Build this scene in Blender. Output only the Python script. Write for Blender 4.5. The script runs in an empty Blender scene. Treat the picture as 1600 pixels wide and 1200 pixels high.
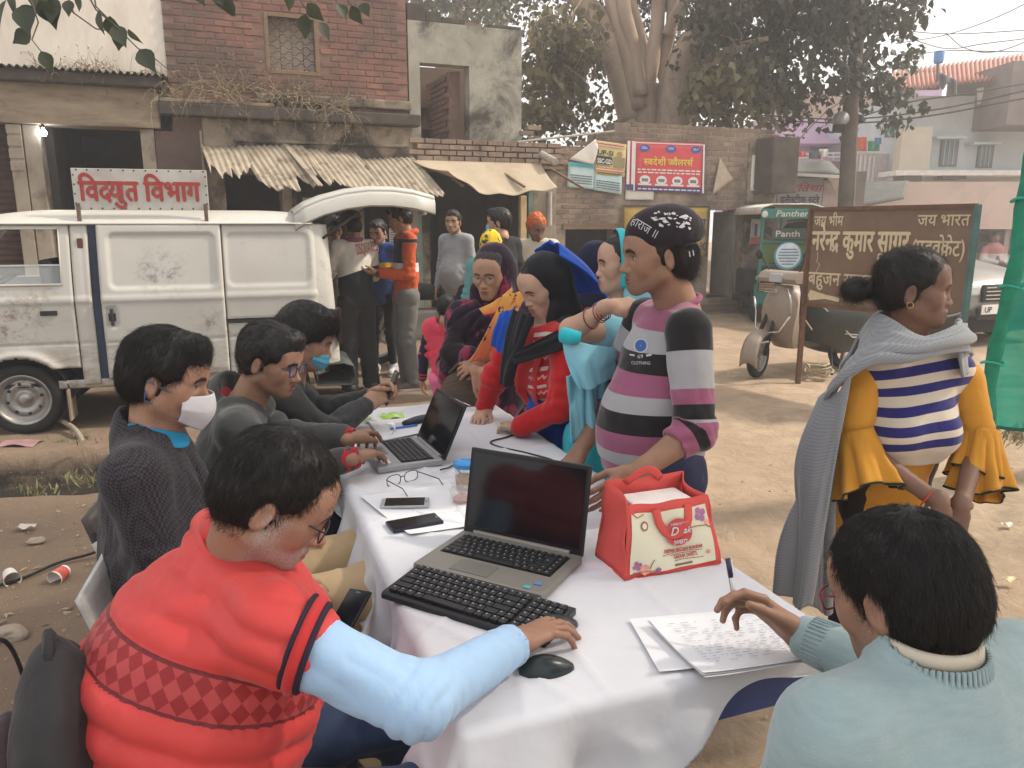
import bpy,math,random
import numpy as np
from mathutils import Vector,Matrix
R=math.radians
random.seed(7);rng=np.random.default_rng(7)
SC=bpy.context.scene
COL=SC.collection
# ------- camera, world, sun, exposure
CAM_H=1.6;FPX=1200.0;TILT=math.atan(255/1200)
cam_d=bpy.data.cameras.new('camera');cam=bpy.data.objects.new('camera',cam_d);COL.objects.link(cam)
cam.location=(0,0,CAM_H);cam.rotation_euler=(R(90)-TILT,0,0)
cam_d.sensor_fit='HORIZONTAL';cam_d.sensor_width=36;cam_d.lens=36*FPX/1600
cam_d.clip_start=.05;cam_d.clip_end=600
SC.camera=cam
SUN_EL,SUN_AZ=R(44),R(80)
SUN_DIR=Vector((math.sin(SUN_AZ)*math.cos(SUN_EL),math.cos(SUN_AZ)*math.cos(SUN_EL),math.sin(SUN_EL)))
W=bpy.data.worlds.new('World');SC.world=W;W.use_nodes=True
nt=W.node_tree;bg=nt.nodes['Background'];sky=nt.nodes.new('ShaderNodeTexSky')
sky.sky_type='NISHITA';sky.sun_disc=False;sky.sun_elevation=SUN_EL;sky.sun_rotation=SUN_AZ
sky.air_density=1.0;sky.dust_density=6.0;sky.ozone_density=.6;sky.altitude=100
mixs=nt.nodes.new('ShaderNodeMix');mixs.data_type='RGBA';mixs.inputs[0].default_value=.62
mixs.inputs[7].default_value=(9.5,9.2,8.9,1)
nt.links.new(sky.outputs[0],mixs.inputs[6]);nt.links.new(mixs.outputs[2],bg.inputs[0])
bg.inputs[1].default_value=.132
sl=bpy.data.lights.new('sun','SUN');sl.energy=3.2;sl.angle=R(4);sl.color=(1,.91,.78)
so=bpy.data.objects.new('sun',sl);COL.objects.link(so)
so.rotation_euler=SUN_DIR.to_track_quat('Z','Y').to_euler();so.location=(8,6,14)
SC.view_settings.view_transform='Standard';SC.view_settings.look='None'
SC.view_settings.exposure=.60;SC.view_settings.gamma=1;SC.view_settings.use_curve_mapping=False
SC.render.engine='CYCLES'
SC.cycles.max_bounces=6;SC.cycles.diffuse_bounces=3;SC.cycles.glossy_bounces=2;SC.cycles.transmission_bounces=4
SC.cycles.transparent_max_bounces=8;SC.cycles.volume_bounces=0;SC.cycles.use_denoising=True
SC.cycles.sample_clamp_indirect=4;SC.cycles.caustics_reflective=False;SC.cycles.caustics_refractive=False
# ------- measuring: photo pixel -> place in the world
_c,_s=math.cos(TILT),math.sin(TILT)
def ray(px,py):
 v=-(py-600)/FPX
 return Vector(((px-800)/FPX,_c+v*_s,-_s+v*_c))
def P(px,py,Y):
 r=ray(px,py);k=Y/r.y
 return Vector((r.x*k,Y,CAM_H+r.z*k))
def G(px,py,z=0.):
 r=ray(px,py);k=(z-CAM_H)/r.z
 return Vector((r.x*k,r.y*k,z))
V=lambda*a:Vector(a)
# ------- things and parts
def tag(o,label=None,cat=None,group=None,kind=None):
 if label:o['label']=label
 if cat:o['category']=cat
 if group:o['group']=group
 if kind:o['kind']=kind
 return o
MW={}
def thing(name,label,cat,loc=(0,0,0),rz=0.,group=None):
 o=bpy.data.objects.new(name,None);COL.objects.link(o)
 o.empty_display_size=.1;o.location=loc;o.rotation_euler=(0,0,rz)
 MW[o]=Matrix.Translation(Vector(loc))@Matrix.Rotation(rz,4,'Z')
 return tag(o,label,cat,group)
def link(name,me,parent=None,world=False,mats=None):
 """one object; with world=True its mesh is in world coordinates and is moved under its parent unchanged"""
 o=bpy.data.objects.new(name,me);COL.objects.link(o)
 for m in(mats or[]):me.materials.append(m)
 if parent is not None:
  o.parent=parent
  if world:
   if parent in MW:o.matrix_parent_inverse=MW[parent].inverted()
 return o
def copy_tree(o,parent=None):
 c=o.copy();COL.objects.link(c)
 if parent is not None:c.parent=parent
 if o in MW:MW[c]=MW[o].copy()
 for ch in[x for x in bpy.data.objects if x.parent is o]:copy_tree(ch,c)
 return c
 # ------- mesh collecting
class MB:
 def __init__(s):s.v=[];s.f=[];s.m=[];s.cm=0
 def add(s,vs,fs):
  b=len(s.v);s.v+=[tuple(v)for v in vs]
  s.f+=[tuple(b+i for i in f)for f in fs];s.m+=[s.cm]*len(fs);return s
 def frame(s,O,X,Y,Z,sx,sy,sz):
  O,X,Y,Z=Vector(O),Vector(X),Vector(Y),Vector(Z)
  vs=[O+X*a*sx+Y*b*sy+Z*c*sz for c in(-.5,.5)for b in(-.5,.5)for a in(-.5,.5)]
  return s.add(vs,[(0,2,3,1),(4,5,7,6),(0,1,5,4),(2,6,7,3),(0,4,6,2),(1,3,7,5)])
 def box(s,c,d,rz=0.):
  return s.frame(c,(math.cos(rz),math.sin(rz),0),(-math.sin(rz),math.cos(rz),0),(0,0,1),*d)
 def bar(s,a,b,w,h=None,up=(0,0,1)):
  a,b=Vector(a),Vector(b);y=b-a;L=y.length;y.normalize();up=Vector(up)
  x=y.cross(up)
  if x.length<1e-4:x=y.cross(Vector((1,0,0)))
  x.normalize();z=x.cross(y)
  return s.frame((a+b)/2,x,y,z,w,L,h or w)
 def ring(s,rings,closed=False,cap=True,wrap=True):
  n=len(rings[0]);b=len(s.v);m=len(rings);fs=[]
  for r in rings:s.v+=[tuple(p)for p in r]
  for i in range(m if closed else m-1):
   j=(i+1)%m
   for k in range(n if wrap else n-1):
    l=(k+1)%n
    fs.append((b+i*n+k,b+i*n+l,b+j*n+l,b+j*n+k))
  if cap and not closed and wrap:
   fs.append(tuple(b+k for k in reversed(range(n))));fs.append(tuple(b+(m-1)*n+k for k in range(n)))
  s.f+=fs;s.m+=[s.cm]*len(fs);return s
 def tube(s,pts,r,n=8,cap=True,flat=1.,up=None,closed=False):
  pts=[Vector(p)for p in pts];rs=r if isinstance(r,(list,tuple))else[r]*len(pts)
  rings=[];x=None;m=len(pts)
  for i,p in enumerate(pts):
   if closed:d=pts[(i+1)%m]-pts[i-1]
   else:d=pts[min(i+1,m-1)]-pts[max(i-1,0)]
   d.normalize()
   if x is None:
    u=Vector(up)if up else(Vector((0,0,1))if abs(d.z)<.9 else Vector((1,0,0)))
    x=d.cross(u)
   else:x=x-d*x.dot(d)
   x.normalize();y=d.cross(x)
   rings.append([p+(x*math.cos(a)+y*math.sin(a)*flat)*rs[i]for a in[2*math.pi*k/n for k in range(n)]])
  return s.ring(rings,closed,cap)
 def cyl(s,a,b,r,n=12,r2=None):return s.tube([a,b],[r,r if r2 is None else r2],n)
 def lathe(s,O,prof,n=20,axis=(0,0,1),cap=True):
  O=Vector(O);z=Vector(axis).normalized();x=z.orthogonal().normalized();y=z.cross(x)
  return s.ring([[O+z*h+(x*math.cos(2*math.pi*k/n)+y*math.sin(2*math.pi*k/n))*r for k in range(n)]for r,h in prof],cap=cap)
 def prism(s,poly,d):
  d=Vector(d);n=len(poly);a=[Vector(p)for p in poly]
  return s.add(a+[p+d for p in a],[tuple(range(n)),tuple(reversed(range(n,2*n)))]+[(i,i+n,(i+1)%n+n,(i+1)%n)for i in range(n)])
 def grid(s,fn,nu,nv):
  b=len(s.v)
  for j in range(nv+1):
   for i in range(nu+1):s.v.append(tuple(fn(i/nu,j/nv)))
  fs=[(b+j*(nu+1)+i,b+j*(nu+1)+i+1,b+(j+1)*(nu+1)+i+1,b+(j+1)*(nu+1)+i)for j in range(nv)for i in range(nu)]
  s.f+=fs;s.m+=[s.cm]*len(fs);return s
 def mesh(s,name,smooth=False,bevel=0.,recalc=True):
  me=bpy.data.meshes.new(name);me.from_pydata(s.v,[],s.f)
  if recalc or bevel:
   import bmesh
   bm=bmesh.new();bm.from_mesh(me)
   for f,m in zip(bm.faces,s.m):f.material_index=m
   bmesh.ops.recalc_face_normals(bm,faces=bm.faces)
   if bevel:
    ed=[e for e in bm.edges if e.is_manifold and e.calc_face_angle(0)>.6]
    bmesh.ops.bevel(bm,geom=ed,offset=bevel,segments=2,profile=.6,affect='EDGES',clamp_overlap=True)
   bm.to_mesh(me);bm.free()
  else:me.polygons.foreach_set('material_index',s.m)
  if smooth:me.shade_smooth()if smooth is True else smooth_by_angle(me,smooth)
  return me
 def build(s,name,mat,parent=None,world=True,smooth=False,bevel=0.,solid=0.,sub=0,recalc=True):
  me=s.mesh(name,smooth,bevel,recalc and not solid)
  o=link(name,me,parent,world,mat if isinstance(mat,(list,tuple))else[mat])
  if solid:
   md=o.modifiers.new('solid','SOLIDIFY');md.thickness=solid;md.offset=0
  if sub:
   md=o.modifiers.new('sub','SUBSURF');md.levels=sub;md.render_levels=sub
  return o
def smooth_by_angle(me,a):
 me.shade_smooth()
 me.set_sharp_from_angle(angle=a)
 # ------- materials
def nd(nt,typ,ins=None,**kw):
 n=nt.nodes.new('ShaderNode'+typ)
 for k,v in kw.items():setattr(n,k,v)
 for k,v in(ins or{}).items():
  if isinstance(v,bpy.types.NodeSocket):nt.links.new(v,n.inputs[k])
  else:n.inputs[k].default_value=v
 return n
def c4(c):return(c[0],c[1],c[2],1)
MATS={}
def newmat(name):
 m=bpy.data.materials.new(name);m.use_nodes=True
 n=m.node_tree;return m,n,n.nodes['Principled BSDF']
def mixc(n,fac,a,b,mode='MIX'):
 x=nd(n,'Mix',data_type='RGBA',blend_type=mode)
 for i,v in((0,fac),(6,a),(7,b)):
  if isinstance(v,bpy.types.NodeSocket):n.links.new(v,x.inputs[i])
  else:x.inputs[i].default_value=v if i==0 else c4(v)
 return x.outputs[2]
def noise(n,co,scale,detail=4,rough=.6,dist=0.):
 return nd(n,'TexNoise',{'Vector':co,'Scale':scale,'Detail':detail,'Roughness':rough,'Distortion':dist}).outputs[0]
def ramp(n,fac,a,b):
 return nd(n,'MapRange',{'Value':fac,'From Min':a,'From Max':b}).outputs[0]
def mk(name,col,rough=.8,var=.18,vs=6.,bump=.15,bs=80.,metal=0.,spec=.35,dirt=None,ds=2.5,dlo=.5,dhi=.75,stretch=None,rnd=0.,sheen=0.,fine=0.,trans=0.,bd=.01,world=False):
 """base colour broken by noise; optional dirt colour in patches; fine relief; rnd = colour shift per object"""
 if name in MATS:return MATS[name]
 m,n,b=newmat(name);MATS[name]=m
 co=nd(n,'NewGeometry').outputs['Position']if world else nd(n,'TexCoord').outputs['Object']
 if stretch:co=nd(n,'Mapping',{'Vector':co,'Scale':stretch}).outputs[0]
 f=noise(n,co,vs,5)
 lo=[max(0,x*(1-var))for x in col];hi=[min(1,x*(1+var))for x in col]
 out=mixc(n,ramp(n,f,.3,.7),lo,hi)
 if fine:
  out=mixc(n,fine,out,nd(n,'TexNoise',{'Vector':co,'Scale':bs*2}).outputs[1],'OVERLAY')
 if rnd:
  r=nd(n,'ObjectInfo').outputs['Random']
  out=nd(n,'HueSaturation',{'Color':out,'Value':nd(n,'MapRange',{'Value':r,'To Min':1-rnd,'To Max':1+rnd}).outputs[0],'Hue':nd(n,'MapRange',{'Value':r,'To Min':.49,'To Max':.51}).outputs[0]}).outputs[0]
 if dirt:
  d=noise(n,co,ds,8,.7,.6)
  out=mixc(n,ramp(n,d,dlo,dhi),out,dirt)
 n.links.new(out,b.inputs['Base Color'])
 b.inputs['Roughness'].default_value=rough;b.inputs['Metallic'].default_value=metal
 b.inputs['Specular IOR Level'].default_value=spec
 if sheen:b.inputs['Sheen Weight'].default_value=sheen;b.inputs['Sheen Roughness'].default_value=.5
 if bump:
  bp=nd(n,'Bump',{'Strength':bump,'Distance':bd,'Height':noise(n,co,bs,6,.65)})
  n.links.new(bp.outputs[0],b.inputs['Normal'])
 return m
def glow(name,col,st):
 m,n,b=newmat(name);b.inputs['Base Color'].default_value=c4(col)
 b.inputs['Emission Color'].default_value=c4(col);b.inputs['Emission Strength'].default_value=st
 return m
 # ------- lettering
_TX={}
def glyphs(s,cut=None):
 """outline mesh of a short run of letters (em units); cut = (xmin, xmax) keeps only that slice (half letters)"""
 key=(s,cut)
 if key in _TX:return _TX[key]
 cu=bpy.data.curves.new('lettering','FONT');cu.body=s;cu.size=1;cu.resolution_u=3
 o=bpy.data.objects.new('lettering',cu);COL.objects.link(o)
 dg=bpy.context.evaluated_depsgraph_get();me=bpy.data.meshes.new_from_object(o.evaluated_get(dg))
 bpy.data.objects.remove(o);bpy.data.curves.remove(cu)
 import bmesh
 bm=bmesh.new();bm.from_mesh(me);bpy.data.meshes.remove(me)
 if cut:
  for x,sg in((cut[0],-1),(cut[1],1)):
   bmesh.ops.bisect_plane(bm,geom=bm.verts[:]+bm.edges[:]+bm.faces[:],plane_co=(x,0,0),plane_no=(sg,0,0),clear_outer=True)
 vs=[v.co.copy()for v in bm.verts];bm.verts.index_update()
 fs=[tuple(v.index for v in f.verts)for f in bm.faces];bm.free()
 _TX[key]=(vs,fs);return vs,fs
def stroke(pts,w):
 mb=MB();n=len(pts);L=[]
 for i,p in enumerate(pts):
  a=Vector(pts[max(i-1,0)]);b=Vector(pts[min(i+1,n-1)]);d=(b-a).normalized()
  o=Vector((-d.y,d.x))*w/2;p=Vector(p);L.append((p+o,p-o))
 vs=[V(*q,0)for pr in L for q in pr]
 return vs,[(2*i,2*i+1,2*i+3,2*i+2)for i in range(n-1)]
ADV={'क':.777,'न':.569,'स':.691,'ज':.62,'व':.57,'ल':.75,'द':.534,'य':.595,'र':.424,'ट':.56,'त':.56}
def hindi(tokens):
 """tokens: plain runs, or ('half', letter) for a half letter, ('ra',) a subscript ra, ('reph',) a ra above, ('caret',) tra stroke. Returns verts, faces."""
 vs,fs=[],[];x=0
 def put(g,dx):
  b=len(vs);vs.extend([v+V(dx,0,0)for v in g[0]]);fs.extend([tuple(b+i for i in f)for f in g[1]])
 for t in tokens:
  if isinstance(t,str):
   if t==' ':x+=.26;continue
   g=glyphs(t);put(g,x);w=max(v.x for v in g[0]);x+=w if len(t)>1 or t not in 'ेैुू्ंीो' else(0 if t not in 'ी' else .258)
   if t in('ि',):x=x-w+.26
  elif t[0]=='half':
   full=glyphs(t[1]);w=max(v.x for v in full[0]);c=w-{'क':.26,'न':.13,'स':.17,'ज':.15,'व':.15}.get(t[1],.15)
   put(glyphs(t[1],(-1,c)),x);x+=c
  elif t[0]=='ra':put(stroke([(x-.19,.17),(x-.33,.04),(x-.42,-.02)],.075),0)
  elif t[0]=='caret':put(stroke([(x-.42,-.16),(x-.28,-.04),(x-.14,-.16)],.06),0)
  elif t[0]=='reph':put(stroke([(x-.16,.64),(x-.2,.76),(x-.1,.86),(x+.0,.82)],.07),0)
  elif t[0]=='sp':x+=t[1]
 return vs,fs
def put_text(tokens,name,mat,parent,O,X,U,h,width=None,lift=.004,italic=0.,bold=0.):
 """lay lettering on a plane: O = lower left of the line, X = reading direction, U = up; h = height of an em in metres"""
 O,X,U=Vector(O),Vector(X).normalized(),Vector(U).normalized();Nn=X.cross(U)
 vs,fs=hindi(tokens if isinstance(tokens,(list,tuple))else[tokens])
 w=max(v.x for v in vs);sx=h if width is None else width/w
 mb=MB();mb.add([O+X*((v.x+italic*v.y)*sx)+U*(v.y*h)+Nn*lift for v in vs],fs)
 if bold:
  for dx,dy in((bold,0),(-bold,0),(0,bold),(0,-bold)):
   mb.add([O+X*((v.x+italic*v.y)*sx+dx*h)+U*(v.y*h+dy*h)+Nn*(lift+.0004*(1+(dx>0)+2*(dy>0)+3*(dy<0)))for v in vs],fs)
 return mb.build(name,mat,parent,recalc=False)
 # ------- value noise for shaping
def _h(ix,iy,iz,seed):
 n=(ix.astype(np.int64)*374761393+iy.astype(np.int64)*668265263+iz.astype(np.int64)*2147483647+seed*1274126177)&0xffffffff
 n=((n^(n>>13))*1274126177)&0xffffffff
 return((n^(n>>16))&0xffff).astype(np.float32)/32767.5-1
def vnoise(p,seed=0):
 p=np.asarray(p,np.float32);i=np.floor(p).astype(np.int64);f=p-i;f=f*f*f*(f*(f*6-15)+10)
 r=0
 for dx in(0,1):
  for dy in(0,1):
   for dz in(0,1):
    w=(f[:,0]if dx else 1-f[:,0])*(f[:,1]if dy else 1-f[:,1])*(f[:,2]if dz else 1-f[:,2])
    r=r+w*_h(i[:,0]+dx,i[:,1]+dy,i[:,2]+dz,seed)
 return r
def fbm(p,oct=4,seed=0,gain=.5):
 a,s,r=1.,1.,0
 for k in range(oct):r=r+a*vnoise(np.asarray(p)*s+17.3*k,seed+k);a*=gain;s*=2.03
 return r
def raw_mesh(name,v,f,smooth=True):
 me=bpy.data.meshes.new(name);v=np.ascontiguousarray(v,np.float32);f=np.ascontiguousarray(f,np.int32)
 k=f.shape[1];me.vertices.add(len(v));me.vertices.foreach_set('co',v.ravel())
 me.loops.add(f.size);me.loops.foreach_set('vertex_index',f.ravel())
 me.polygons.add(len(f));me.polygons.foreach_set('loop_start',np.arange(0,f.size,k,dtype=np.int32))
 me.polygons.foreach_set('loop_total',np.full(len(f),k,np.int32))
 me.update(calc_edges=True);me.validate()
 if smooth:me.shade_smooth()
 return me
 # ------- ground with the open drain
def gridmesh(xs,ys,zf):
 X,Y=np.meshgrid(xs,ys);Z=zf(X.ravel(),Y.ravel())
 v=np.stack([X.ravel(),Y.ravel(),Z],1);nx,ny=len(xs),len(ys)
 a=(np.arange(ny-1)[:,None]*nx+np.arange(nx-1)[None,:]).ravel()
 return v,np.stack([a,a+1,a+nx+1,a+nx],1)
VT=V(math.cos(R(17.5)),math.sin(R(17.5)),0);VN=V(math.sin(R(17.5)),-math.cos(R(17.5)),0);VO=G(35,681)
def sstep(a,b,x):t=np.clip((x-a)/(b-a),0,1);return t*t*(3-2*t)
def ground_h(x,y):
 p=np.stack([x*.9,y*.9,np.zeros_like(x)],1)
 z=.016*fbm(p,3,3)+.006*fbm(p*7,3,9)
 far=np.clip((y-12)/10,0,1);z=z*(1-.7*far)
 d=(x-VO.x)*VN.x+(y-VO.y)*VN.y+.05*vnoise(p*2.2,5)
 a=(x-VO.x)*VT.x+(y-VO.y)*VT.y
 dr=sstep(.52,.66,d)*(1-sstep(1.42,1.58,d))*(1-sstep(2.1,2.6,a))
 return z-.36*dr+.03*np.exp(-((d-1.62)/.12)**2)*(1-sstep(2.1,2.6,a))
xs=np.concatenate([-np.geomspace(44,7.2,18),np.arange(-7,8,.055),np.geomspace(8.2,48,20)])
ys=np.concatenate([np.linspace(-12,-.6,10),np.arange(-.5,9,.055),np.arange(9.1,16,.22),np.geomspace(16.4,60,20)])
v,f=gridmesh(xs,ys,ground_h)
gm,n,b=newmat('dirt_ground')
co=nd(n,'TexCoord').outputs['Object']
big=noise(n,co,.55,6,.6,.4);mid=noise(n,co,4.5,8,.7);fine=noise(n,co,60,6,.7)
c=mixc(n,ramp(n,big,.35,.65),(.355,.26,.178),(.44,.335,.238))
c=mixc(n,ramp(n,mid,.42,.7),c,(.30,.22,.152))
c=mixc(n,nd(n,'Math',{0:ramp(n,fine,.5,.75),1:.55},operation='MULTIPLY').outputs[0],c,(.44,.36,.27))
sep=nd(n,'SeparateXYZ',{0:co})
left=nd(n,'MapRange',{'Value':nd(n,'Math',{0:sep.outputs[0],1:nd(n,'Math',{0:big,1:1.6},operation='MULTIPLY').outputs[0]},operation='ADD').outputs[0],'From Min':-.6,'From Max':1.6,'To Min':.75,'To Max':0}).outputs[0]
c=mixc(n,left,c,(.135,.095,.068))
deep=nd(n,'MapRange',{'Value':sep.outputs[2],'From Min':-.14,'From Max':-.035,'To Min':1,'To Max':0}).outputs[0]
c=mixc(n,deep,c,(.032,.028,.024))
vor=nd(n,'TexVoronoi',{'Vector':co,'Scale':55,'Randomness':1},feature='F1')
st=nd(n,'MapRange',{'Value':vor.outputs['Distance'],'From Min':.12,'From Max':.2,'To Min':1,'To Max':0}).outputs[0]
pick=nd(n,'Math',{0:nd(n,'SeparateXYZ',{0:vor.outputs['Color']}).outputs[0],1:.8},operation='GREATER_THAN').outputs[0]
gritty=nd(n,'Math',{0:ramp(n,noise(n,co,1.3,9,.75,.8),.50,.68),1:.7},operation='MULTIPLY').outputs[0]
c=mixc(n,gritty,c,(.225,.165,.118))
peb=nd(n,'Math',{0:st,1:pick},operation='MULTIPLY').outputs[0]
c=mixc(n,peb,c,(.42,.36,.29))
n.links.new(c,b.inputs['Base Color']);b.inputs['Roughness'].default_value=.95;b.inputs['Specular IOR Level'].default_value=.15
hh=nd(n,'Math',{0:nd(n,'Math',{0:noise(n,co,26,10,.72),1:nd(n,'Math',{0:noise(n,co,5,5,.6,1.0),1:2.2},operation='MULTIPLY').outputs[0]},operation='ADD').outputs[0],1:peb},operation='ADD').outputs[0]
n.links.new(nd(n,'Bump',{'Strength':.55,'Distance':.02,'Height':hh}).outputs[0],b.inputs['Normal'])
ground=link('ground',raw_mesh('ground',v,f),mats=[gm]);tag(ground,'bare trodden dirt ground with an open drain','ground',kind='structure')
wm,n,b=newmat('drain_water');b.inputs['Base Color'].default_value=(.03,.028,.024,1);b.inputs['Roughness'].default_value=.13
co=nd(n,'TexCoord').outputs['Object'];n.links.new(nd(n,'Bump',{'Strength':.2,'Distance':.02,'Height':noise(n,co,9,3)}).outputs[0],b.inputs['Normal'])
q=[VO+VT*a+VN*d+V(0,0,-.235)for a,d in((-7,.4),(2.5,.4),(2.5,1.7),(-7,1.7))]
tag(MB().add(q,[(0,3,2,1)]).build('water',wm),'dark murky water standing in the drain','water',kind='structure')
# ------- materials of the street
brickm=mk('old_brick',(.255,.115,.085),.9,.25,9,.35,70,rnd=.12,dirt=(.105,.075,.062),ds=1.0,dlo=.36,dhi=.56,world=True)
brick2=mk('weathered_brick',(.28,.20,.15),.92,.22,9,.4,60,rnd=.18,dirt=(.12,.095,.08),ds=.9,dlo=.42,dhi=.6,world=True)
mortar=mk('mortar',(.20,.125,.095),.95,.2,12,.5,50,dirt=(.12,.095,.08),ds=.8)
mortar2=mk('mud_mortar',(.30,.245,.19),.95,.25,6,.6,40,dirt=(.15,.12,.10),ds=.9,dlo=.45,dhi=.6)
whitew=mk('lime_plaster',(.66,.60,.52),.9,.07,3,.25,25,dirt=(.42,.36,.28),ds=1.2,dlo=.45,dhi=.8,stretch=(1,1,.35))
ruinp=mk('weathered_plaster',(.30,.285,.235),.95,.2,3.5,.6,24,dirt=(.055,.05,.042),ds=1.2,dlo=.48,dhi=.62)
dirtyp=mk('sooty_plaster',(.27,.215,.16),.95,.3,4,.6,26,dirt=(.055,.045,.038),ds=2.1,dlo=.42,dhi=.58)
pillarm=mk('pillar_plaster',(.31,.26,.2),.9,.16,5,.4,35,dirt=(.14,.11,.085),ds=2.2,dlo=.5,dhi=.65)
soot=mk('soot_black',(.075,.062,.052),.95,.4,4,.5,30)
shutm=mk('brown_shutter',(.10,.058,.047),.55,.15,6,.1,60,dirt=(.06,.04,.033))
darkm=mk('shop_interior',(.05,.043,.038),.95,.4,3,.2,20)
woodm=mk('old_wood',(.19,.125,.075),.8,.3,4,.3,60,stretch=(1,1,12))
wood2=mk('pale_wood',(.55,.42,.22),.7,.15,4,.2,60)
tealm=mk('teal_paint',(.16,.26,.245),.7,.2,6,.2,40,dirt=(.22,.19,.15),ds=3)
tinm=mk('weathered_sheet',(.335,.28,.21),.8,.2,5,.3,40,dirt=(.13,.095,.07),ds=4.5,dlo=.5,dhi=.64)
tarpm=mk('dusty_tarpaulin',(.385,.315,.228),.85,.08,4,.3,12,dirt=(.30,.23,.16),ds=1.5)
ironm=mk('rusty_iron',(.13,.085,.06),.75,.3,20,.3,90,metal=.3)
steelm=mk('galvanised',(.42,.41,.38),.5,.15,10,.15,60,metal=.6)
blackm=mk('black_rubber',(.018,.018,.018),.85,.3,20,.2,90)
straw=mk('dry_stems',(.27,.21,.13),.9,.3,20,0)
pipem=mk('grey_pipe',(.36,.33,.29),.7,.2,8,.1,60)
# ------- the street front: s along it, o out of it toward the road
FO=V(-4.54,10.05,0);FT=V(math.cos(R(22)),math.sin(R(22)),0);FN=V(math.sin(R(22)),-math.cos(R(22)),0)
def FW(s,z,o=0.):return FO+FT*s+FN*o+V(0,0,z)
def FX(px,py,o=0.):
 r=ray(px,py);k=(FO+FN*o-V(0,0,CAM_H)).dot(FN)/r.dot(FN)
 return V(0,0,CAM_H)+r*k
def FS(px,py,o=0.):q=FX(px,py,o)-FO;return q.dot(FT),q.z
def fbox(mb,s0,s1,z0,z1,o0,o1):
 return mb.frame(FW((s0+s1)/2,(z0+z1)/2,(o0+o1)/2),FT,FN,(0,0,1),s1-s0,o1-o0,z1-z0)
def fwall(mb,s0,s1,z0,z1,o0,o1,holes):
 xs=sorted({s0,s1,*[min(max(h[i],s0),s1)for h in holes for i in(0,1)]})
 for a,b_ in zip(xs,xs[1:]):
  if b_-a<1e-4:continue
  zz=[(max(h[2],z0),min(h[3],z1))for h in holes if h[0]<b_-1e-4 and h[1]>a+1e-4]
  z=z0
  for p,q in sorted(zz):
   if p>z:fbox(mb,a,b_,z,p,o0,o1)
   z=max(z,q)
  if z<z1:fbox(mb,a,b_,z,z1,o0,o1)
 return mb
BRICK=MB().frame((0,0,0),(1,0,0),(0,1,0),(0,0,1),.222,.06,.064).mesh('brick',bevel=.006)
BRICK.materials.append(brickm)
BRICKW=BRICK.copy();BRICKW.materials.clear();BRICKW.materials.append(brick2)
QF=Matrix(((FT.x,FN.x,0),(FT.y,FN.y,0),(0,0,1))).to_quaternion()if False else Matrix.Rotation(R(22),3,'Z').to_quaternion()
def lay_bricks(parent,me,s0,s1,z0,z1,o,holes=(),limit=300,keep=None,ch=.079,cw=.237,wob=.004,prefer=None):
 """courses of single bricks; those past the limit go into one joined part"""
 spots=[];k=0;z=z0+ch/2
 while z<z1:
  s=s0+(cw/2 if k%2 else cw)
  while s<s1-cw*.3:
   if not any(h[0]-.1<s<h[1]+.1 and h[2]-.02<z<h[3]+.02 for h in holes)and(keep is None or keep(s,z)):
    spots.append((s,z))
   s+=cw
  z+=ch;k+=1
 if prefer:spots.sort(key=prefer)
 inv=MW[parent].inverted();M3=Matrix.Rotation(R(22),4,'Z')
 for s,z in spots[:limit]:
  o_=bpy.data.objects.new('brick',me);COL.objects.link(o_);o_.parent=parent
  o_.matrix_local=inv@Matrix.Translation(FW(s+random.uniform(-wob,wob),z+random.uniform(-wob,wob)*.6,o+random.uniform(-wob,wob*1.5)))@M3@Matrix.Rotation(random.gauss(0,.012),4,'Y')@Matrix.Diagonal((random.uniform(.93,1.02),1,random.uniform(.93,1.03),1))
 if len(spots)>limit:
  mb=MB()
  for s,z in spots[limit:]:
   mb.frame(FW(s,z,o+random.uniform(-wob,wob)),FT,FN,(0,0,1),.222,.06,random.uniform(.058,.066))
  o_=mb.build('brick',me.materials[0],parent);o_['kind']='stuff'
  # --- white plastered building on the left
wb=thing('plaster_building','old shop building with cream plaster upper floor behind the white van','building',FW(-2,0))
mb=MB();fbox(mb,-7,.27,3.36,7.5,-4,-.02);mb.build('upper_wall',whitew,wb)
mb=MB();fbox(mb,-7,.14,2.72,3.18,-.3,.12);mb.build('lintel',mk('lintel_plaster',(.30,.235,.168),.95,.25,4,.8,18,dirt=(.12,.085,.06),ds=3,stretch=(.6,.6,2)),wb,bevel=.02)
mb=MB();fbox(mb,-7,.2,3.18,3.30,-.2,.3);mb.build('eave',soot,wb,bevel=.02)
mb=MB();mb.grid(lambda u,w:FW(-7+7.25*u,3.34-.03*w+.018*math.sin(u*7.25/.075*6.28),.28+.1*w-.3*(1-w)),700,2)
mb.build('corrugated_sheet',soot,wb,solid=.006,smooth=True)
for a,b_,z0,m_,nm in((-1.52,-1.37,0,pillarm,'pillar'),(-1.36,-1.19,0,pillarm,'pillar'),(-.10,.06,0,pillarm,'pillar')):
 mb=MB();fbox(mb,a,b_,z0,2.715,-.32,.06 if nm=='pillar' else 0);mb.build(nm,m_,wb,bevel=.012)
for z in(2.32,2.46,2.60,2.18):
 mb=MB();fbox(mb,-1.525,-1.372,z,z+.11,.058,.072);mb.build('brick',pillarm,wb,bevel=.01)
def shutter(s0,s1,z0,z1,o):
 mb=MB();k=int((z1-z0)/.075)
 mb.grid(lambda u,w:FW(s0+(s1-s0)*u,z0+(z1-z0)*w,o+.008*math.sin(w*k*6.283)),1,k*6)
 return mb.build('shutter',shutm,wb,solid=.004,smooth=True)
shutter(-3.6,-1.53,0,2.7,-.1)
mb=MB();fbox(mb,.065,.60,1.2,2.70,.04,.07);mb.build('shutter',shutm,wb,bevel=.006)
mb=MB();fbox(mb,.585,.615,1.2,2.72,.06,.085);mb.build('shutter_edge',pillarm,wb)
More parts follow.
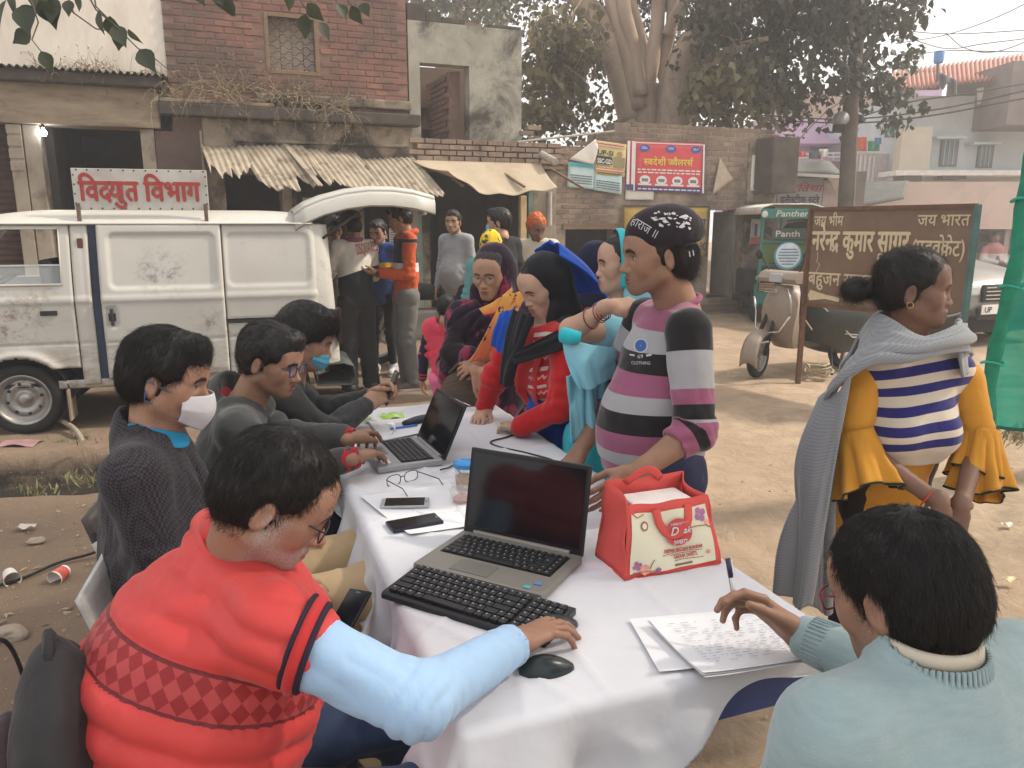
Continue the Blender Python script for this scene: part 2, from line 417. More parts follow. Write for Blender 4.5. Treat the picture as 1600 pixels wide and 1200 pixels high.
mb=MB();fbox(mb,-7,.3,0,3.1,-3.3,-3.2);fbox(mb,-7,.3,2.9,3.0,-3.2,-.3);fbox(mb,-1.2,-1.1,0,2.9,-3.2,-.33);fbox(mb,.12,.25,0,2.9,-3.2,-.33)
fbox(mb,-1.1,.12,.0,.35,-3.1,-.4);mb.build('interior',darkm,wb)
for k in range(3):
 mb=MB();fbox(mb,-1.0,.05,.9+.55*k,.93+.55*k,-3.15,-2.8);mb.build('shelf',woodm,wb)
bulb=thing('light_bulb','small lit white bulb hanging in the dark shop behind the van','light bulb',FX(68,207,.09))
c0=FX(68,207,.09)
MB().lathe(c0+V(0,0,-.045),[(0,0),(.026,.01),(.036,.035),(.03,.06),(.015,.08),(.014,.1)],14).build('bulb_glass',glow('lit_bulb',(.85,.93,1),45),bulb,smooth=True)
MB().cyl(c0+V(0,0,.055),c0+V(0,0,.12),.017).build('bulb_holder',blackm,bulb);MB().cyl(c0+V(0,0,.12),c0+V(0,0,.75),.004,6).build('cord',blackm,bulb)
# --- brick building
bb=thing('brick_building','two storey old red brick building with a jali window over a ragged sheet awning','building',FW(1.8,0))
WIN=(1.46,2.14,3.48,4.22)
mb=fwall(MB(),.28,3.33,2.45,7.5,-.3,0,[WIN]);mb.build('upper_wall',mortar,bb)
lay_bricks(bb,BRICK,.26,3.36,3.20,5.05,-.022,[WIN],300,prefer=lambda p:p[1])
mb=MB();fbox(mb,1.30,3.36,3.10,3.22,0,.10);mb.build('ledge',dirtyp,bb,bevel=.02)
mb=MB();fbox(mb,.14,3.45,2.88,3.03,0,.24);mb.build('ledge',soot,bb,bevel=.02)
mb=MB();fbox(mb,.16,1.5,3.03,3.075,.02,.235);mb.build('ledge_cap',dirtyp,bb,bevel=.012)
mb=MB();fbox(mb,.62,3.36,2.44,2.88,0,.07);mb.build('band',dirtyp,bb,bevel=.02)
mb=MB();fbox(mb,1.0,3.3,2.60,2.64,.07,.12);mb.build('band_moulding',dirtyp,bb,bevel=.01)
win=link('window',MB().mesh('window'),bb)
w0,w1,z0,z1=WIN
wf=MB()
for a in((w0,w0+.05,z0,z1),(w1-.05,w1,z0,z1),(w0+.05,w1-.05,z1-.05,z1),(w0+.05,w1-.05,z0,z0+.05)):fbox(wf,*a,-.12,.012)
bpy.data.objects.remove(win)
win=wf.build('window',woodm,bb,bevel=.006)
mb=MB();fbox(mb,w0-.05,w1+.05,z0-.05,z1+.05,-.40,-.305);mb.build('backing',mk('pale_screen',(.62,.52,.42),.9,.2,6,.2,30),win)
gr=MB();nr=9
for k in range(nr+1):
 z=z0+.06+(z1-z0-.12)*k/nr
 gr.tube([FW(w0+.05+(w1-w0-.1)*i/40,z+.022*math.sin(i/40*6.283*4+k*3.14),-.04)for i in range(41)],.0075,5)
for k in range(1,4):
 s=w0+.05+(w1-w0-.1)*k/4;gr.bar(FW(s,z0+.04,-.045),FW(s,z1-.04,-.045),.009)
gr.build('jali_grille',ironm,win,smooth=True)
mb=fwall(MB(),.3,3.36,0,2.44,-.25,-.02,[(.85,1.55,0,2.2),(1.75,2.5,0,2.2),(2.66,3.1,0,2.15)]);mb.build('lower_wall',dirtyp,bb)
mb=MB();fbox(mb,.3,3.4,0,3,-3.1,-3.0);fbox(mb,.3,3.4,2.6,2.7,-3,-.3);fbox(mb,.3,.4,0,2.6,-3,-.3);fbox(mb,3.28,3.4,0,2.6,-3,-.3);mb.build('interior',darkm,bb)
for a in(1.56,2.52):
 mb=MB();fbox(mb,a,a+.12,0,2.40,-.02,.05);mb.build('post',pillarm,bb,bevel=.01)
mb=MB();fbox(mb,3.12,3.40,0,2.42,-.02,.10);mb.build('pillar',pillarm,bb,bevel=.012)
mb=MB();fbox(mb,3.405,3.47,0,2.30,.0,.07);mb.build('door_post',tealm,bb)
for i,(px,py,w,h)in enumerate(((598,362,.13,.2),(616,372,.14,.27),(645,366,.13,.2),(480,312,.12,.06))):
 a,z=FS(px,py,.11);mb=MB();fbox(mb,a-w/2,a+w/2,z-h/2,z+h/2,.105,.108)
 t=thing('paper_notice',['white printed notice pasted behind the capped man','longer white notice with lines of print beside the orange hoodie','white notice on the pillar behind the orange hoodie','small white slip pasted under the sheet awning'][i],'notice',FW(a,z,.105))  # the last slip is a pale stand-in for a lit shop tube
 mb.build('sheet',mk('notice_paper',(.5,.48,.44),.8,.05,20,0),t)
 pm=MB()
 for k in range(int(h/.035)):fbox(pm,a-w*.4,a-w*.4+w*random.uniform(.5,.8),z+h*.4-k*.034,z+h*.4-k*.034+.013,.108,.1085)
 pm.build('print',mk('print_ink',(.07,.07,.08),.8,.1,20,0),t)
def awn_sheet(s0,s1,zt,drop,out,skew,seed,rag,name='corrugated_sheet',pitch=.076,amp=.013):
 r_=np.random.default_rng(seed);nu=int((s1-s0)/pitch*8);nv=16;amp=.009;ph=r_.uniform(0,6)
 cuts=np.interp(np.linspace(0,1,nu+1),np.linspace(0,1,15),1-rag*r_.random(15)**1.3);cuts=np.clip(cuts+r_.normal(0,.018,nu+1),.2,1)
 def fn(u,w):
  k=w*cuts[int(round(u*nu))]
  return FW(s0+(s1-s0)*u+skew*k,zt-drop*k-.05*k*k+.02*math.sin(u*3+seed),.05+out*k)+FN*(amp*.6)*math.sin(u*(s1-s0)/pitch*6.283+ph)+V(0,0,amp*.8*math.sin(u*(s1-s0)/pitch*6.283+ph))
 return MB().grid(fn,nu,nv).build(name,tinm,bb,solid=.005,smooth=True)
awn_sheet(.58,1.12,2.56,.42,.85,.10,3,.55)
awn_sheet(1.02,1.85,2.58,.58,.95,.25,5,.30)
awn_sheet(1.80,2.55,2.54,.52,.98,.22,8,.22)
awn_sheet(2.50,3.38,2.46,.52,1.0,.18,11,.12)
MB().bar(FW(1.62,2.6,.08),FW(1.92,2.02,1.05),.07,.02).build('batten',pillarm,bb)
def creeper(name,label,s0,s1,zf,n_,L,seed,leaf=False):
 r_=random.Random(seed);t=thing(name,label,'dry plant',FW((s0+s1)/2,zf(0)))
 mb=MB()
 for i in range(n_):
  s=r_.uniform(s0,s1);z=zf((s-s0)/(s1-s0))+r_.uniform(-.02,.05);p=FW(s,z,r_.uniform(.05,.22));d=V(r_.gauss(0,.6),r_.gauss(-.2,.4),r_.uniform(-.6,1)).normalized();pts=[p]
  for k in range(6):
   d=(d+V(r_.gauss(0,.45),r_.gauss(0,.3),r_.gauss(-.10,.4))).normalized();p=p+d*L*r_.uniform(.1,.22);pts.append(p)
  mb.tube(pts,[.0045*(1-k/8)for k in range(7)],3,False)
  for p in pts[2:]:
   if r_.random()<.5:
    a=V(r_.gauss(0,1),r_.gauss(0,1),r_.gauss(0,1)).normalized()*.022;b_=a.cross(V(0,0,1))*.5;mb.add([p,p+a+b_,p+a*2,p+a-b_],[(0,1,2,3)])
 mb.build('stems',straw,t,recalc=False)
creeper('dry_creeper','tangle of dead creeper hanging over the dark ledge below the jali window',1.3,2.6,lambda u:3.08+.1*math.sin(u*5),150,.55,1)
creeper('dry_creeper','wiry dead weeds on the brick wall beside the cream plaster',.2,1.2,lambda u:3.1+.12*u,110,.6,2)
creeper('dry_grass_tuft','dry grass growing along the eave of the cream building',-1.1,.25,lambda u:3.32,150,.30,3)
# --- roofless plaster ruin
rb=thing('ruined_building','roofless grey plaster ruin with an empty doorway beside the brick building','building',FW(4.2,0))
DOOR=(3.52,4.25,2.74,3.76)
mb=fwall(MB(),3.36,5.06,2.72,4.30,-.28,-.03,[DOOR]);mb.build('upper_wall',ruinp,rb)
mb=MB()
for a,b_,h in((3.36,3.62,.22),(3.62,3.85,.14),(3.85,4.2,.08),(4.55,5.06,.05)):fbox(mb,a,b_,4.302,4.302+h,-.27,-.04)
mb.build('broken_parapet',soot,rb,bevel=.015)
mb=MB();fbox(mb,4.55,5.06,4.0,4.75,-1.9,-1.7);fbox(mb,4.3,4.55,4.0,4.45,-1.9,-1.7);mb.build('rear_wall',brick2,rb)
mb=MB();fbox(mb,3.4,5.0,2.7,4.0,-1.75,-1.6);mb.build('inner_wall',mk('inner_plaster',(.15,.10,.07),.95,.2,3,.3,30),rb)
mb=MB();fbox(mb,3.4,5.1,2.62,2.70,-1.7,-.3);mb.build('upper_floor',mortar,rb)
for z in(3.0,3.32):
 mb=MB();fbox(mb,3.44,4.10,z,z+.045,-1.59,-1.15);mb.build('shelf',woodm,rb)
mb=MB();fbox(mb,4.03,4.20,2.72,3.72,-1.5,-.30);mb.build('side_wall',mortar,rb)
inv=MW[rb].inverted()
for k in range(12):
 for j in range(4):
  o_=bpy.data.objects.new('brick',BRICK);COL.objects.link(o_);o_.parent=rb
  o_.matrix_local=inv@Matrix.Translation(FW(4.03,2.77+.079*k,-.42-.237*j-(.1 if k%2 else 0)))@Matrix.Rotation(R(22+90),4,'Z')
lay_bricks(rb,BRICKW,3.30,5.75,2.43,2.74,.05,(),60,keep=lambda s,z:z<2.66 or s<3.55 or s>3.62)
mb=MB();fbox(mb,3.36,5.62,2.40,2.715,-.28,.035);mb.build('parapet_core',mortar,rb)
lay_bricks(rb,BRICKW,5.02,5.42,2.76,3.0,-.02,(),8)
mb=MB();fbox(mb,3.38,5.7,2.36,2.40,-.1,.12);mb.build('lintel',woodm,rb)
mb=fwall(MB(),3.47,5.62,0,2.36,-.28,-.05,[(3.62,5.16,0,2.3)]);mb.build('lower_wall',dirtyp,rb)
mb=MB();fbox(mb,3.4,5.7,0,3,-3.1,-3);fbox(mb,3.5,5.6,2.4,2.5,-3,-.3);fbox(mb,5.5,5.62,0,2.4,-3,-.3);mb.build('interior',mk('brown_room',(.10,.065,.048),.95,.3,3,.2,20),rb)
mb=MB();fbox(mb,4.0,4.6,0,1.95,-2.98,-2.9);mb.build('inner_door',soot,rb)
mb=MB();fbox(mb,5.00,5.10,0,1.97,-.0,.09);mb.build('wooden_post',wood2,rb,bevel=.01)
mb=MB();fbox(mb,5.16,5.23,0,2.30,-.04,.03);mb.build('door_post',tealm,rb)
mb=MB();fbox(mb,5.23,5.62,0,2.34,-.04,.02);mb.build('pillar',pillarm,rb,bevel=.01)
MB().cyl(FX(858,300,.1),FX(858,352,.1),.045).build('drain_pipe',pipem,rb,smooth=.6)
MB().cyl(FX(846,241,.1),FX(868,253,.45),.055).build('spout',pipem,rb,smooth=.6)
ta=thing('tarpaulin_awning','tan tarpaulin awning with a torn front edge over the dark shop','awning',FW(4.5,2.4))
def tarp(u,w):
 a=FX(640+205*u,250+6*u,.13);b_=FX(700+171*u,295+8*math.sin(u*3.14)-28*max(0,.28-u)/.28+2*math.sin(u*23),.95)
 return a.lerp(b_,w)+V(0,0,-.035*math.sin(w*3.14)+.012*math.sin(u*9)*w)
MB().grid(tarp,60,14).build('cloth',tarpm,ta,solid=.008,smooth=True)
for a in(3.7,4.6,5.5):MB().bar(FW(a,2.36,.1),FW(a+.12,2.06,.9),.03).build('batten',woodm,ta)
# --- brick wall on the right with posters
bw=thing('brick_wall','weathered brick wall with a stepped broken top and pasted posters','wall',FW(7.5,0))
H1=(5.80,6.70,0,1.47);H2=(8.50,9.08,.30,1.78)
mb=fwall(MB(),5.62,9.80,0,2.70,-.3,-.01,[H1,H2]);fbox(mb,6.30,9.8,2.70,2.93,-.3,-.01);fbox(mb,6.62,9.7,2.93,3.10,-.3,-.01);mb.build('wall_core',mortar2,bw)
lay_bricks(bw,BRICKW,5.60,9.85,.04,3.22,-.035,[H1,H2,(6.72,8.45,.2,2.0)],300,keep=lambda s,z:z<2.72+.3*min(1,max(0,(s-5.9)/.9))+.14*(s>6.8),prefer=lambda p:-p[1])
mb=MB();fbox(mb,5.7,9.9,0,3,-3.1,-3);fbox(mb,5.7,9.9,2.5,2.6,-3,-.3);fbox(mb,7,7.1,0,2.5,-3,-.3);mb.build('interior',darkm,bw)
mb=MB();fbox(mb,8.50,9.08,.0,.30,-1.5,-.012);mb.build('step',dirtyp,bw,bevel=.02)
mb=MB();fbox(mb,9.0,9.06,.3,1.75,-.6,-.02);mb.build('door_leaf',mk('grey_door',(.22,.2,.17),.8,.2,6,.2,40),bw)
mb=MB();fbox(mb,5.75,6.75,1.47,1.56,-.1,.02);mb.build('lintel',woodm,bw)
mb=MB();fbox(mb,9.2,9.82,0,2.9,-.3,.05);mb.build('plaster_pier',dirtyp,bw,bevel=.03)
mb=MB();fbox(mb,9.3,9.85,2.05,2.95,.05,.5);mb.build('dark_overhang',soot,bw,bevel=.03)
MB().tube([FX(808,222,.0),FX(860,216,.02),FX(960,205,.03)],.018,6).build('pipe',pipem,bw)
poster_n=[0]
def poster(name,label,quad,mat,th=.003,cat='poster',curl=0.):
 poster_n[0]+=1;o=.012+.004*poster_n[0]
 q=[FX(px,py,o)for px,py in quad];t=thing(name,label,cat,(q[0]+q[1]+q[2]+q[3])/4)
 MB().grid(lambda u,w:q[0].lerp(q[1],u).lerp(q[3].lerp(q[2],u),w)+FN*(.004*math.sin(u*7+w*5)*w+curl*w*w),8,8).build('sheet',mat,t,solid=th,smooth=True)
 q=[p+FN*.011 for p in q]
 ex=(q[1]-q[0]);ey=(q[0]-q[3])
 def rect(u0,v0,u1,v1,m,nm,lift=0.):
  pt=lambda u,w:q[0].lerp(q[1],u).lerp(q[3].lerp(q[2],u),w)+FN*lift
  return MB().add([pt(u0,v0),pt(u1,v0),pt(u1,v1),pt(u0,v1)],[(0,3,2,1)]).build(nm,m,t,recalc=False)
 def text(tok,nm,m,u,w,h,width,bold=0.,lift=.002,italic=0.):
  p=q[0].lerp(q[1],u).lerp(q[3].lerp(q[2],u),w);return put_text(tok,nm,m,t,p,ex,ey,h*ey.length,None if width is None else width*ex.length,lift,italic,bold)
 def disc(u,w,ru,rv,m,nm,lift=.001):
  p=q[0].lerp(q[1],u).lerp(q[3].lerp(q[2],u),w)+FN*lift
  return MB().add([p+ex*ru*math.cos(a)+ey*rv*math.sin(a)for a in[6.283*k/24 for k in range(24)]],[tuple(range(24))]).build(nm,m,t,recalc=False)
 def lines(u0,u1,v0,v1,k,m,nm='small_print',lift=.0015):
  mb=MB();r_=random.Random(int(u0*999)+k)
  pt=lambda u,w:q[0].lerp(q[1],u).lerp(q[3].lerp(q[2],u),w)+FN*lift
  for i in range(k):
   w=v0+(v1-v0)*(i+.3)/k;hh=(v1-v0)/k*.45;u=u0
   while u<u1:
    d=r_.uniform(.03,.08);e=min(u+d,u1);mb.add([pt(u,w),pt(e,w),pt(e,w+hh),pt(u,w+hh)],[(0,3,2,1)]);u=e+.018
  return mb.build(nm,m,t,recalc=False)
 return t,rect,text,disc,lines
paper=mk('poster_paper',(.62,.58,.52),.7,.08,6,.1,30)
redp=mk('poster_red',(.62,.08,.09),.6,.08,5,.05,30)
cyanp=mk('poster_cyan',(.46,.60,.60),.7,.08,6,.05,30);tealp=mk('poster_teal',(.03,.33,.36),.6,.05,6,0)
bluep=mk('print_blue',(.05,.10,.34),.6,.05,9,0);yel=mk('print_yellow',(.75,.52,.08),.6,.05,9,0)
ink=mk('print_black',(.03,.03,.035),.6,.05,9,0);whp=mk('print_white',(.72,.70,.67),.6,.05,9,0)
navy=mk('print_navy',(.05,.05,.18),.6,.05,9,0);peach=mk('print_peach',(.70,.40,.28),.6,.05,9,0)
t,rect,text,disc,lines=poster('paper_poster','torn blank white poster sheet under the red jewellers poster',[(978,290),(1022,291),(1021,313),(977,312)],paper)
t,rect,text,disc,lines=poster('paper_poster','second red poster mostly covered by the jewellers poster over it',[(980,220),(1096,224),(1095,300),(978,297)],redp)
rect(.0,.0,.035,1,whp,'border',.001);rect(.06,.0,.09,1,whp,'border',.001);rect(.0,.88,.12,1,navy,'footer',.0015)
t,rect,text,disc,lines=poster('jewellers_poster','large red jewellers poster with yellow lettering and four white discs',[(991,222),(1101,226),(1099,302),(989,298)],redp)
rect(0,0,.018,1,whp,'border',.0005);rect(.975,0,1,1,whp,'border',.0005);rect(.018,0,.975,.018,whp,'border',.0005)
rect(.018,.9,.975,.995,navy,'footer',.001);lines(.06,.94,.925,.975,1,whp)
for u in(.14,.51,.87):disc(u,.115,.075,.075,bluep,'badge',.001);lines(u-.04,u+.04,.08,.13,2,whp,'badge_print',.002)
text([('half','स'),'व','द','े','श','ी',' ',('half','ज'),'व','ै','ल','र','स',('reph',)],'heading',yel,.13,.46,.20,.70,.03)
lines(.05,.95,.52,.64,2,whp)
for u in(.155,.385,.61,.84):
 disc(u,.765,.075,.095,whp,'disc',.001);rect(u-.09,.84,u+.09,.875,whp,'caption',.001)
 rect(u-.045,.735,u+.045,.80,mk('print_grey',(.2,.18,.2),.6),'picture',.002)
t,rect,text,disc,lines=poster('coaching_poster','pale blue coaching poster, left of the pair beneath the folded sheet',[(888,253),(930,258),(928,296),(886,292)],cyanp)
rect(.05,-.02,1,.13,tealp,'heading_band',.001);lines(.1,.9,.45,.85,4,ink)
t,rect,text,disc,lines=poster('coaching_poster','pale blue coaching poster half hidden below the yellow exam poster',[(929,262),(972,266),(971,304),(928,297)],cyanp)
lines(.08,.92,.5,.9,4,ink)
t,rect,text,disc,lines=poster('exam_poster','yellow exam coaching poster lettered UP-SI and SSC-GD',[(931,219),(979,226),(976,277),(929,272)],mk('poster_yellow',(.60,.50,.24),.7,.08,6,.05,30))
text(['UP-SI'],'lettering',ink,.06,.40,.20,.5,.03);rect(.03,.45,.55,.68,ink,'band',.001);text(['SSC-GD'],'lettering',whp,.06,.65,.19,.46,.03)
lines(.05,.5,.42,.46,1,ink);lines(.05,.5,.7,.74,1,ink);rect(0,.78,.98,.88,mk('print_rust',(.55,.16,.08),.6),'band',.0015);lines(.05,.95,.80,.86,1,whp,lift=.003);lines(.1,.9,.9,.98,1,ink);rect(.0,.02,.95,.14,peach,'band',.001);lines(.05,.9,.05,.11,1,ink,lift=.002)
disc(.78,.33,.09,.08,mk('print_skin',(.35,.22,.14),.7),'portrait_head');rect(.60,.42,.97,.74,mk('print_khaki',(.28,.24,.13),.7),'portrait_uniform',.001)
t,rect,text,disc,lines=poster('folded_sheet','pale torn poster corner folded over above the blue posters',[(889,249),(931,217),(934,230),(926,258)],paper,curl=.03)
t,rect,text,disc,lines=poster('torn_poster','torn triangular scrap of poster hanging right of the jewellers poster',[(1125,248),(1126,248),(1144,280),(1112,304)],mk('poster_tan',(.46,.37,.28),.8,.15,6,.2,20),curl=.03)
t,rect,text,disc,lines=poster('torn_poster','peeling white and teal poster at the right end of the brick wall',[(1176,238),(1208,250),(1210,300),(1170,298)],paper,curl=.04);rect(.2,.3,.5,.75,tealp,'print',.012);lines(.1,.9,.82,.95,2,ink,lift=.03)
t,rect,text,disc,lines=poster('paper_poster','small white and pink poster on the pier beside the green rickshaw',[(1174,342),(1190,342),(1188,380),(1171,382)],paper);rect(0,.72,1,1,mk('print_pink',(.6,.15,.15),.7),'band',.002);rect(.35,.2,.6,.68,bluep,'portrait',.002)
t,rect,text,disc,lines=poster('painted_sign','yellow painted board with dark Hindi letters behind the capped man',[(972,320),(1109,322),(1104,400),(972,440)],mk('yellow_paint',(.46,.31,.07),.8,.15,5,.2,30,dirt=(.3,.22,.12),ds=3),cat='sign')
rect(0,0,1,.03,mk('sign_frame',(.1,.06,.04),.7),'frame',.002);rect(0,0,.02,1,MATS['sign_frame'],'frame',.002);rect(.98,0,1,1,MATS['sign_frame'],'frame',.002)
text(['प',('sp',-.1),('ra',),('sp',.1),'ा','थ','ि','म','क'],'lettering',navy,.06,.40,.24,.42,.02);text(['स','क','ू','ल'],'lettering',navy,.70,.42,.24,.26,.02)
text(['1',' ','2',' ','8','0'],'lettering',navy,.78,.80,.16,.2)
# ------- trees
def leaf_mesh(name,centers,size,r_,droop=.6,fold=.25):
 """many heart-shaped folded leaves; centers (n,3)"""
 n=len(centers);ax=r_.normal(0,1,(n,3));ax[:,2]-=droop*1.4;ax/=np.linalg.norm(ax,axis=1)[:,None]
 sd=np.cross(ax,r_.normal(0,1,(n,3)));sd/=np.linalg.norm(sd,axis=1)[:,None];nm=np.cross(ax,sd)
 L=size*r_.uniform(.6,1.25,n)[:,None];wv=L*.40
 pts=np.stack([centers,centers+ax*L*.30+sd*wv-nm*fold*wv,centers+ax*L,centers+ax*L*.30-sd*wv-nm*fold*wv],1)
 v=pts.reshape(-1,3);b=np.arange(n)[:,None]*4
 f=np.concatenate([b+[0,1,2],b+[0,2,3]],0)
 return raw_mesh(name,v,f,False)
def leafmat(name,col,var=.5,hue=.03,trans=.35):
 m,n,b=newmat(name);co=nd(n,'TexCoord').outputs['Object'];g=nd(n,'NewGeometry')
 h=nd(n,'HueSaturation',{'Color':c4(col),'Value':nd(n,'MapRange',{'Value':g.outputs['Random Per Island'],'To Min':1-var,'To Max':1+var}).outputs[0],'Hue':nd(n,'MapRange',{'Value':noise(n,co,1.2,2),'From Min':.3,'From Max':.7,'To Min':.5-hue,'To Max':.5+hue}).outputs[0]})
 n.links.new(h.outputs[0],b.inputs['Base Color']);b.inputs['Roughness'].default_value=.55
 tr=nd(n,'BsdfTranslucent',{'Color':h.outputs[0]});mx=nd(n,'MixShader',{0:trans,1:b.outputs[0],2:tr.outputs[0]})
 n.links.new(mx.outputs[0],n.nodes['Material Output'].inputs[0]);return m
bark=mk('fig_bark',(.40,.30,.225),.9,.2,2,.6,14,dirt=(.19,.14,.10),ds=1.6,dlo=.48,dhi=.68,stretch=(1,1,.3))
leaf_dk=leafmat('fig_leaves',(.085,.083,.048));leaf_lit=leafmat('lit_leaves',(.16,.135,.065),.45)  # second leaf colour is lighter and yellower: sunlight painted into the lower sprays
def limb_tube(mb,pts,r0,r1,n=12,seed=0,k=22):
 """smooth tapering limb through the given points, slightly gnarled"""
 pts=[Vector(p)for p in pts];r_=random.Random(seed);P_=[2*pts[0]-pts[1]]+pts+[2*pts[-1]-pts[-2]];out=[]
 for i in range(1,len(P_)-2):
  for j in range(k//(len(pts)-1)):
   t=j/(k//(len(pts)-1));a,b_,c,d=P_[i-1:i+3]
   out.append(.5*((2*b_)+(c-a)*t+(2*a-5*b_+4*c-d)*t*t+(3*b_-a-3*c+d)*t**3))
 out.append(pts[-1]);m=len(out)
 rings=[];x=None;ph=r_.uniform(0,6)
 for i,p in enumerate(out):
  d=(out[min(i+1,m-1)]-out[max(i-1,0)]).normalized()
  if x is None:x=d.cross(V(0,1,0)).normalized()
  x=(x-d*x.dot(d)).normalized();y=d.cross(x);rr=r0+(r1-r0)*i/(m-1)
  rings.append([p+(x*math.cos(a)+y*math.sin(a))*rr*(1+.10*math.sin(3*a+ph+i*.12)+.05*math.sin(5*a-i*.3)+r_.gauss(0,.012))for a in[6.2832*q/n for q in range(n)]])
 mb.ring(rings)
def sample_clusters(r_,n,fn):
 out=[]
 while len(out)<n:
  px,py=r_.uniform(*fn['px']),r_.uniform(*fn['py'])
  if r_.random()>fn['d'](px,py):continue
  out.append(np.array(P(px,py,r_.uniform(*fn['Y']))))
 return np.array(out)
def leaves_at(r_,cl,per,rad):
 n=len(cl);k=per
 d=r_.normal(0,1,(n*k,3));d/=np.linalg.norm(d,axis=1)[:,None];d*=(r_.random((n*k,1))**.5)*rad*np.repeat(r_.uniform(.6,1.3,n),k)[:,None];d[:,2]*=.75
 return np.repeat(cl,k,0)+d
bt=thing('fig_tree','huge old fig tree with several pale trunks rising behind the brick wall','tree',G(1010,470)+V(0,2,0))
TY=15.6
base1=V(P(1000,190,TY).x,TY,-.1)
mb=MB();limb_tube(mb,[base1,P(1000,215,TY),P(1003,165,TY),P(1008,130,TY)],.46,.30,18,1);
mb.build('trunk',bark,bt,smooth=True)
for i,(pts,r0,r1)in enumerate((([(990,190,TY),(972,118,TY-.1),(945,55,TY-.2),(905,-5,TY-.3),(870,-70,TY-.3)],.36,.24),([(998,170,TY-.2),(985,100,TY-.3),(968,40,TY-.3),(950,-30,TY-.2),(935,-90,TY)],.27,.17),([(1000,150,TY-.35),(986,70,TY-.4),(975,15,TY-.5),(970,-60,TY-.4)],.20,.14),([(1008,150,TY-.1),(1020,90,TY-.1),(1028,30,TY),(1030,-60,TY)],.20,.15),([(1025,120,TY+.1),(1048,50,TY),(1052,-10,TY),(1056,-80,TY)],.15,.12),([(1042,55,TY-.1),(1058,18,TY-.2),(1082,-15,TY-.3),(1120,-60,TY-.4)],.14,.09),([(1010,130,TY-.1),(1000,60,TY+.2),(985,0,TY+.3),(975,-60,TY+.4)],.17,.12))):
 mb=MB();limb_tube(mb,[P(*p)for p in pts],r0*.82,r1*.78,12,10+i);mb.build('limb',bark,bt,smooth=True)
b2=thing('fig_tree','second thick fig trunk leaning right, close behind the first trunk','tree',V(P(1055,200,15.2).x,15.2,0))
for i,(pts,r0,r1,nm)in enumerate((([(1050,330,15.2),(1052,200,15.2),(1062,120,15.2),(1085,70,15.1),(1105,30,15.0),(1118,-40,15)],.52,.30,'trunk'),([(1075,90,15.0),(1098,40,14.8),(1112,20,14.7)],.20,.17,'limb'),([(1088,60,15.2),(1106,50,15.3),(1117,15,15.3),(1120,-50,15.4)],.20,.16,'limb'),([(1105,25,14.8),(1135,16,14.6),(1165,12,14.4),(1200,-10,14.2)],.10,.07,'limb'),([(1075,112,15),(1110,92,14.7),(1150,72,14.4),(1200,60,14)],.09,.05,'limb'),([(1078,120,15),(1130,90,14.5),(1170,68,14.2)],.07,.05,'limb'))):
 mb=MB();limb_tube(mb,[P(*p)for p in pts],r0*.80,r1*.78,14,30+i);mb.build(nm,bark,b2,smooth=True)
r_=np.random.default_rng(3)
def dens(px,py):
 d=.9
 if py>120:d=.75 if(px>1085 or px<960)else .5
 if px<900:d*=.55 if py<60 else .8
 if 1210<px<1300 and py<120:d*=.5
 return d
cl=sample_clusters(r_,190,dict(px=(815,1250),py=(-260,205),Y=(16.2,19.5),d=dens))
cf=sample_clusters(r_,60,dict(px=(1080,1260),py=(-150,120),Y=(13.4,15.0),d=lambda a,b:.8))
pts=np.concatenate([leaves_at(r_,cl,60,.75),leaves_at(r_,cf,70,.55)])
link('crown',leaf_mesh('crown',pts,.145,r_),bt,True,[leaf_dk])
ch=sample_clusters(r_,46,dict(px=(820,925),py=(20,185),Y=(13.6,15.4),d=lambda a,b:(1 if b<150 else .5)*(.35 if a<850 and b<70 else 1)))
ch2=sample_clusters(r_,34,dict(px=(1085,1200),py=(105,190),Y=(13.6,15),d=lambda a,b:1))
link('lower_sprays',leaf_mesh('lower_sprays',np.concatenate([leaves_at(r_,ch,34,.42),leaves_at(r_,ch2,34,.38)]),.17,r_,1.0),bt,True,[leaf_lit])
tw=MB()
for i in range(34):
 a=P(random.choice([random.uniform(830,930),random.uniform(1090,1240)]),random.uniform(-20,60),random.uniform(14.2,15.4));pts_=[a]
 for k in range(5):a=a+V(random.gauss(0,.2),random.gauss(-.05,.1),random.uniform(-.32,-.08));pts_.append(a)
 tw.tube(pts_,[.016-.0022*k for k in range(6)],4)
tw.build('twigs',bark,bt,recalc=False)['kind']='stuff'
st=thing('roadside_tree','slender dark roadside tree with a leafy crown standing behind the brown hoarding','tree',V(P(1330,300,14.2).x,14.2,0))
mb=MB();limb_tube(mb,[V(P(1326,300,14.2).x,14.2,-.1),P(1324,300,14.2),P(1331,150,14.2),P(1340,60,14.2),P(1345,-80,14.2)],.16,.10,10,4);mb.build('trunk',mk('dark_bark',(.13,.105,.085),.9,.25,4,.5,20),st,smooth=True)
mb=MB()
for pts_ in([(1332,130,14.2),(1290,70,14.0),(1250,40,13.8)],[(1336,110,14.2),(1370,60,14.2),(1400,20,14.3)],[(1333,150,14.2),(1365,130,14.0),(1390,125,13.9)],[(1338,70,14.2),(1310,20,14.4),(1290,-40,14.4)]):
 limb_tube(mb,[P(*p)for p in pts_],.06,.03,7,5)
mb.build('limb',MATS['dark_bark'],st,smooth=True)
def dens2(px,py):
 if py>150:return .55*(1 if 1260<px<1400 else .2)
 if px<1270 and 10<py<130:return .42
 if px>1360:return .75 if py<95 else(.9 if 105<py<160 and px<1405 else .12)
 return .95
cl=sample_clusters(r_,150,dict(px=(1205,1428),py=(-170,190),Y=(13.2,15.4),d=dens2))
link('crown',leaf_mesh('crown',leaves_at(r_,cl,40,.42),.14,r_,1.0),st,True,[leafmat('dark_leaves',(.048,.052,.035))])
t2=thing('far_tree','sunlit tree crown far behind the roofless ruin','tree',V(-3,24,0))
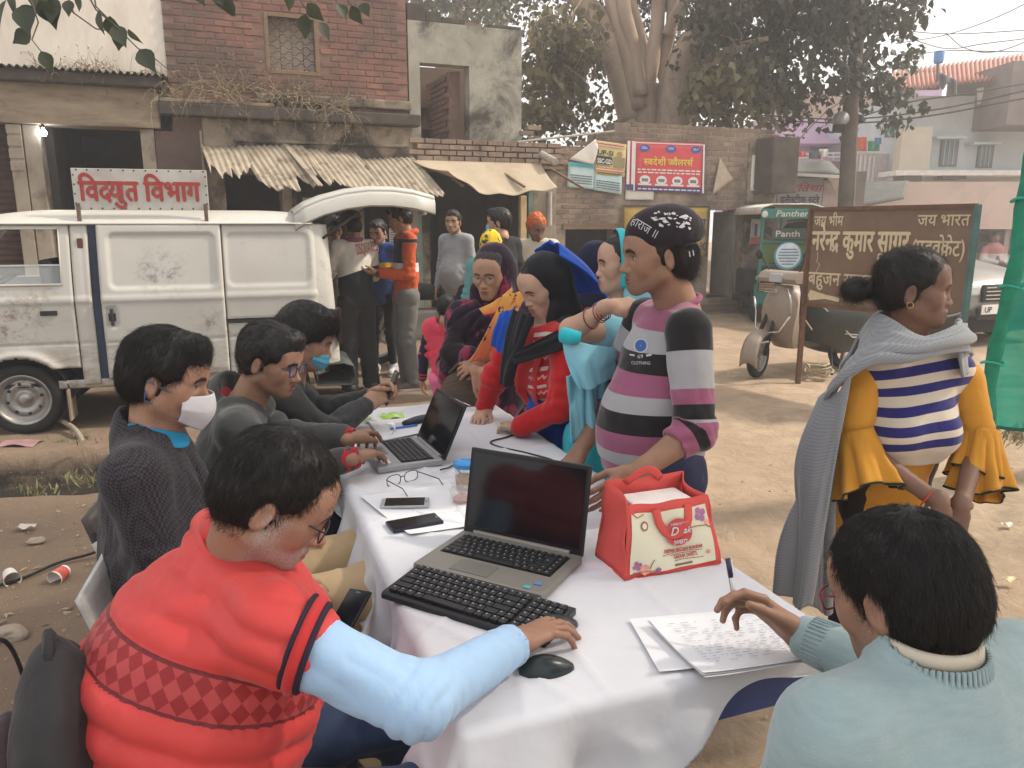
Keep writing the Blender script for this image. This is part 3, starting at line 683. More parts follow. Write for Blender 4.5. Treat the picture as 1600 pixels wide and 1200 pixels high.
cl=sample_clusters(r_,60,dict(px=(625,830),py=(-120,42),Y=(22,26),d=lambda a,b:.8))
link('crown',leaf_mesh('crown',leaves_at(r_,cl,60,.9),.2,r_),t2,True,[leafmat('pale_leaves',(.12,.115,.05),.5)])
mb=MB();limb_tube(mb,[V(-2.4,24,0),V(-2.3,24,3),V(-1.8,24,6.5),V(-1.2,24,9)],.3,.12);mb.build('trunk',bark,t2,smooth=True)
hb=thing('hanging_branch','thin branches with large dark leaves hanging in at the top left','branch',P(90,-40,4.2))
bm_=MB();twl=[[(20,-60,4.1),(50,5,4.1),(60,35,4.1),(50,62,4.1),(64,80,4.1)],[(85,-60,4.2),(115,20,4.2),(150,45,4.2),(185,50,4.2)],[(110,-60,4.0),(150,15,4.0),(180,40,4.0),(215,75,4.0),(240,90,4.0),(265,110,4.0),(285,135,4.0)],[(140,-50,4.3),(150,10,4.3),(185,45,4.3)],[(440,-60,4.4),(475,10,4.4),(490,25,4.4)],[(530,-60,4.5),(545,5,4.5),(560,15,4.5)],[(330,-50,4.2),(335,0,4.2),(350,10,4.2)]]
for c_ in twl:bm_.tube([P(*p)for p in c_],[.005-.0006*i for i in range(len(c_))],5)
bm_.build('twig',mk('twig_bark',(.10,.085,.07),.9),hb,smooth=True)
LM=MB();nl=12;ed=[(.0,.012),(.12,.20),(.28,.33),(.45,.34),(.62,.25),(.8,.11),(1.0,.0)]
LM.v=[];
for t_,w_ in ed:LM.v+=[(-w_,t_,-.06*(t_*1.5)**2+w_*.22),(0,t_,-.06*(t_*1.5)**2),(w_,t_,-.06*(t_*1.5)**2+w_*.22)]
for i in range(6):
 for j in(0,1):LM.f.append((3*i+j,3*i+j+1,3*i+j+4,3*i+j+3));LM.m.append(0)
leafme=LM.mesh('leaf',smooth=True);leafme.materials.append(leafmat('large_leaf',(.045,.058,.034),.2))
inv=MW[hb].inverted()
for px,py,L,ang,Y in((10,0,62,200,4.1),(35,8,55,170,4.1),(52,10,50,210,4.1),(75,-8,58,170,4.2),(83,5,40,190,4.2),(62,0,45,150,4.15),(108,0,30,185,4.2),(125,-8,32,190,4.2),(48,50,40,240,4.1),(64,80,36,150,4.1),(155,15,42,175,4.0),(172,25,44,170,4.0),(178,40,42,150,4.0),(187,50,32,185,4.0),(218,77,48,145,4.0),(200,45,32,140,4.1),(305,-25,40,160,4.2),(338,-20,50,150,4.2),(352,0,30,150,4.2),(455,-20,42,190,4.4),(480,5,38,140,4.4),(478,22,42,185,4.4),(498,35,34,145,4.4),(530,5,32,155,4.5),(548,10,34,150,4.5),(565,5,30,150,4.5),(20,-25,60,180,4.1),(60,-30,60,185,4.2)):
 k=L/1200*Y*.85;a=R(ang);o_=bpy.data.objects.new('leaf',leafme);COL.objects.link(o_);o_.parent=hb
 d=(P(px+math.sin(a)*50,py-math.cos(a)*50,Y+random.uniform(-.1,.1))-P(px,py,Y)).normalized()
 n_=V(random.gauss(0,.5),-1,random.gauss(.2,.4));x_=d.cross(n_).normalized();z_=x_.cross(d)
 M=Matrix((x_,d,z_)).transposed().to_4x4();M.translation=P(px,py,Y)
 o_.matrix_local=inv@M@Matrix.Diagonal((k,k,k,1))
 # ------- houses down the lane
lilac=mk('lilac_wash',(.56,.40,.55),.9,.07,2,.2,20,dirt=(.45,.35,.42),ds=.6);bluew=mk('pale_blue_wash',(.52,.56,.56),.9,.07,1.5,.2,15,dirt=(.38,.38,.36),ds=.7)
brickp=mk('far_brick',(.40,.29,.23),.95,.15,3,.4,14);creamw=mk('cream_wall',(.56,.50,.40),.9,.07,2,.2,20);pinkw=mk('pink_wash',(.56,.44,.38),.9,.06,1.2,.2,15,dirt=(.42,.34,.30),ds=.9)
redtin=mk('red_sheet',(.42,.17,.12),.7,.15,2,.2,15,dirt=(.4,.25,.19),ds=.7);glassd=mk('window_glass',(.14,.18,.21),.25,.2,3,0)
def XY(px,Y):q=P(px,345,Y);return q.x
def pbox(mb,px0,px1,py0,py1,Y,dep):
 """a box whose front face fills that pixel rectangle at distance Y"""
 a=P(px0,(py0+py1)/2,Y);b_=P(px1,(py0+py1)/2,Y);t_=P((px0+px1)/2,py0,Y).z;u=P((px0+px1)/2,py1,Y).z
 return mb.box(((a.x+b_.x)/2,Y+dep/2,(t_+u)/2),(b_.x-a.x,dep,t_-u))
lh=thing('lilac_house','lilac house with a railed terrace and washing down the lane','building',(XY(1300,27),27,0))
mb=MB();pbox(mb,1180,1412,186,350,27,5);mb.build('wall',lilac,lh)
mb=MB();pbox(mb,1255,1415,145,186,27.3,4);mb.build('brick_parapet',brickp,lh)
mb=MB();pbox(mb,1405,1470,130,196,26.9,3);pbox(mb,1434,1438,170,196,26.7,.2);mb.build('stair_tower',lilac,lh)
mb=MB();pbox(mb,1248,1330,218,224,25.8,1.2);mb.build('sunshade',lilac,lh)
mb=MB();pbox(mb,1266,1300,222,246,26.95,.1);mb.build('window',glassd,lh)
mb=MB();pbox(mb,1205,1420,246,252,24,3);mb.build('terrace_slab',lilac,lh)
for py in(239,245):MB().bar(P(1205,py+3,24),P(1420,py-3,24),.05).build('rail',whp,lh)
for px in range(1212,1420,18):MB().bar(P(px,240,24),P(px,250,24),.04).build('baluster',whp,lh)
mb=MB();pbox(mb,1325,1400,240,290,22.5,.3);mb.build('parapet_screen',mk('pink_jali',(.6,.5,.5),.9,.2,12,.5,12),lh)
mb=MB()
for px in range(1328,1368,7):pbox(mb,px,px+3,243,285,22.45,.04)
mb.build('balusters',whp,lh)
for i,(px,py,w,h,col,nm)in enumerate(((1212,229,10,16,(.05,.05,.07),0),(1230,236,11,9,(.5,.4,.3),0),(1253,241,12,8,(.6,.08,.06),0),(1273,242,18,12,(.08,.08,.1),0),(1287,240,14,14,(.7,.66,.6),0),(1345,225,18,22,(.65,.10,.04),0),(1365,228,18,16,(.02,.30,.16),0),(1372,220,10,10,(.1,.25,.5),0),(1390,207,16,16,(.08,.2,.17),0))):
 if i==0:continue
 t=thing('washing',['','small pale cloth on the terrace rail of the lilac house','red cloth hung on the terrace rail of the lilac house','black cloth hung on the terrace rail of the lilac house','white cloth hung on the terrace rail beside the black one','orange red clothes on a line right of the roadside trunk','green cloth hung beside the orange red clothes','blue cloth above the green cloth on the terrace','dark green cloth hung highest on the lilac terrace'][i],'laundry',P(px,py,22.3))
 def cl_(u,w,px=px,py=py,W_=w,H_=h):return P(px+(u-.5)*W_,py+(w-.5)*H_,22.3+.06*math.sin(u*9+w))
 MB().grid(cl_,8,4).build('cloth',mk('cloth_%d'%i,col,.9,.15,8,0),t,solid=.01,smooth=True)
wh=thing('pale_blue_house','pale blue house with a red corrugated roof and two windows','building',(XY(1500,22),22,0))
Wz=lambda px,py:P(px,py,22)
mb=MB()
pbox(mb,1405,1700,150,284,22,6);mb.build('wall',bluew,wh)
mb=MB();pbox(mb,1408,1455,198,266,21.6,.4);mb.build('cream_annexe',creamw,wh)
mb=MB();pbox(mb,1400,1700,266,274,21.0,1.0);mb.build('slab',mk('white_edge',(.72,.68,.62),.9),wh)
for a,b_,c_,d_ in((1469,1497,217,260),(1527,1552,226,262)):
 mb=MB();pbox(mb,a,b_,c_,d_,21.97,.1);w_=mb.build('window',woodm,wh)
 mb=MB();pbox(mb,a+2,b_-2,c_+2,d_-2,21.95,.03);mb.build('pane',glassd,w_)
 mb=MB()
 for q in range(1,4):pbox(mb,a+(b_-a)*q/4-.5,a+(b_-a)*q/4+.5,c_+2,d_-2,21.93,.015)
 mb.build('bar',bluew,w_)
 mb=MB();pbox(mb,a-4,b_+14,c_-4,c_-1,21.5,.5);mb.build('sunshade',bluew,wh)
mb=MB();pbox(mb,1505,1556,122,150,23.2,.2);mb.build('open_loft',mk('loft_dark',(.12,.11,.11),.9),wh)
mb=MB();pbox(mb,1563,1575,112,165,21.9,.5);mb.build('corner_pier',mk('pink_pier',(.62,.46,.4),.9),wh)
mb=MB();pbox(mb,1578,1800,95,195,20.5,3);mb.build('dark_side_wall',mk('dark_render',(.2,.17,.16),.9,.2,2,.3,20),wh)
def roofp(u,w):return P(1400+210*u,142-26*u,21.2).lerp(P(1395+215*u,112-28*u,24.5),w)+V(0,0,.045*math.sin(u*6.283*30))
MB().grid(roofp,240,4).build('roof',redtin,wh,solid=.02,smooth=True)
mb=MB();pbox(mb,1420,1470,110,140,23.5,.1);mb.build('loft_panel',brickp,wh)
t=thing('water_drum','small blue drum on a pole above the red roof','drum',P(1466,92,21.5));MB().lathe(P(1466,99,21.5),[(.10,0),(.12,.05),(.13,.25),(.11,.3)],14).build('drum',mk('drum_blue',(.08,.25,.6),.5),t,smooth=True)
MB().cyl(P(1464,132,21.5),P(1465,99,21.5),.03).build('pole',ironm,t)
t=thing('washing','dark clothes hanging under the corner of the red roof','laundry',P(1482,120,21))
MB().grid(lambda u,w:P(1467+28*u,112+14*u+w*(18+8*math.sin(u*9)),21.1+.1*math.sin(u*12)),14,5).build('cloth',mk('cloth_dark',(.09,.1,.12),.9),t,solid=.01,smooth=True)
t=thing('storage_bucket','white bucket standing on the loft ledge under the red roof','bucket',P(1537,152,21.9));MB().lathe(P(1537,163,21.8),[(.16,0),(.2,.4),(.21,.41)],16).build('bucket',whp,t,smooth=True)
ps=thing('pink_shopfront','long pinkish plaster shopfront with a dark arcade below','building',(XY(1480,18),18,0))
mb=MB();pbox(mb,1300,1800,284,350,18,3);mb.build('fascia',pinkw,ps)
MB().grid(lambda u,w:P(1322+98*u,286-3*u,17.7).lerp(P(1330+82*u,326-16*u,16.6),w),16,6).build('dark_awning',mk('dark_tarp',(.10,.105,.095)),ps,solid=.03,smooth=True)
mb=MB();pbox(mb,1412,1440,274,284,18.2,.5);pbox(mb,1475,1510,274,280,18.2,.5);mb.build('beam_ends',soot,ps)
mb=MB();pbox(mb,1300,1800,350,358,17.9,3);mb.build('lintel',pinkw,ps)
mb=MB();pbox(mb,1300,1800,350,450,20.8,.2);mb.build('back_wall',mk('arcade_wall',(.20,.19,.18),.9,.2,2,.2,20),ps)
for a,b_ in((1330,1345),(1566,1574),(1640,1660)):mb=MB();pbox(mb,a,b_,356,446,18.1,.4);mb.build('pillar',mk('grey_pillar',(.36,.34,.32),.9),ps)
mb=MB();pbox(mb,1300,1800,398,450,18.3,1.2);mb.build('plinth',mk('grey_plinth',(.34,.32,.30),.9),ps)
for px in(1535,1553):mb=MB();pbox(mb,px,px+14,366,378,20.7,.1);mb.build('wall_opening',soot,ps)
es=thing('electric_shop','small electric shop with a Hindi name board under a dark sheet roof','shop',(XY(1270,16),16,0))
mb=MB();pbox(mb,1213,1345,268,470,16.05,2);mb.build('wall',mk('shop_wall',(.2,.17,.15),.9,.2,3),es)
def esr(u,w):return P(1208+108*u,268+5*u,15.6).lerp(P(1214+98*u,250+4*u+14*max(0,u-.85)/.15,17),w)+V(0,0,.05*math.sin(u*11)*math.sin(w*3)+.05*math.sin(w*3.14))
MB().grid(esr,30,8).build('sheet_roof',mk('dark_tarp',(.10,.105,.095),.8,.2,3,.3,10),es,solid=.03,smooth=True)
MB().bar(P(1216,271,15.6),P(1330,277,15.6),.06).build('eave_batten',whp,es)
MB().grid(lambda u,w:P(1292+34*u,277+4*u,15.5).lerp(P(1312+4*u,318,15.7),w),8,6).build('hanging_sheet',mk('beige_sheet',(.42,.36,.3),.9),es,solid=.01,smooth=True)
sb=thing('shop_sign','grey shop board with red and black Hindi lettering','sign',P(1250,300,15.9))
mb=MB();pbox(mb,1217,1285,278,323,15.9,.06);mb.build('board',mk('board_grey',(.36,.36,.36),.7,.08,3),sb)
mb=MB();pbox(mb,1286,1318,282,323,15.92,.06);mb.build('side_panel',mk('board_pink',(.40,.30,.28),.8,.2,4,dirt=(.5,.45,.42),ds=4),sb)
_u=V(0,0,1);_x=V(1,0,0)
put_text(['म','न','ि','त','श','ा'],'lettering',mk('sign_red',(.42,.05,.05),.7),sb,P(1221,299,15.88),_x,_u,.20,.80,.004,.25,.02)
put_text(['इ','ल','ै',('half','क'),'ट',('caret',),'ी','क',' ',('half','स'),'ट','ो','र'],'lettering',ink,sb,P(1219,317,15.88),_x,_u,.185,.79,.004,0,.012)
for i,pts_ in enumerate(([(1330,187),(1420,160),(1500,148),(1620,128)],[(1200,188),(1340,192),(1460,180),(1620,150)],[(1180,180),(1330,186),(1470,170),(1620,138)],[(1400,68),(1480,54),(1560,26),(1640,-14)],[(1410,48),(1480,53),(1560,50),(1640,44)],[(1420,60),(1480,76),(1540,68),(1640,56)],[(1478,52),(1510,76),(1560,80),(1640,50)],[(1400,92),(1470,80),(1540,80),(1640,82)],[(1215,260),(1245,222),(1290,176),(1330,150)])):
 t=thing('overhead_cable',['upper of two thick cables sagging across the blue house','lowest thick cable crossing behind the slender trunk','middle thick cable sagging across the lilac house','cable rising steeply to the top right corner of the sky','thin level cable high in the sky','thin cable sagging above the blue drum','looping slack cable hanging in the sky at the right','lowest thin cable just above the red roof','slanting cable from the shop roof up to the slender tree'][i],'cable',P(*pts_[0],17))
 q=[P(*p,17+.5*k)for k,p in enumerate(pts_)];mb=MB();limb_tube(mb,q,.018 if i<3 else .010,.018 if i<3 else .010,5,0,24);mb.build('cable',blackm,t,smooth=True)
t=thing('meter_box','dark round meter fixed to the slender roadside trunk','meter',P(1314,190,14));MB().lathe(P(1314,186,14.05),[(0,-.1),(.11,-.09),(.13,0),(.12,.09),(0,.1)],18,(0,1,0)).build('dial',mk('meter_grey',(.25,.25,.25),.5),t,smooth=True);mb=MB();pbox(mb,1306,1320,194,206,13.95,.15);mb.build('box',blackm,t);mb=MB();pbox(mb,1312,1330,187,191,14.02,.06);mb.build('bracket',ironm,t)
# ------- brown hoarding
hd=thing('hoarding','brown painted hoarding on posts with cream Hindi lettering and an arrow','sign',G(1257,595))
TL,TR,BR,BL=P(1268,327,7.6),P(1527,331,6.3),P(1498,512,6.3),P(1258,475,7.6)
TR=V(TR.x,TR.y,TL.z+.01);BRx=V(TR.x-.0,TR.y,BR.z);HX=(TR-TL).normalized();Hn=HX.cross(V(0,0,1)).normalized()
BLx=V(TL.x,TL.y,BL.z);BRx=V(TR.x,TR.y,BLx.z)
HL=(TR-TL).length;HH=TL.z-BLx.z;HO=BLx
boardm=mk('hoarding_brown',(.185,.115,.078),.6,.14,2.5,.1,40,dirt=(.27,.20,.15),ds=1.6,dlo=.5,dhi=.85)
MB().frame(HO+HX*HL/2+V(0,0,HH/2)-Hn*.012,HX,Hn,(0,0,1),HL,.02,HH).build('panel',boardm,hd)
rustf=mk('rust_frame',(.15,.075,.045),.8,.3,15,.2,60)
for a,b_ in((HO,HO+HX*HL),(HO+V(0,0,HH),HO+HX*HL+V(0,0,HH))):MB().bar(a,b_,.03,.035).build('rail',rustf,hd)
for k,m_ in((0,rustf),(HL,mk('teal_post',(.09,.17,.17),.6,.2,12,.1,40))):
 q=HO+HX*k;MB().bar(V(q.x,q.y,-.1),V(q.x,q.y,TL.z+.02),.045).build('post',m_,hd,bevel=.004)
crm=mk('sign_cream',(.68,.56,.38),.7,.08,20,0,dirt=(.45,.33,.22),ds=12,dlo=.62,dhi=.8)
def htext(tok,u,v,h,w,b=.014):return put_text(tok,'lettering',crm,hd,HO+HX*u*HL+V(0,0,v*HH),HX,(0,0,1),h*HH,w*HL,.004,0,b)
htext(['ज','य',' ','भ','ी','म'],.03,.83,.15,.20)
htext(['ज','य',' ','भ','ा','र','त'],.69,.83,.15,.28)
htext(['न','र','े',('half','न'),'द',('ra',),' ','क','ु','म','ा','र',' ','स','ा','ग','र'],.025,.58,.30,.63,.022)
htext(['(','ए','ड','व','ो','क','े','ट',')'],.67,.56,.21,.29)
htext(['ब','ह','ु','ज','न',' ','स','म','ा','ज'],.02,.22,.20,.46)
htext(['ि','न'],.47,.42,.16,.055);htext(['ि','न'],.31,.04,.15,.055)
ar=[(.04,.16),(.025,.10),(.04,.045),(.15,.075),(.25,.055),(.25,.10),(.15,.12)]
MB().add([HO+HX*(u*HL)+V(0,0,v*HH)+Hn*.005 for u,v in ar],[tuple(range(7))]).build('arrow',crm,hd)
vs,fs=stroke([(.07,.56),(.075,.5),(.07,.46),(.095,.43),(.08,.38),(.072,.35)],.004)
MB().add([HO+HX*(p.x*HL)+V(0,0,p.y*HH)+Hn*.005 for p in vs],fs).build('scratch',crm,hd)
ro=thing('rope_heap','loose heap of pale straw rope at the foot of the hoarding post','rope',G(1275,592))
mb=MB();b0=G(1275,592)
for i in range(9):
 a=random.uniform(0,6);pts_=[b0+V(.12*math.cos(a+k*.8+random.gauss(0,.2))+random.gauss(0,.02),.10*math.sin(a+k*.8),.02+.05*random.random()+.012*i)for k in range(8)]
 limb_tube(mb,pts_,.010,.008,5,i,28)
mb.build('rope',mk('straw_rope',(.42,.34,.24),.9,.2,30),ro,smooth=True)
# ------- the white van (x along its side, z up, o = out of its near side)
def VW(x,z,o=0.):return VO+VT*x+VN*o+V(0,0,z)
def VX(px,py,o=0.):
 r=ray(px,py);k=(VO+VN*o-V(0,0,CAM_H)).dot(VN)/r.dot(VN);q=V(0,0,CAM_H)+r*k-VO
 return q.dot(VT),q.z
vanw,n,b=newmat('van_white')
co=nd(n,'TexCoord').outputs['Object']
c=mixc(n,ramp(n,noise(n,co,1.3,6,.6),.35,.7),(.50,.485,.445),(.45,.43,.385))
gri=noise(n,nd(n,'Mapping',{'Vector':co,'Scale':(1,1,3)}).outputs[0],5,10,.75)
sep=nd(n,'SeparateXYZ',{0:co}).outputs[2]
low=nd(n,'MapRange',{'Value':sep,'From Min':.3,'From Max':.95,'To Min':.22,'To Max':0}).outputs[0]
c=mixc(n,ramp(n,nd(n,'Math',{0:gri,1:low},operation='ADD').outputs[0],.60,.82),c,(.30,.25,.20))
c=mixc(n,nd(n,'Math',{0:ramp(n,noise(n,co,2.2,12,.8),.59,.67),1:.65},operation='MULTIPLY').outputs[0],c,(.26,.22,.18))
for px_,py_,rr_,cc_ in((18,505,.26,(.20,.14,.11)),(250,425,.24,(.20,.19,.18)),(60,470,.16,(.24,.19,.15)),(330,500,.14,(.26,.23,.2)),(100,600,.2,(.17,.12,.09))):
 k_=VX(px_,py_);w_=VW(k_[0],k_[1]);ds_=nd(n,'VectorMath',{0:co,1:w_},operation='DISTANCE').outputs['Value']
 f_=nd(n,'Math',{0:nd(n,'MapRange',{'Value':ds_,'From Min':rr_*.3,'From Max':rr_,'To Min':1,'To Max':0}).outputs[0],1:ramp(n,noise(n,co,13,10,.78),.48,.62)},operation='MULTIPLY').outputs[0]
 c=mixc(n,f_,c,cc_)
n.links.new(c,b.inputs['Base Color']);b.inputs['Roughness'].default_value=.38
n.links.new(nd(n,'Bump',{'Strength':.05,'Distance':.01,'Height':noise(n,co,3,3)}).outputs[0],b.inputs['Normal'])
seal=mk('seal_black',(.025,.026,.03),.7,.2,20,.1,60);bluein=mk('van_blue_inside',(.03,.045,.075),.7,.2,8)
glass,n,b=newmat('clear_glass');b.inputs['Base Color'].default_value=(.8,.85,.85,1);b.inputs['Roughness'].default_value=.05;b.inputs['Alpha'].default_value=.18
van=thing('van','dirty white van with its tailgate raised and a Hindi board on the roof','van',VO)
def side_o(z):
 return np.where(z<.45,-.03*(.45-z)/.2,np.where(z<.98,.0,-.10*((z-.98)/.6)**1.25))
def groove(z,c,w,d):return-d*np.exp(-((z-c)/w)**2)
def rrect(x,z,x0,x1,z0,z1,r):
 cx,cz=(x0+x1)/2,(z0+z1)/2;qx=np.abs(x-cx)-(x1-x0)/2+r;qz=np.abs(z-cz)-(z1-z0)/2+r
 return np.hypot(np.maximum(qx,0),np.maximum(qz,0))+np.minimum(np.maximum(qx,qz),0)-r
def side_panel(name,x0,x1,z0,z1,relief,hole=None,edge=.012,base=0.,res=.0125):
 nx,nz=int((x1-x0)/res)+1,int((z1-z0)/res)+1
 X,Z=np.meshgrid(np.linspace(x0,x1,nx),np.linspace(z0,z1,nz));X=X.ravel();Z=Z.ravel()
 o=side_o(Z)+base+groove(Z,.69,.008,.006)+.008*sstep(.985,1.0,Z)*(1-sstep(1.03,1.05,Z))+relief(X,Z)
 d=np.minimum(np.minimum(X-x0,x1-X),np.minimum(Z-z0,z1-Z));o=o-.008*np.clip(1-d/edge,0,1)**2
 o=o+.0025*fbm(np.stack([X*3,Z*3,0*X],1),2,4)
 p=np.array(VO)[None]+X[:,None]*np.array(VT)+o[:,None]*np.array(VN)+Z[:,None]*np.array((0,0,1))
 a=(np.arange(nz-1)[:,None]*nx+np.arange(nx-1)[None]).ravel();f=np.stack([a,a+1,a+nx+1,a+nx],1)
 if hole is not None:
  cx,cz=X[f].mean(1),Z[f].mean(1);f=f[~hole(cx,cz)]
 o_=link(name,raw_mesh(name,p,f),van,True,[vanw]);md=o_.modifiers.new('solid','SOLIDIFY');md.thickness=.012;md.offset=-1;return o_
arch=lambda x,z:np.hypot(x-.03,z-.27)<.325
rear_arch=lambda x,z:np.hypot(x-1.87,z-.27)<.325
bulge=lambda x,z:.022*np.exp(-((np.hypot(x-.03,z-.27)-.345)/.03)**2)
fd=side_panel('front_door',-.60,.455,.50,1.575,lambda x,z:bulge(x,z)-.012*(1-sstep(-.005,.015,np.abs(rrect(x,z,-.55,.40,1.10,1.55,.04))))*0,lambda x,z:arch(x,z)|(rrect(x,z,-.55,.385,1.135,1.545,.03)<0))
sd=side_panel('sliding_door',.640,1.52,.40,1.578,lambda x,z:-.018*(1-sstep(-.03,.006,rrect(x,z,.70,1.48,1.085,1.515,.06)))-.012*(1-sstep(-.008,.004,rrect(x,z,.665,.745,.80,.96,.025))),base=.018)
rp=side_panel('rear_quarter_panel',1.525,2.30,.34,1.578,lambda x,z:bulge(x+.03-1.87,z)-.014*(1-sstep(-.03,.006,rrect(x,z,1.54,2.20,1.085,1.515,.07)))-.10*sstep(2.16,2.32,x)**2,lambda x,z:rear_arch(x,z))
bp_=side_panel('door_pillar',.46,.580,.36,1.578,lambda x,z:bulge(x,z)*0-.004*np.exp(-((x-.535)/.01)**2),None)
sl_=side_panel('sill',.28,1.52,.335,.405,lambda x,z:0*x,None,base=-.01)
nose=side_panel('front_wing',-.80,-.605,.40,1.1,lambda x,z:-.1*sstep(-.6,-.8,x)**2,arch)
def sec(x,zt,inset=0.,zb=.36):
 far=-1.40
 ys=[(-.045-inset,zb),(-.03-inset,.9),(-.06-inset,1.2),(-.125-inset,1.565),(-.11-inset,1.582),(-.15-inset,1.60+(zt-1.66)*.6),(-.22,zt-.022),(-.36,zt),(-.70,zt+.012),(-1.04,zt),(-1.2,zt-.03),(-1.28,1.56),(-1.37,1.1),(far,.9),(far,zb)]
 return[VW(x,z,o)for o,z in ys]
roof=MB()
for x0_,x1_ in((-.15,2.23),):
 rs=[]
 for x in np.linspace(x0_,x1_,24):
  zt=1.665-.03*max(0,(x-1.75)/.48)**2-.045*max(0,(.25-x)/.4)**2
  rs.append([p for p in sec(x,zt)[3:12]])
 roof.ring(rs,cap=False,wrap=False)
roof.build('roof',vanw,van,solid=.02,smooth=.9)
MB().tube([VW(x,1.578,-.088)for x in np.linspace(-.4,2.22,12)],.013,6,flat=.6).build('rain_gutter',vanw,van,smooth=True)
sh=MB();sh.ring([sec(x,1.6,.04)[:3][::-1]+sec(x,1.6,.04)[-4:][::1]for x in(-.7,2.2)],wrap=False,cap=False)
fs_=MB();fs_.ring([[VW(x,z,o)for o,z in((-1.40,.36),(-1.40,.9),(-1.36,1.12))]for x in(-.7,2.3)],wrap=False,cap=False)
fs_.ring([[VW(x,z,o)for o,z in((-1.36,1.12),(-1.27,1.57))]for x in(.5,2.25)],wrap=False,cap=False)
fs_.build('far_side',vanw,van,solid=.02)
mb=MB();mb.frame(VW(.8,.37,-.72),VT,VN,(0,0,1),3.0,1.3,.03);mb.build('floor',seal,van)
mb=MB()
for a in((.02,.55),(.02,1.0)):pass
mb.frame(VW(.02,.72,-.45),VT,VN,(0,0,1),.45,.5,.5);mb.frame(VW(.24,1.0,-.45),VT,VN,(0,0,1),.1,.46,.62);mb.frame(VW(.24,1.0,-1.0),VT,VN,(0,0,1),.1,.46,.62)
mb.build('front_seat',mk('seat_cloth',(.05,.05,.055),.9),van,bevel=.03)
mb=MB();mb.frame(VW(-.38,.95,-.7),VT,VN,(0,0,1),.3,1.2,.2);mb.build('dashboard',seal,van,bevel=.03)
q=VW(-.16,1.12,-.42);ax=(VT*-.5+V(0,0,.86)).normalized();e1=ax.orthogonal().normalized();e2=ax.cross(e1)
MB().tube([q+(e1*math.cos(a)+e2*math.sin(a))*.19 for a in[6.283*k/24 for k in range(24)]],.014,6,closed=True).build('steering_wheel',seal,van,smooth=True)
MB().tube([VW(-.62,1.08,-.04),VW(-.18,1.6,-.1)],.04,8).build('windscreen_pillar',vanw,van,smooth=True)
mb=MB();mb.add([VW(-.64,1.08,-.06),VW(-.64,1.08,-1.33),VW(-.2,1.6,-1.25),VW(-.2,1.6,-.13)],[(0,1,2,3)]);mb.build('windscreen',glass,van,solid=.005)
mb=MB();mb.ring([[VW(-.82,z,o)for o,z in((-.06,.4),(-.06,1.08),(-1.34,1.08),(-1.34,.4))]],cap=False);mb.f.append((0,1,2,3));mb.m.append(0);mb.build('nose',vanw,van,solid=.02)
fr=MB();x0,x1,z0,z1=-.55,.385,1.135,1.545
def so(z):return float(side_o(np.array([z]))[0])
fr.tube([VW(x,z,so(z)+.0)for x,z in((x0,z0),(x1-.0,z0),(x1,z1),(x0,z1))],.011,6,closed=True);fr.build('window_frame',vanw,fd,smooth=True)
MB().add([VW(x0,z0,so(z0)-.012),VW(x1,z0,so(z0)-.012),VW(x1,1.275,so(1.275)-.012),VW(x0,1.275,so(1.275)-.012)],[(0,1,2,3)]).build('window_glass',glass,fd,solid=.004)
MB().bar(VW(x0,1.277,so(1.277)-.012),VW(x1,1.277,so(1.277)-.012),.012).build('glass_edge',mk('glass_edge_grey',(.5,.52,.52),.3),fd)
mb=MB();mb.frame(VW(.28,.925,.004),VT,VN,(0,0,1),.115,.014,.036);mb.build('door_handle',seal,fd,bevel=.006)
mb=MB();mb.frame(VW(.527,1.435,so(1.435)+.003),VT,VN,(0,0,1),.04,.012,.075);mb.build('reflector',mk('reflector_brown',(.12,.04,.03),.3),bp_,bevel=.008)
mb=MB();mb.frame(VW(.705,.88,.015),VT,VN,(0,0,1),.022,.022,.13);mb.build('handle',seal,sd,bevel=.006)
mb=MB();mb.frame(VW(.705,.88,.009),VT,VN,(0,0,1),.05,.008,.06);mb.build('handle_backing',seal,sd,bevel=.004)
mb=MB()
for k in range(12):
 z=.36+k*.1;mb.frame(VW(.608,z+.05,so(z+.05)-.058),VT,VN,(0,0,1),.075,.08,.1)
mb.build('door_seal',bluein,van)
for z in(.80,.835):MB().bar(VW(1.53,z+.012,.006),VW(2.36,z+.012,.004-.03),.018,.016,up=VN).build('slide_rail',seal if z<.82 else steelm,van)
MB().bar(VW(1.53,.825,-.002),VW(2.2,.825,-.006),.05,.008,up=VN).build('rail_channel',seal,van)
tc=MB();zs=[.42,.55,.7,.85,1.0,1.1,1.25,1.4,1.5,1.57]
tc.ring([[VW(2.25+dx-.0,z,so(z)+o)for dx,o in((-.06,-.012),(.03+b2,-.03),(.09+b2,-.08),(.10+b2,-.16),(.02,-.17),(-.06,-.06))]for z in zs for b2 in((1.57-z)*.05,)],cap=True)
tc.build('rear_pillar',vanw,van,smooth=.8)
mb=MB();mb.frame(VW(2.405,.74,-.085),VT,VN,(0,0,1),.03,.13,.30);mb.build('tail_lamp',mk('lamp_dark_red',(.05,.012,.012),.25),van,bevel=.01)
mb=MB();mb.ring([[VW(x,z,o)for o in(.01,-1.42)]for x,z in((2.2,.42),(2.42,.43),(2.50,.40),(2.52,.30),(2.48,.24),(2.2,.25))],closed=True,wrap=False);mb.build('rear_bumper',mk('bumper_grey',(.045,.05,.052),.6,.2,12,.1,50),van,solid=.01,smooth=.7)
mb=MB();mb.frame(VW(2.36,.58,-.72),VT,VN,(0,0,1),.04,1.25,.3);mb.build('tail_sill',vanw,van,bevel=.01)
mb=MB();mb.frame(VW(1.55,.9,-.7),VT,VN,(0,0,1),.05,1.22,1.1);mb.build('bulkhead',bluein,van)
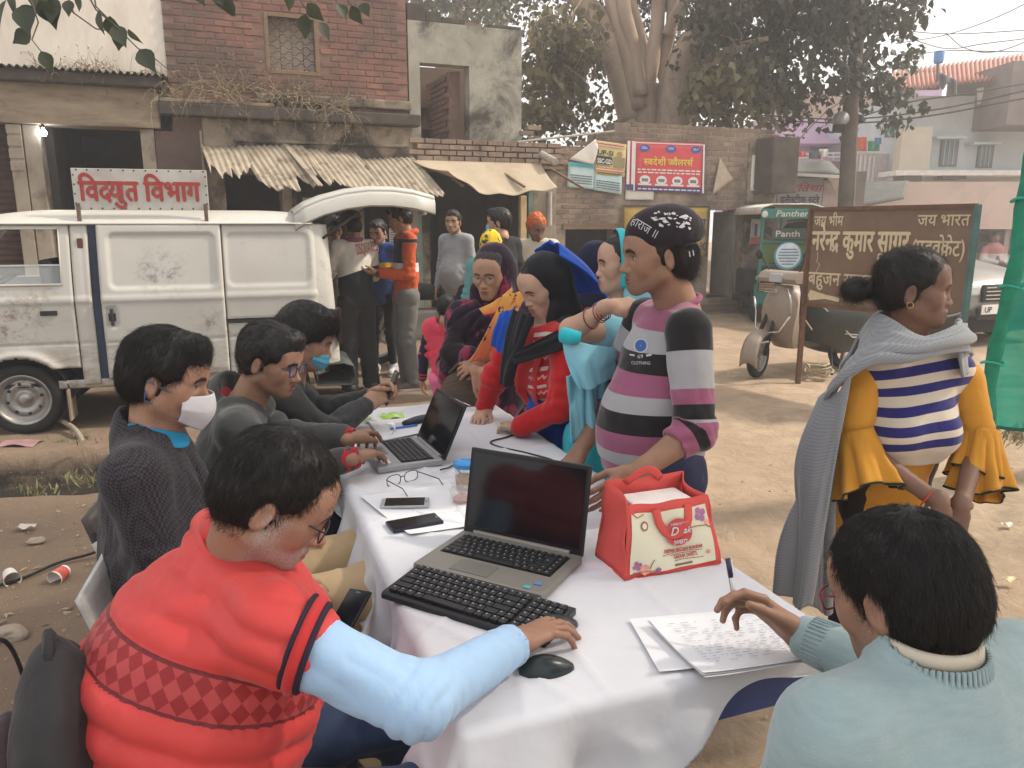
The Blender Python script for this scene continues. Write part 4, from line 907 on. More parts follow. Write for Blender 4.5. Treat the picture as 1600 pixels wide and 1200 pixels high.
mb=MB();mb.frame(VW(1.95,.62,-.7),VT,VN,(0,0,1),.75,1.15,.25);mb.build('load_box',mk('load_dark',(.05,.05,.06),.9),van,bevel=.02)
tg=MB();h0=V(2.20,1.625,0);prof=[(-.10,.055),(.0,.125),(.14,.185),(.32,.235),(.51,.262),(.70,.262),(.88,.240),(1.06,.195)]
def tgp(x,z,o):return VW(2.19+x,1.60+z*.95,o)
rings=[]
for x,z in prof:rings.append([tgp(x,z-.012,-.12),tgp(x,z+.012,-.16),tgp(x,z+.028,-.3),tgp(x,z+.034,-.7),tgp(x,z+.028,-1.1),tgp(x,z+.012,-1.24),tgp(x,z-.012,-1.28)])
tg.ring(rings,wrap=False,cap=False);tgo=tg.build('tailgate',vanw,van,solid=.03,smooth=.9)
mb=MB();mb.ring([[tgp(x,z-.135,-.095),tgp(x,z-.125,-.085),tgp(x,z-.04,-.10),tgp(x,z+.0,-.14)]for x,z in prof],wrap=False,cap=False);mb.build('tailgate_edge',vanw,tgo,solid=.02,smooth=.8)
mb=MB();mb.ring([[tgp(x,z-.035,-.2),tgp(x,z-.035,-1.2)]for x,z in prof[2:6]],wrap=False,cap=False);mb.build('rear_glass',mk('dark_glass',(.05,.06,.06),.1),tgo,solid=.01)
for o in(-.13,-1.27):
 a,b_=VW(2.28,1.44,o),tgp(.62,.215,o);MB().tube([a,a.lerp(b_,.55)],.011,8).tube([a.lerp(b_,.5),b_],.006,8).build('gas_strut',seal,tgo,smooth=True)
mb=MB();mb.frame(tgp(1.0,.13,-.35),VT,VN,(0,0,1),.035,.2,.15);mb.build('tailgate_handle',vanw,tgo,bevel=.01)
def wheel(x,o,par,name='wheel'):
 c_=VW(x,.27,o)
 w_=MB().lathe(c_-VN*.145,[(.20,0),(.235,.0),(.262,.02),(.270,.05),(.270,.10),(.262,.135),(.235,.15),(.195,.145),(.178,.13)],44,VN,cap=False).build(name,blackm,par,smooth=True)
 rm=mk('wheel_steel',(.36,.35,.33),.42,.2,9,.1,50,metal=.7,dirt=(.20,.16,.12),ds=6)
 MB().lathe(c_-VN*.145,[(.196,.142),(.188,.148),(.176,.135),(.150,.085),(.142,.082),(.132,.088),(.118,.098),(.096,.095),(.080,.085),(.062,.085),(.05,.092),(.034,.118),(.02,.122),(0,.122)],40,VN,cap=False).build('rim',rm,w_,smooth=True)
 mb=MB()
 for k in range(8):
  a=6.283*k/8+.2;q=c_-VN*.048+(VT*math.cos(a)+V(0,0,math.sin(a)))*.117;mb.lathe(q,[(.013,0),(.012,.004),(0,.004)],10,VN)
 mb.build('vent_holes',seal,w_)['kind']='stuff'
 return w_
wheel(.03,-.02,van);wheel(1.87,-.03,van)
for x in(.03,1.87):MB().lathe(VW(x,.27,-1.40),[(.05,0),(.265,0),(.27,.03),(.27,.12),(.05,.15)],28,VN).build('wheel',blackm,van,smooth=.6)
mb=MB()
for x in(.03,1.87):
 mb=MB();mb.ring([[VW(x+.33*math.cos(a),.27+.33*math.sin(a),o)for o in(-.02,-.3)]for a in np.linspace(0,3.1416,20)],wrap=False,cap=False);mb.build('wheel_arch',seal,van,solid=.01,smooth=True)
MB().frame(VW(.35,.22,-.06),VT,VN,(0,0,1),.012,.22,.24).build('mud_flap',mk('flap_tan',(.26,.2,.15),.8),van)
vsn=thing('roof_board','white studded board with red Hindi lettering standing on the van roof','sign',VW(1,1.66,-.2))
S0,Z0=VX(117,328,-.13);S1,Z1=VX(322,266,-.13)
Z0=max(Z0,1.675)
mb=MB();mb.frame(VW((S0+S1)/2,(Z0+Z1)/2,-.145),VT,VN,(0,0,1),S1-S0,.02,Z1-Z0);mb.build('board',mk('board_white',(.50,.48,.44),.6,.08,4,.1,40,dirt=(.34,.30,.26),ds=2.2,dlo=.5,dhi=.8),vsn,bevel=.003)
mb=MB()
for k in range(12):
 for z in(Z0+.012,Z1-.012):mb.lathe(VW(S0+.03+(S1-S0-.06)*k/11+random.uniform(-.008,.008),z,-.135),[(.007,0),(.004,.003),(0,.003)],7,VN)
for k in range(4):
 for x in(S0+.012,S1-.012):mb.lathe(VW(x,Z0+.05+(Z1-Z0-.1)*k/3,-.135),[(.007,0),(.004,.003),(0,.003)],7,VN)
mb.build('stud',seal,vsn)['kind']='stuff'
for s in(S0+.025,S1-.025):MB().frame(VW(s,1.65,-.125),VT,VN,(0,0,1),.028,.012,.16).build('bracket',rustf if False else mk('bracket_rust',(.17,.12,.09),.8,.3,20),vsn)
vred=mk('painted_red',(.36,.05,.045),.7,.15,12,0,dirt=(.30,.16,.13),ds=9,dlo=.55,dhi=.8)
hz=Z1-Z0;wv=S1-S0
put_text(['व','ि'],'lettering',vred,vsn,VW(S0+.22*wv,Z0+.23*hz,-.134),VT,(0,0,1),hz*.74,.01*wv)if False else None
def vtext(tok,u,w):return put_text(tok,'lettering',vred,vsn,VW(S0+u*wv,Z0+.23*hz,-.134),VT,(0,0,1),hz*.72,w*wv,.003,0,.030)
vtext(['ि',('sp',.02),'व','द',('sp',-.12),('half','य'),('sp',-.02),'ा','ु',('sp',.03),'त'],.045,.43);vtext(['ि',('sp',.02),'व','भ','ा','ग'],.52,.42)
# ------- scooter parked behind the hoarding
sc0=G(1182,590);SXd=V(.90,.43,0).normalized();SYd=V(-SXd.y,SXd.x,0)
sco=thing('scooter','dusty brown scooter with a roped black cover on its seat behind the hoarding','scooter',sc0)
def SW(x,y,z):return sc0+SXd*x+SYd*y+V(0,0,z)
scom=mk('scooter_paint',(.30,.235,.19),.45,.1,4,.05,30,dirt=(.34,.28,.22),ds=3);scod=mk('scooter_brown',(.06,.042,.035),.4,.15,6,.05,40)
def bwheel(c_,ax,R_,w,par,hub=True,name='wheel'):
 ax=Vector(ax).normalized()
 o_=MB().lathe(c_-ax*w/2,[(R_*.70,.1*w),(R_*.86,0),(R_*.97,w*.2),(R_,w*.5),(R_*.97,w*.8),(R_*.86,w),(R_*.70,.9*w)],32,ax,cap=False).build(name,blackm,par,smooth=True)
 MB().lathe(c_-ax*w/2,[(R_*.72,.1*w),(R_*.66,.2*w),(R_*.66,.8*w),(R_*.72,.9*w)],32,ax,cap=False).build('rim',steelm,o_,smooth=True)
 mb=MB();e1=ax.orthogonal().normalized();e2=ax.cross(e1)
 for k in range(5):d=e1*math.cos(k*1.2566)+e2*math.sin(k*1.2566);mb.bar(c_,c_+d*R_*.68,R_*.12,w*.4,up=ax)
 mb.lathe(c_-ax*w*.5,[(R_*.2,0),(R_*.2,w)],14,ax);mb.build('spokes',steelm,o_)
 return o_
steer=-R(26);fx=(SXd*math.cos(steer)-SYd*math.sin(steer));fax=V(-fx.y,fx.x,0)
bwheel(SW(0,0,.235),fax,.235,.09,sco)
bwheel(SW(1.25,0,.235),SYd,.235,.10,sco)
fork0,fork1=SW(.0,0,.24),SW(.24,0,.95)
MB().tube([fork0+fax*.07,fork0.lerp(fork1,.45)+fax*.05,fork1],.022,8).tube([fork0-fax*.07,fork0.lerp(fork1,.45)-fax*.05,fork1],.022,8).build('fork',seal,sco,smooth=True)
fm=MB();fm.ring([[SW(.0,0,.235)-fx*(.27*math.cos(a))+V(0,0,.27*math.sin(a))+fax*(.085*t_)+V(0,0,-.05*t_*t_)for t_ in(-1,-.6,0,.6,1)]for a in np.linspace(-.15,2.5,14)],wrap=False,cap=False)
fm.build('front_mudguard',scom,sco,solid=.012,smooth=True)
ap=[]
for z,x,w,dp in((.30,.30,.14,.03),(.42,.20,.19,.05),(.54,.13,.23,.08),(.66,.10,.245,.11),(.78,.11,.235,.12),(.88,.15,.19,.10),(.95,.20,.11,.06)):
 ap.append([SW(x+dp*1.3*(t_*t_),w*t_,z)for t_ in np.linspace(-1,1,11)]+[SW(x+.20,w*t_*.9,z)for t_ in np.linspace(1,-1,7)])
MB().ring(ap).build('apron',scom,sco,smooth=.9)
MB().ring([[SW(.22+x,y*w,z)for y in(-1,-.5,0,.5,1)]for x,z,w in((.05,.40,.17),(.13,.60,.18),(.15,.85,.14))],wrap=False,cap=False).build('leg_shield',scod,sco,solid=.02,smooth=True)
hdm=MB();hdm.ring([[SW(.27+dx,y,z)for dx,z in((-.07,.98),(-.10,1.02),(-.06,1.08),(.02,1.10),(.09,1.06),(.07,.98))]for y in(-.26,-.16,-.08,0,.08,.16,.26)]);hdm.build('handlebar_cover',scom,sco,smooth=.8)
for s in(-1,1):MB().cyl(SW(.32,s*.24,1.04),SW(.36,s*.40,1.03),.018).build('grip',seal,sco);MB().tube([SW(.28,s*.2,1.08),SW(.24,s*.3,1.24)],.006,6).build('mirror_stem',seal,sco);MB().lathe(SW(.23,s*.33,1.25),[(0,0),(.05,.004),(.05,.014),(0,.02)],14,(SXd.x,SXd.y,.2)).build('mirror',seal,sco,smooth=True)
mb=MB();mb.frame(SW(.17,0,1.03),SYd,SXd,(0,0,1),.17,.03,.09);mb.build('headlamp',mk('lamp_lens',(.5,.52,.52),.1),sco,bevel=.012)
mb=MB();mb.frame(SW(.105,0,.90),SYd,(SXd+V(0,0,-.3)).normalized(),(.0,0,1),.17,.02,.035);mb.build('name_panel',mk('chrome',(.6,.58,.55),.25,.1,8,0,metal=.8),sco,bevel=.006)
MB().tube([SW(.16,-.24,.66),SW(.10,-.17,.50),SW(.06,0,.46),SW(.10,.17,.50),SW(.16,.24,.66),SW(.14,.26,.82)],.010,8).tube([SW(-.0,-.14,.40),SW(-.12,0,.36),SW(-.0,.14,.40)],.010,8).tube([SW(.16,-.24,.66),SW(.13,-.27,.80),SW(.16,-.19,.93)],.010,8).build('crash_guard',mk('chrome',(.6,.58,.55),.25),sco,smooth=True)
mb=MB();mb.ring([[SW(x,y*.15,z)for y in(-1,1)]for x,z in((.38,.36),(.62,.33),(.80,.34))],wrap=False,cap=False);mb.build('footboard',scod,sco,solid=.05)
bd=[]
for x,zt,zb,w in((.62,.70,.36,.10),(.78,.82,.34,.17),(1.0,.86,.36,.20),(1.25,.88,.42,.19),(1.5,.84,.55,.15),(1.66,.78,.64,.07)):
 bd.append([SW(x,w*math.sin(a),(zt+zb)/2+(zt-zb)/2*math.cos(a))for a in[6.283*k/16 for k in range(16)]])
MB().ring(bd).build('body',scod,sco,smooth=True)
sc_cov=thing('seat_cover','crumpled black waterproof cover roped over the scooter seat','cover',SW(1,0,.8))
cv=[]
for x,zt,zb,w in((.42,.80,.45,.17),(.60,.97,.28,.27),(.85,1.0,.20,.31),(1.1,1.02,.16,.33),(1.35,1.02,.18,.33),(1.62,.95,.25,.27),(1.78,.86,.45,.14)):
 cv.append([SW(x+random.gauss(0,.012),(w+random.gauss(0,.012))*math.sin(a),(zt+zb)/2+(zt-zb)/2*math.cos(a)+random.gauss(0,.008))for a in[6.283*k/18 for k in range(18)]])
MB().ring(cv).build('cover',mk('cover_black',(.028,.034,.033),.35,.3,6,.5,9),sc_cov,smooth=True,sub=1)
for i,q in enumerate(([(.40,-.2,.80),(.62,-.25,.72),(1.0,-.30,.40),(1.5,-.28,.38)],[(.36,-.17,.60),(.5,-.2,.88),(.7,-.2,.93)],[(.5,-.22,.5),(.36,-.2,.66),(.52,-.17,.86)],[(.9,-.29,.44),(1.1,-.30,.42),(1.7,-.18,.60)])):
 MB().tube([SW(*p)for p in q],.007,6).build('rope',mk('pale_rope',(.55,.50,.42),.9),sc_cov,smooth=True)
MB().cyl(SW(.85,-.16,.3),SW(.75,-.3,.02),.015).build('side_stand',seal,sco)
# ------- green electric rickshaw, seen from behind
er0=P(1222,500,12.2);er0=V(er0.x,12.2,0);grn=mk('rickshaw_green',(.02,.17,.145),.45,.15,4,.05,40,dirt=(.12,.15,.12),ds=3,dlo=.55,dhi=.8);crw=mk('panel_cream',(.6,.56,.48),.6)
er=thing('electric_rickshaw','green electric rickshaw with cream lettering standing behind the scooter','rickshaw',er0)
def EW(x,z,y=0.):return er0+V(x,y,z)
for x in(-.42,.42):MB().bar(EW(x,.45),EW(x*.98,1.72),.045).build('post',grn,er);MB().bar(EW(x,.45,1.6),EW(x,1.72,1.6),.04).build('post',grn,er)
mb=MB();mb.ring([[EW(x,1.70+h,y)for x,h in((-.50,0),(-.47,.10),(-.3,.15),(.3,.15),(.47,.10),(.50,0))]for y in(-.12,-.10,.2,1.9,2.1)],wrap=False,cap=False);mb.build('canopy',mk('canopy_white',(.6,.58,.52),.7),er,solid=.02,smooth=.7)
mb=MB();mb.box(EW(0,1.705,-.14),(.98,.05,.15));mb.build('header',grn,er,bevel=.015)
for x in(-.44,.40):MB().lathe(EW(x,1.70,-.165),[(.05,0),(.045,-.01),(0,-.012)],16,(0,1,0)).build('lamp',crw,er)
put_text(['Panther'],'lettering',crw,er,EW(-.28,1.665,-.168),(1,0,0),(0,0,1),.13,.50,.004,.2,.02)
mb=MB();mb.box(EW(.02,1.40,-.02),(.56,.03,.17));mb.build('name_panel',mk('panel_green',(.045,.09,.07),.5),er)
put_text(['Panth'],'lettering',crw,er,EW(-.22,1.36,-.038),(1,0,0),(0,0,1),.13,.38,.004,0,.02)
mb=MB();mb.box(EW(0,1.12,.05),(.84,.02,.36));mb.build('back_curtain',mk('curtain_olive',(.12,.19,.06),.5,.2,4),er)
for z in(.92,1.28):MB().bar(EW(-.42,z),EW(.42,z),.03).build('crossbar',grn,er)
mb=MB();mb.box(EW(0,.72,.0),(.92,.04,.06));mb.build('bumper_bar',mk('panel_lime',(.22,.34,.12),.5),er)
mb=MB();mb.box(EW(0,.44,.02),(.94,.06,.36));mb.build('tail_panel',grn,er,bevel=.01)
for x in(-.30,.34):
 mb=MB();mb.box(EW(x,.58,-.03),(.26,.04,.14));lp=mb.build('tail_lamp',mk('lamp_dark_red',(.05,.012,.012),.25),er)
 mb=MB()
 for k in range(4):mb.box(EW(x,.53+.033*k,-.055),(.24,.012,.012))
 mb.build('slat',mk('slat_amber',(.55,.32,.18),.4),lp)
put_text(['Pant'],'lettering',crw,er,EW(-.24,.34,-.03),(1,0,0),(0,0,1),.16,.44,.012,.2,.02)
for x in(-.38,.38):MB().lathe(EW(x-.05,.23,.2),[(.05,0),(.2,0),(.23,.03),(.23,.08),(.2,.1),(.05,.1)],24,(1,0,0)).build('wheel',blackm,er,smooth=.7)
mb=MB();mb.box(EW(0,.30,.8),(.9,1.6,.08));mb.build('chassis',seal,er);mb=MB();mb.box(EW(0,.6,1.0),(.85,.5,.4));mb.build('seat',seal,er,bevel=.04)
MB().lathe(EW(0,.23,2.1),[(.05,-.04),(.22,-.04),(.23,0),(.22,.04),(.05,.04)],24,(1,0,0)).build('wheel',blackm,er,smooth=.7)
rs=thing('round_sign','round white and blue printed sign propped against the green rickshaw','sign',EW(0,.7,-.2))
MB().lathe(EW(-.05,1.07,-.2),[(.0,.0),(.215,0),(.215,.02),(0,.02)],32,(0,1,0)).build('disc',mk('sign_blue',(.10,.30,.42),.5),rs)
mb=MB();mb.add([EW(-.05+.19*math.cos(a),1.08+.19*math.sin(a),-.204)for a in[6.283*k/32 for k in range(32)]],[tuple(range(32))]);mb.build('face',mk('sign_pale',(.62,.68,.70),.6),rs)
mb=MB()
for k,w in enumerate((.24,.30,.32,.30,.26,.2)):mb.box(EW(-.05,1.17-.045*k,-.207),(w,.001,.016))
mb.build('print',mk('sign_print',(.08,.22,.36),.6),rs);MB().bar(EW(-.05,.86,-.18),EW(-.05,.5,-.1),.03).build('stem',grn,rs)
# ------- grey car behind the net
cr0=V(P(1484,545,9.6).x,9.6,0);CRX=V(.93,.36,0).normalized();CRY=V(-.36,.93,0)
car=thing('parked_car','grey car parked nose out behind the green net','car',cr0)
def CW(x,y,z):return cr0+CRX*x+CRY*y+V(0,0,z)
silver=mk('car_silver',(.20,.185,.165),.35,.05,3,.02,30,metal=.3)
prof=[(-.02,.36,.42,.80),(.0,.30,.72,.84),(.10,.24,.84,.87),(.5,.22,.95,.90),(1.0,.22,1.04,.90),(1.25,.22,1.10,.90),(3.9,.22,1.12,.90),(4.2,.3,1.0,.86)]
def csec(y,zb,zt,w):return[CW(.9+w*a,y,z)for a,z in((-.93,zb),(-1,zb+.1),(-1.0,zt-.22),(-.96,zt-.08),(-.80,zt),(0,zt+.03),(.80,zt),(.96,zt-.08),(1,zt-.22),(1,zb+.1),(.93,zb))]
MB().ring([csec(*p)for p in prof]).build('body',silver,car,smooth=.8)
MB().ring([[CW(.9+w*a,y,z)for a,z in((-1,1.08),(-.86,zt),(0,zt+.02),(.86,zt),(1,1.08))]for y,zt,w in((1.22,1.10,.82),(1.95,1.56,.74),(2.6,1.62,.74),(3.5,1.56,.72),(4.0,1.12,.74))]).build('cabin',mk('car_glass',(.06,.08,.08),.08,.1,3,0),car,smooth=.6)
MB().ring([[CW(.9+.70*a,y,z+.02)for a in(-1,0,1)]for y,z in((1.98,1.56),(2.6,1.63),(3.4,1.58))],wrap=False,cap=False).build('roof',silver,car,solid=.03,smooth=True)
mb=MB();mb.frame(CW(.9,-.02,.70),CRX,CRY,(0,0,1),.95,.06,.22);gro=mb.build('grille',seal,car,bevel=.02)
for k in range(4):mb=MB();mb.frame(CW(.9,-.055,.63+.048*k),CRX,CRY,(0,0,1),.90,.02,.014);mb.build('slat',MATS['chrome'],gro)
MB().lathe(CW(.9,-.07,.70),[(.07,0),(.065,-.01),(0,-.012)],20,CRY).build('badge',MATS['chrome'],gro)
for x in(.22,1.58):mb=MB();mb.frame(CW(x,.03,.74),CRX,CRY,(0,0,1),.34,.12,.13);mb.build('headlight',mk('lamp_lens',(.5,.52,.52),.1),car,bevel=.03)
for x in(.22,1.58):mb=MB();mb.frame(CW(x,-.01,.46),CRX,CRY,(0,0,1),.22,.06,.10);mb.build('fog_lamp',seal,car,bevel=.02)
mb=MB();mb.frame(CW(.9,-.03,.44),CRX,CRY,(0,0,1),1.1,.06,.16);mb.build('air_intake',seal,car,bevel=.02)
mb=MB();mb.frame(CW(.62,-.075,.50),CRX,CRY,(0,0,1),.48,.012,.12);npl=mb.build('number_plate',whp,car)
put_text(['UP'],'lettering',ink,npl,CW(.42,-.083,.465),CRX,(0,0,1),.10,.13,.002,0,.02)
for x in(.05,1.75):
 for y in(.75,3.4):MB().lathe(CW(x-.1,y,.33),[(.1,0),(.29,0),(.33,.04),(.33,.16),(.29,.2),(.1,.2)],28,CRX).build('wheel',blackm,car,smooth=.6)
 # ------- parked motorcycle glimpsed behind the hooded man
mc0=V(P(590,560,8.6).x,8.6,0);mc=thing('motorcycle','black motorcycle parked behind the two men at the van tail','motorcycle',mc0)
MX=V(.97,.2,0).normalized();MY=V(-MX.y,MX.x,0);MWp=lambda x,y,z:mc0+MX*x+MY*y+V(0,0,z)
bwheel(MWp(0,0,.3),MY,.30,.09,mc);bwheel(MWp(.62+.35,0,.3),MY,.30,.09,mc)
MB().ring([[MWp(x,w*math.cos(a),z+h*math.sin(a))for a in[6.283*k/12 for k in range(12)]]for x,z,w,h in((.1,.78,.06,.05),(.3,.80,.11,.07),(.5,.82,.12,.1),(.75,.80,.12,.08),(1.05,.78,.09,.05),(1.2,.82,.05,.03))]).build('tank_and_seat',seal,mc,smooth=True)
mb=MB();mb.frame(MWp(.5,0,.45),MX,MY,(0,0,1),.4,.25,.35);mb.build('engine',steelm,mc,bevel=.04)
MB().tube([MWp(0,.07,.3),MWp(-.0+.2,.05,.85),MWp(.25,.0,1.0)],.02,6).tube([MWp(0,-.07,.3),MWp(.2,-.05,.85),MWp(.25,.0,1.0)],.02,6).tube([MWp(.3,.35,1.02),MWp(.22,.1,.98),MWp(.22,-.1,.98),MWp(.3,-.35,1.02)],.014,6).build('fork',steelm,mc,smooth=True)
MB().tube([MWp(.5,-.15,.3),MWp(.9,-.17,.28),MWp(1.3,-.17,.33)],[.02,.03,.04],8).build('exhaust',steelm,mc,smooth=True)
# ------- green shade net
gnm,n,b=newmat('green_net');co=nd(n,'TexCoord').outputs['Object']
cc=mixc(n,ramp(n,noise(n,co,2.5,4),.3,.7),(.0,.27,.20),(.01,.36,.27))
n.links.new(cc,b.inputs['Base Color']);b.inputs['Roughness'].default_value=.7
tl=nd(n,'BsdfTranslucent',{'Color':cc});tp=nd(n,'BsdfTransparent',{0:(.35,.80,.68,1)})
m1=nd(n,'MixShader',{0:.5,1:b.outputs[0],2:tl.outputs[0]})
wv_=nd(n,'TexNoise',{'Vector':nd(n,'Mapping',{'Vector':co,'Scale':(1,1,4)}).outputs[0],'Scale':6,'Detail':3})
m2=nd(n,'MixShader',{0:nd(n,'MapRange',{'Value':wv_.outputs[0],'From Min':.3,'From Max':.7,'To Min':.16,'To Max':.34}).outputs[0],1:m1.outputs[0],2:tp.outputs[0]})
n.links.new(m2.outputs[0],n.nodes['Material Output'].inputs[0])
gn=thing('shade_net','bright green shade net hanging at the right edge with a rolled border','net',P(1560,670,4.6))
NY=4.6
def netp(u,w):
 a=P(1541,672,NY).lerp(P(1612,290,NY-.35),w);
 if w>1:a=P(1541,672,NY).lerp(P(1612,290,NY-.35),w)
 return a+V(1.9*u,.5*u+.10*math.sin(u*14+2*w)*(1-.5*w)+.03*math.sin(u*31+w*7),-.05*math.sin(u*6.3)*(1-w)+.06*u)
MB().grid(lambda u,w:netp(u,w*1.75),60,40).build('netting',gnm,gn,smooth=True)
MB().tube([netp(0,w*1.75)+V(.0,-.02,0)for w in np.linspace(0,1,20)],[.040+.007*math.sin(k*2.1)for k in range(20)],10).build('rolled_edge',mk('net_roll',(.005,.24,.15),.7,.25,12,.3,30),gn,smooth=True)
MB().tube([netp(u,0)+V(0,-.01,0)for u in np.linspace(0,1,24)],.012,6).build('hem',mk('net_hem',(.0,.10,.075),.8),gn,smooth=True)
for w in(.30,.62,.95):q=netp(0,w);MB().tube([q+V(.06*math.cos(a),-.02+.06*math.sin(a),.01*math.sin(2*a))for a in[6.283*k/12 for k in range(12)]],.008,5,closed=True).build('tie',mk('net_tie',(.02,.40,.28),.7),gn,smooth=True)
# ------- the table and its cloth
TA=V(-.08,1.17,0);TU=V(-.345,.939,0).normalized();TW=V(TU.y,-TU.x,0);TLn,TWd,TZ=2.32,.80,.75
def TB(a,b,z=0.):return TA+TW*a+TU*b+V(0,0,TZ+z)
def on(px,py,z=0.):return G(px,py,TZ+z)
bluesteel=mk('blue_enamel',(.03,.065,.22),.4,.12,6,.05,40,dirt=(.10,.09,.10),ds=5,dlo=.6,dhi=.8)
for k in(0,1):
 t=thing('folding_table',['blue folding table at the near end beside the man in the red vest','blue folding table at the far end under the white cloth'][k],'table',TB(.4,.58+1.16*k,-TZ))
 mb=MB();mb.frame(TB(.4,.58+1.16*k,-.022),TW,TU,(0,0,1),.78,1.14,.03);mb.build('tabletop',bluesteel,t,bevel=.004)
 for a in(.05,.75):
  MB().frame(TB(a,.58+1.16*k,-.065),TW,TU,(0,0,1),.02,1.1,.05).build('rail',bluesteel,t)
  for b_ in(.06,1.10):MB().bar(TB(a,b_+1.16*k,-.04),TB(a,b_+1.16*k,-TZ),.032).build('leg',bluesteel,t)
 for b_ in(.06,1.10):
  MB().bar(TB(.05,b_+1.16*k,-.5),TB(.75,b_+1.16*k,-.5),.022).build('stretcher',bluesteel,t);MB().frame(TB(.4,b_-.03+1.16*k,-.085),TW,TU,(0,0,1),.74,.02,.10).build('apron',bluesteel,t)
clm,n,b=newmat('white_cotton');co=nd(n,'TexCoord').outputs['Object']
c=mixc(n,ramp(n,noise(n,co,4,5),.3,.7),(.62,.625,.66),(.68,.685,.72));c=mixc(n,ramp(n,noise(n,co,7,8,.7),.66,.8),c,(.60,.57,.54))
n.links.new(c,b.inputs['Base Color']);b.inputs['Roughness'].default_value=.9;b.inputs['Specular IOR Level'].default_value=.2
hgt=nd(n,'Math',{0:noise(n,nd(n,'Mapping',{'Vector':co,'Rotation':(0,0,.5),'Scale':(1,1.5,1)}).outputs[0],7,3,.5,.25),1:nd(n,'Math',{0:noise(n,co,900,1),1:.02},operation='MULTIPLY').outputs[0]},operation='ADD').outputs[0]
n.links.new(nd(n,'Bump',{'Strength':.55,'Distance':.016,'Height':hgt}).outputs[0],b.inputs['Normal'])
cl=thing('tablecloth','creased white cotton cloth spread over the folding tables','tablecloth',TB(.4,1.2,0))
def cloth_pts():
 nu,nv=150,330;a=np.linspace(-.34,TWd+.26,nu);b_=np.linspace(-.42,TLn+.2,nv);A,B=np.meshgrid(a,b_);A=A.ravel();B=B.ravel()
 ca,cb=np.clip(A,0,TWd),np.clip(B,0,TLn);da,db=A-ca,B-cb;s=np.hypot(da,db)
 lim=np.where(A<0,.17+.05*np.sin(B*3),9);lim=np.where(B<0,np.minimum(lim,.42-.36*sstep(.05,.62,A)+.02*np.sin(A*9)),lim)
 s2=np.minimum(s,lim);k=np.where(s>1e-6,s2/np.maximum(s,1e-6),1);da,db=da*k,db*k
 rr=.022;out=np.where(s2<rr,s2,rr+(s2-rr)*.16);dn=np.where(s2<rr,.5*s2*s2/rr,rr*.5+(s2-rr)*.985)
 s_=np.maximum(s2,1e-6);ux,uy=da/s_,db/s_
 p2=np.stack([A*3,B*3,0*A],1);al=np.where(np.abs(da)>np.abs(db),B,A)
 rip=(.034*np.sin(al*17+2.5*vnoise(p2*.7,3))+.016*np.sin(al*39+1.3+2*vnoise(p2,4))+.012*(1-2*np.abs(vnoise(np.stack([A*5+B*9,B*4-A*8,0*A],1),12))))*sstep(.01,.22,s2)
 X=ca+ux*(out+rip);Y=cb+uy*(out+rip)
 flat=1-sstep(.0,.03,s2)
 z=.004-dn+flat*(.0030*fbm(p2*2.2,3,5)+.0060*np.maximum(0,1-np.abs(vnoise(np.stack([A*2.4+B*1.1,B*.9-A*.5,0*A],1),8))*9))
 for cr in(.27,.54):z=z+flat*.006*np.exp(-np.abs(A-cr)/.007)
 for cr in(.45,.95,1.5,2.0):z=z+flat*.006*np.exp(-np.abs(B-cr)/.007)
 for a_,b_,c_,h_ in((.8,.6,.62,.006),(.95,-.3,.10,.005),(.5,.87,1.02,.006),(-.6,.8,.25,.005)):z=z+flat*h_*np.exp(-np.abs(A*a_+B*b_-c_+.03*vnoise(p2*.8,21))/.010)*sstep(-.2,.35,vnoise(p2*.9+a_*7,22))
 pts=np.array(TA)[None]+X[:,None]*np.array(TW)+Y[:,None]*np.array(TU)+(TZ+z)[:,None]*np.array((0,0,1.))
 i=(np.arange(nv-1)[:,None]*nu+np.arange(nu-1)[None]).ravel();f=np.stack([i,i+1,i+nu+1,i+nu],1)
 return pts,f
v,f=cloth_pts();link('cloth',raw_mesh('cloth',v,f),cl,True,[clm])
# ------- laptops, keyboard
lapgrey=mk('laptop_grey',(.25,.235,.21),.45,.05,8,.03,200,metal=.35);lapdark=mk('laptop_black',(.012,.013,.016),.3,.1,20,.02,200);keym=mk('key_black',(.02,.021,.023),.5,.1,30,.03,200)
scrm,n,b=newmat('screen_off');b.inputs['Base Color'].default_value=(.006,.007,.010,1);b.inputs['Roughness'].default_value=.10;b.inputs['Specular IOR Level'].default_value=.4
legend=mk('key_legend',(.30,.30,.31),.6,.05,9,0);sensor=mk('touchpad',(.17,.16,.145),.4,.05,9,.02,200)
def keys(parent,at,W_,D_,rows,km=None,gap=.0035,h=.0035):
 """rows of single keys: at(x, y, z) gives the place; each row lists key widths (negative = space)"""
 lm=MB();dy=D_/len(rows);cache={}
 o=at(0,0,0);ex=(at(1,0,0)-o).normalized();ey=(at(0,1,0)-o).normalized();ez=(at(0,0,1)-o).normalized()
 M0=Matrix((ex,ey,ez)).transposed().to_4x4()
 inv=MW[parent].inverted()
 for j,row in enumerate(rows):
  tot=sum(abs(w)for w in row);x=0
  for w in row:
   kw=abs(w)/tot*W_
   if w>0:
    ky=round(kw,4)
    if ky not in cache:cache[ky]=MB().box((0,0,0),(kw-gap,dy-gap,h)).mesh('key',bevel=.0009);cache[ky].materials.append(km or keym)
    o_=bpy.data.objects.new('key',cache[ky]);COL.objects.link(o_);o_.parent=parent
    M=M0.copy();M.translation=at(x+kw/2,D_-(j+.5)*dy,h/2);o_.matrix_local=inv@M
    if kw<.03:
     q=[at(x+kw*.28+a*kw*.22,D_-(j+.42)*dy+c_*dy*.20,h+.0004)for a,c_ in((0,0),(1,0),(1,1),(0,1))];lm.add(q,[(0,1,2,3)])
   x+=kw
 o_=lm.build('key_legends',legend,parent,recalc=False);o_['kind']='stuff'
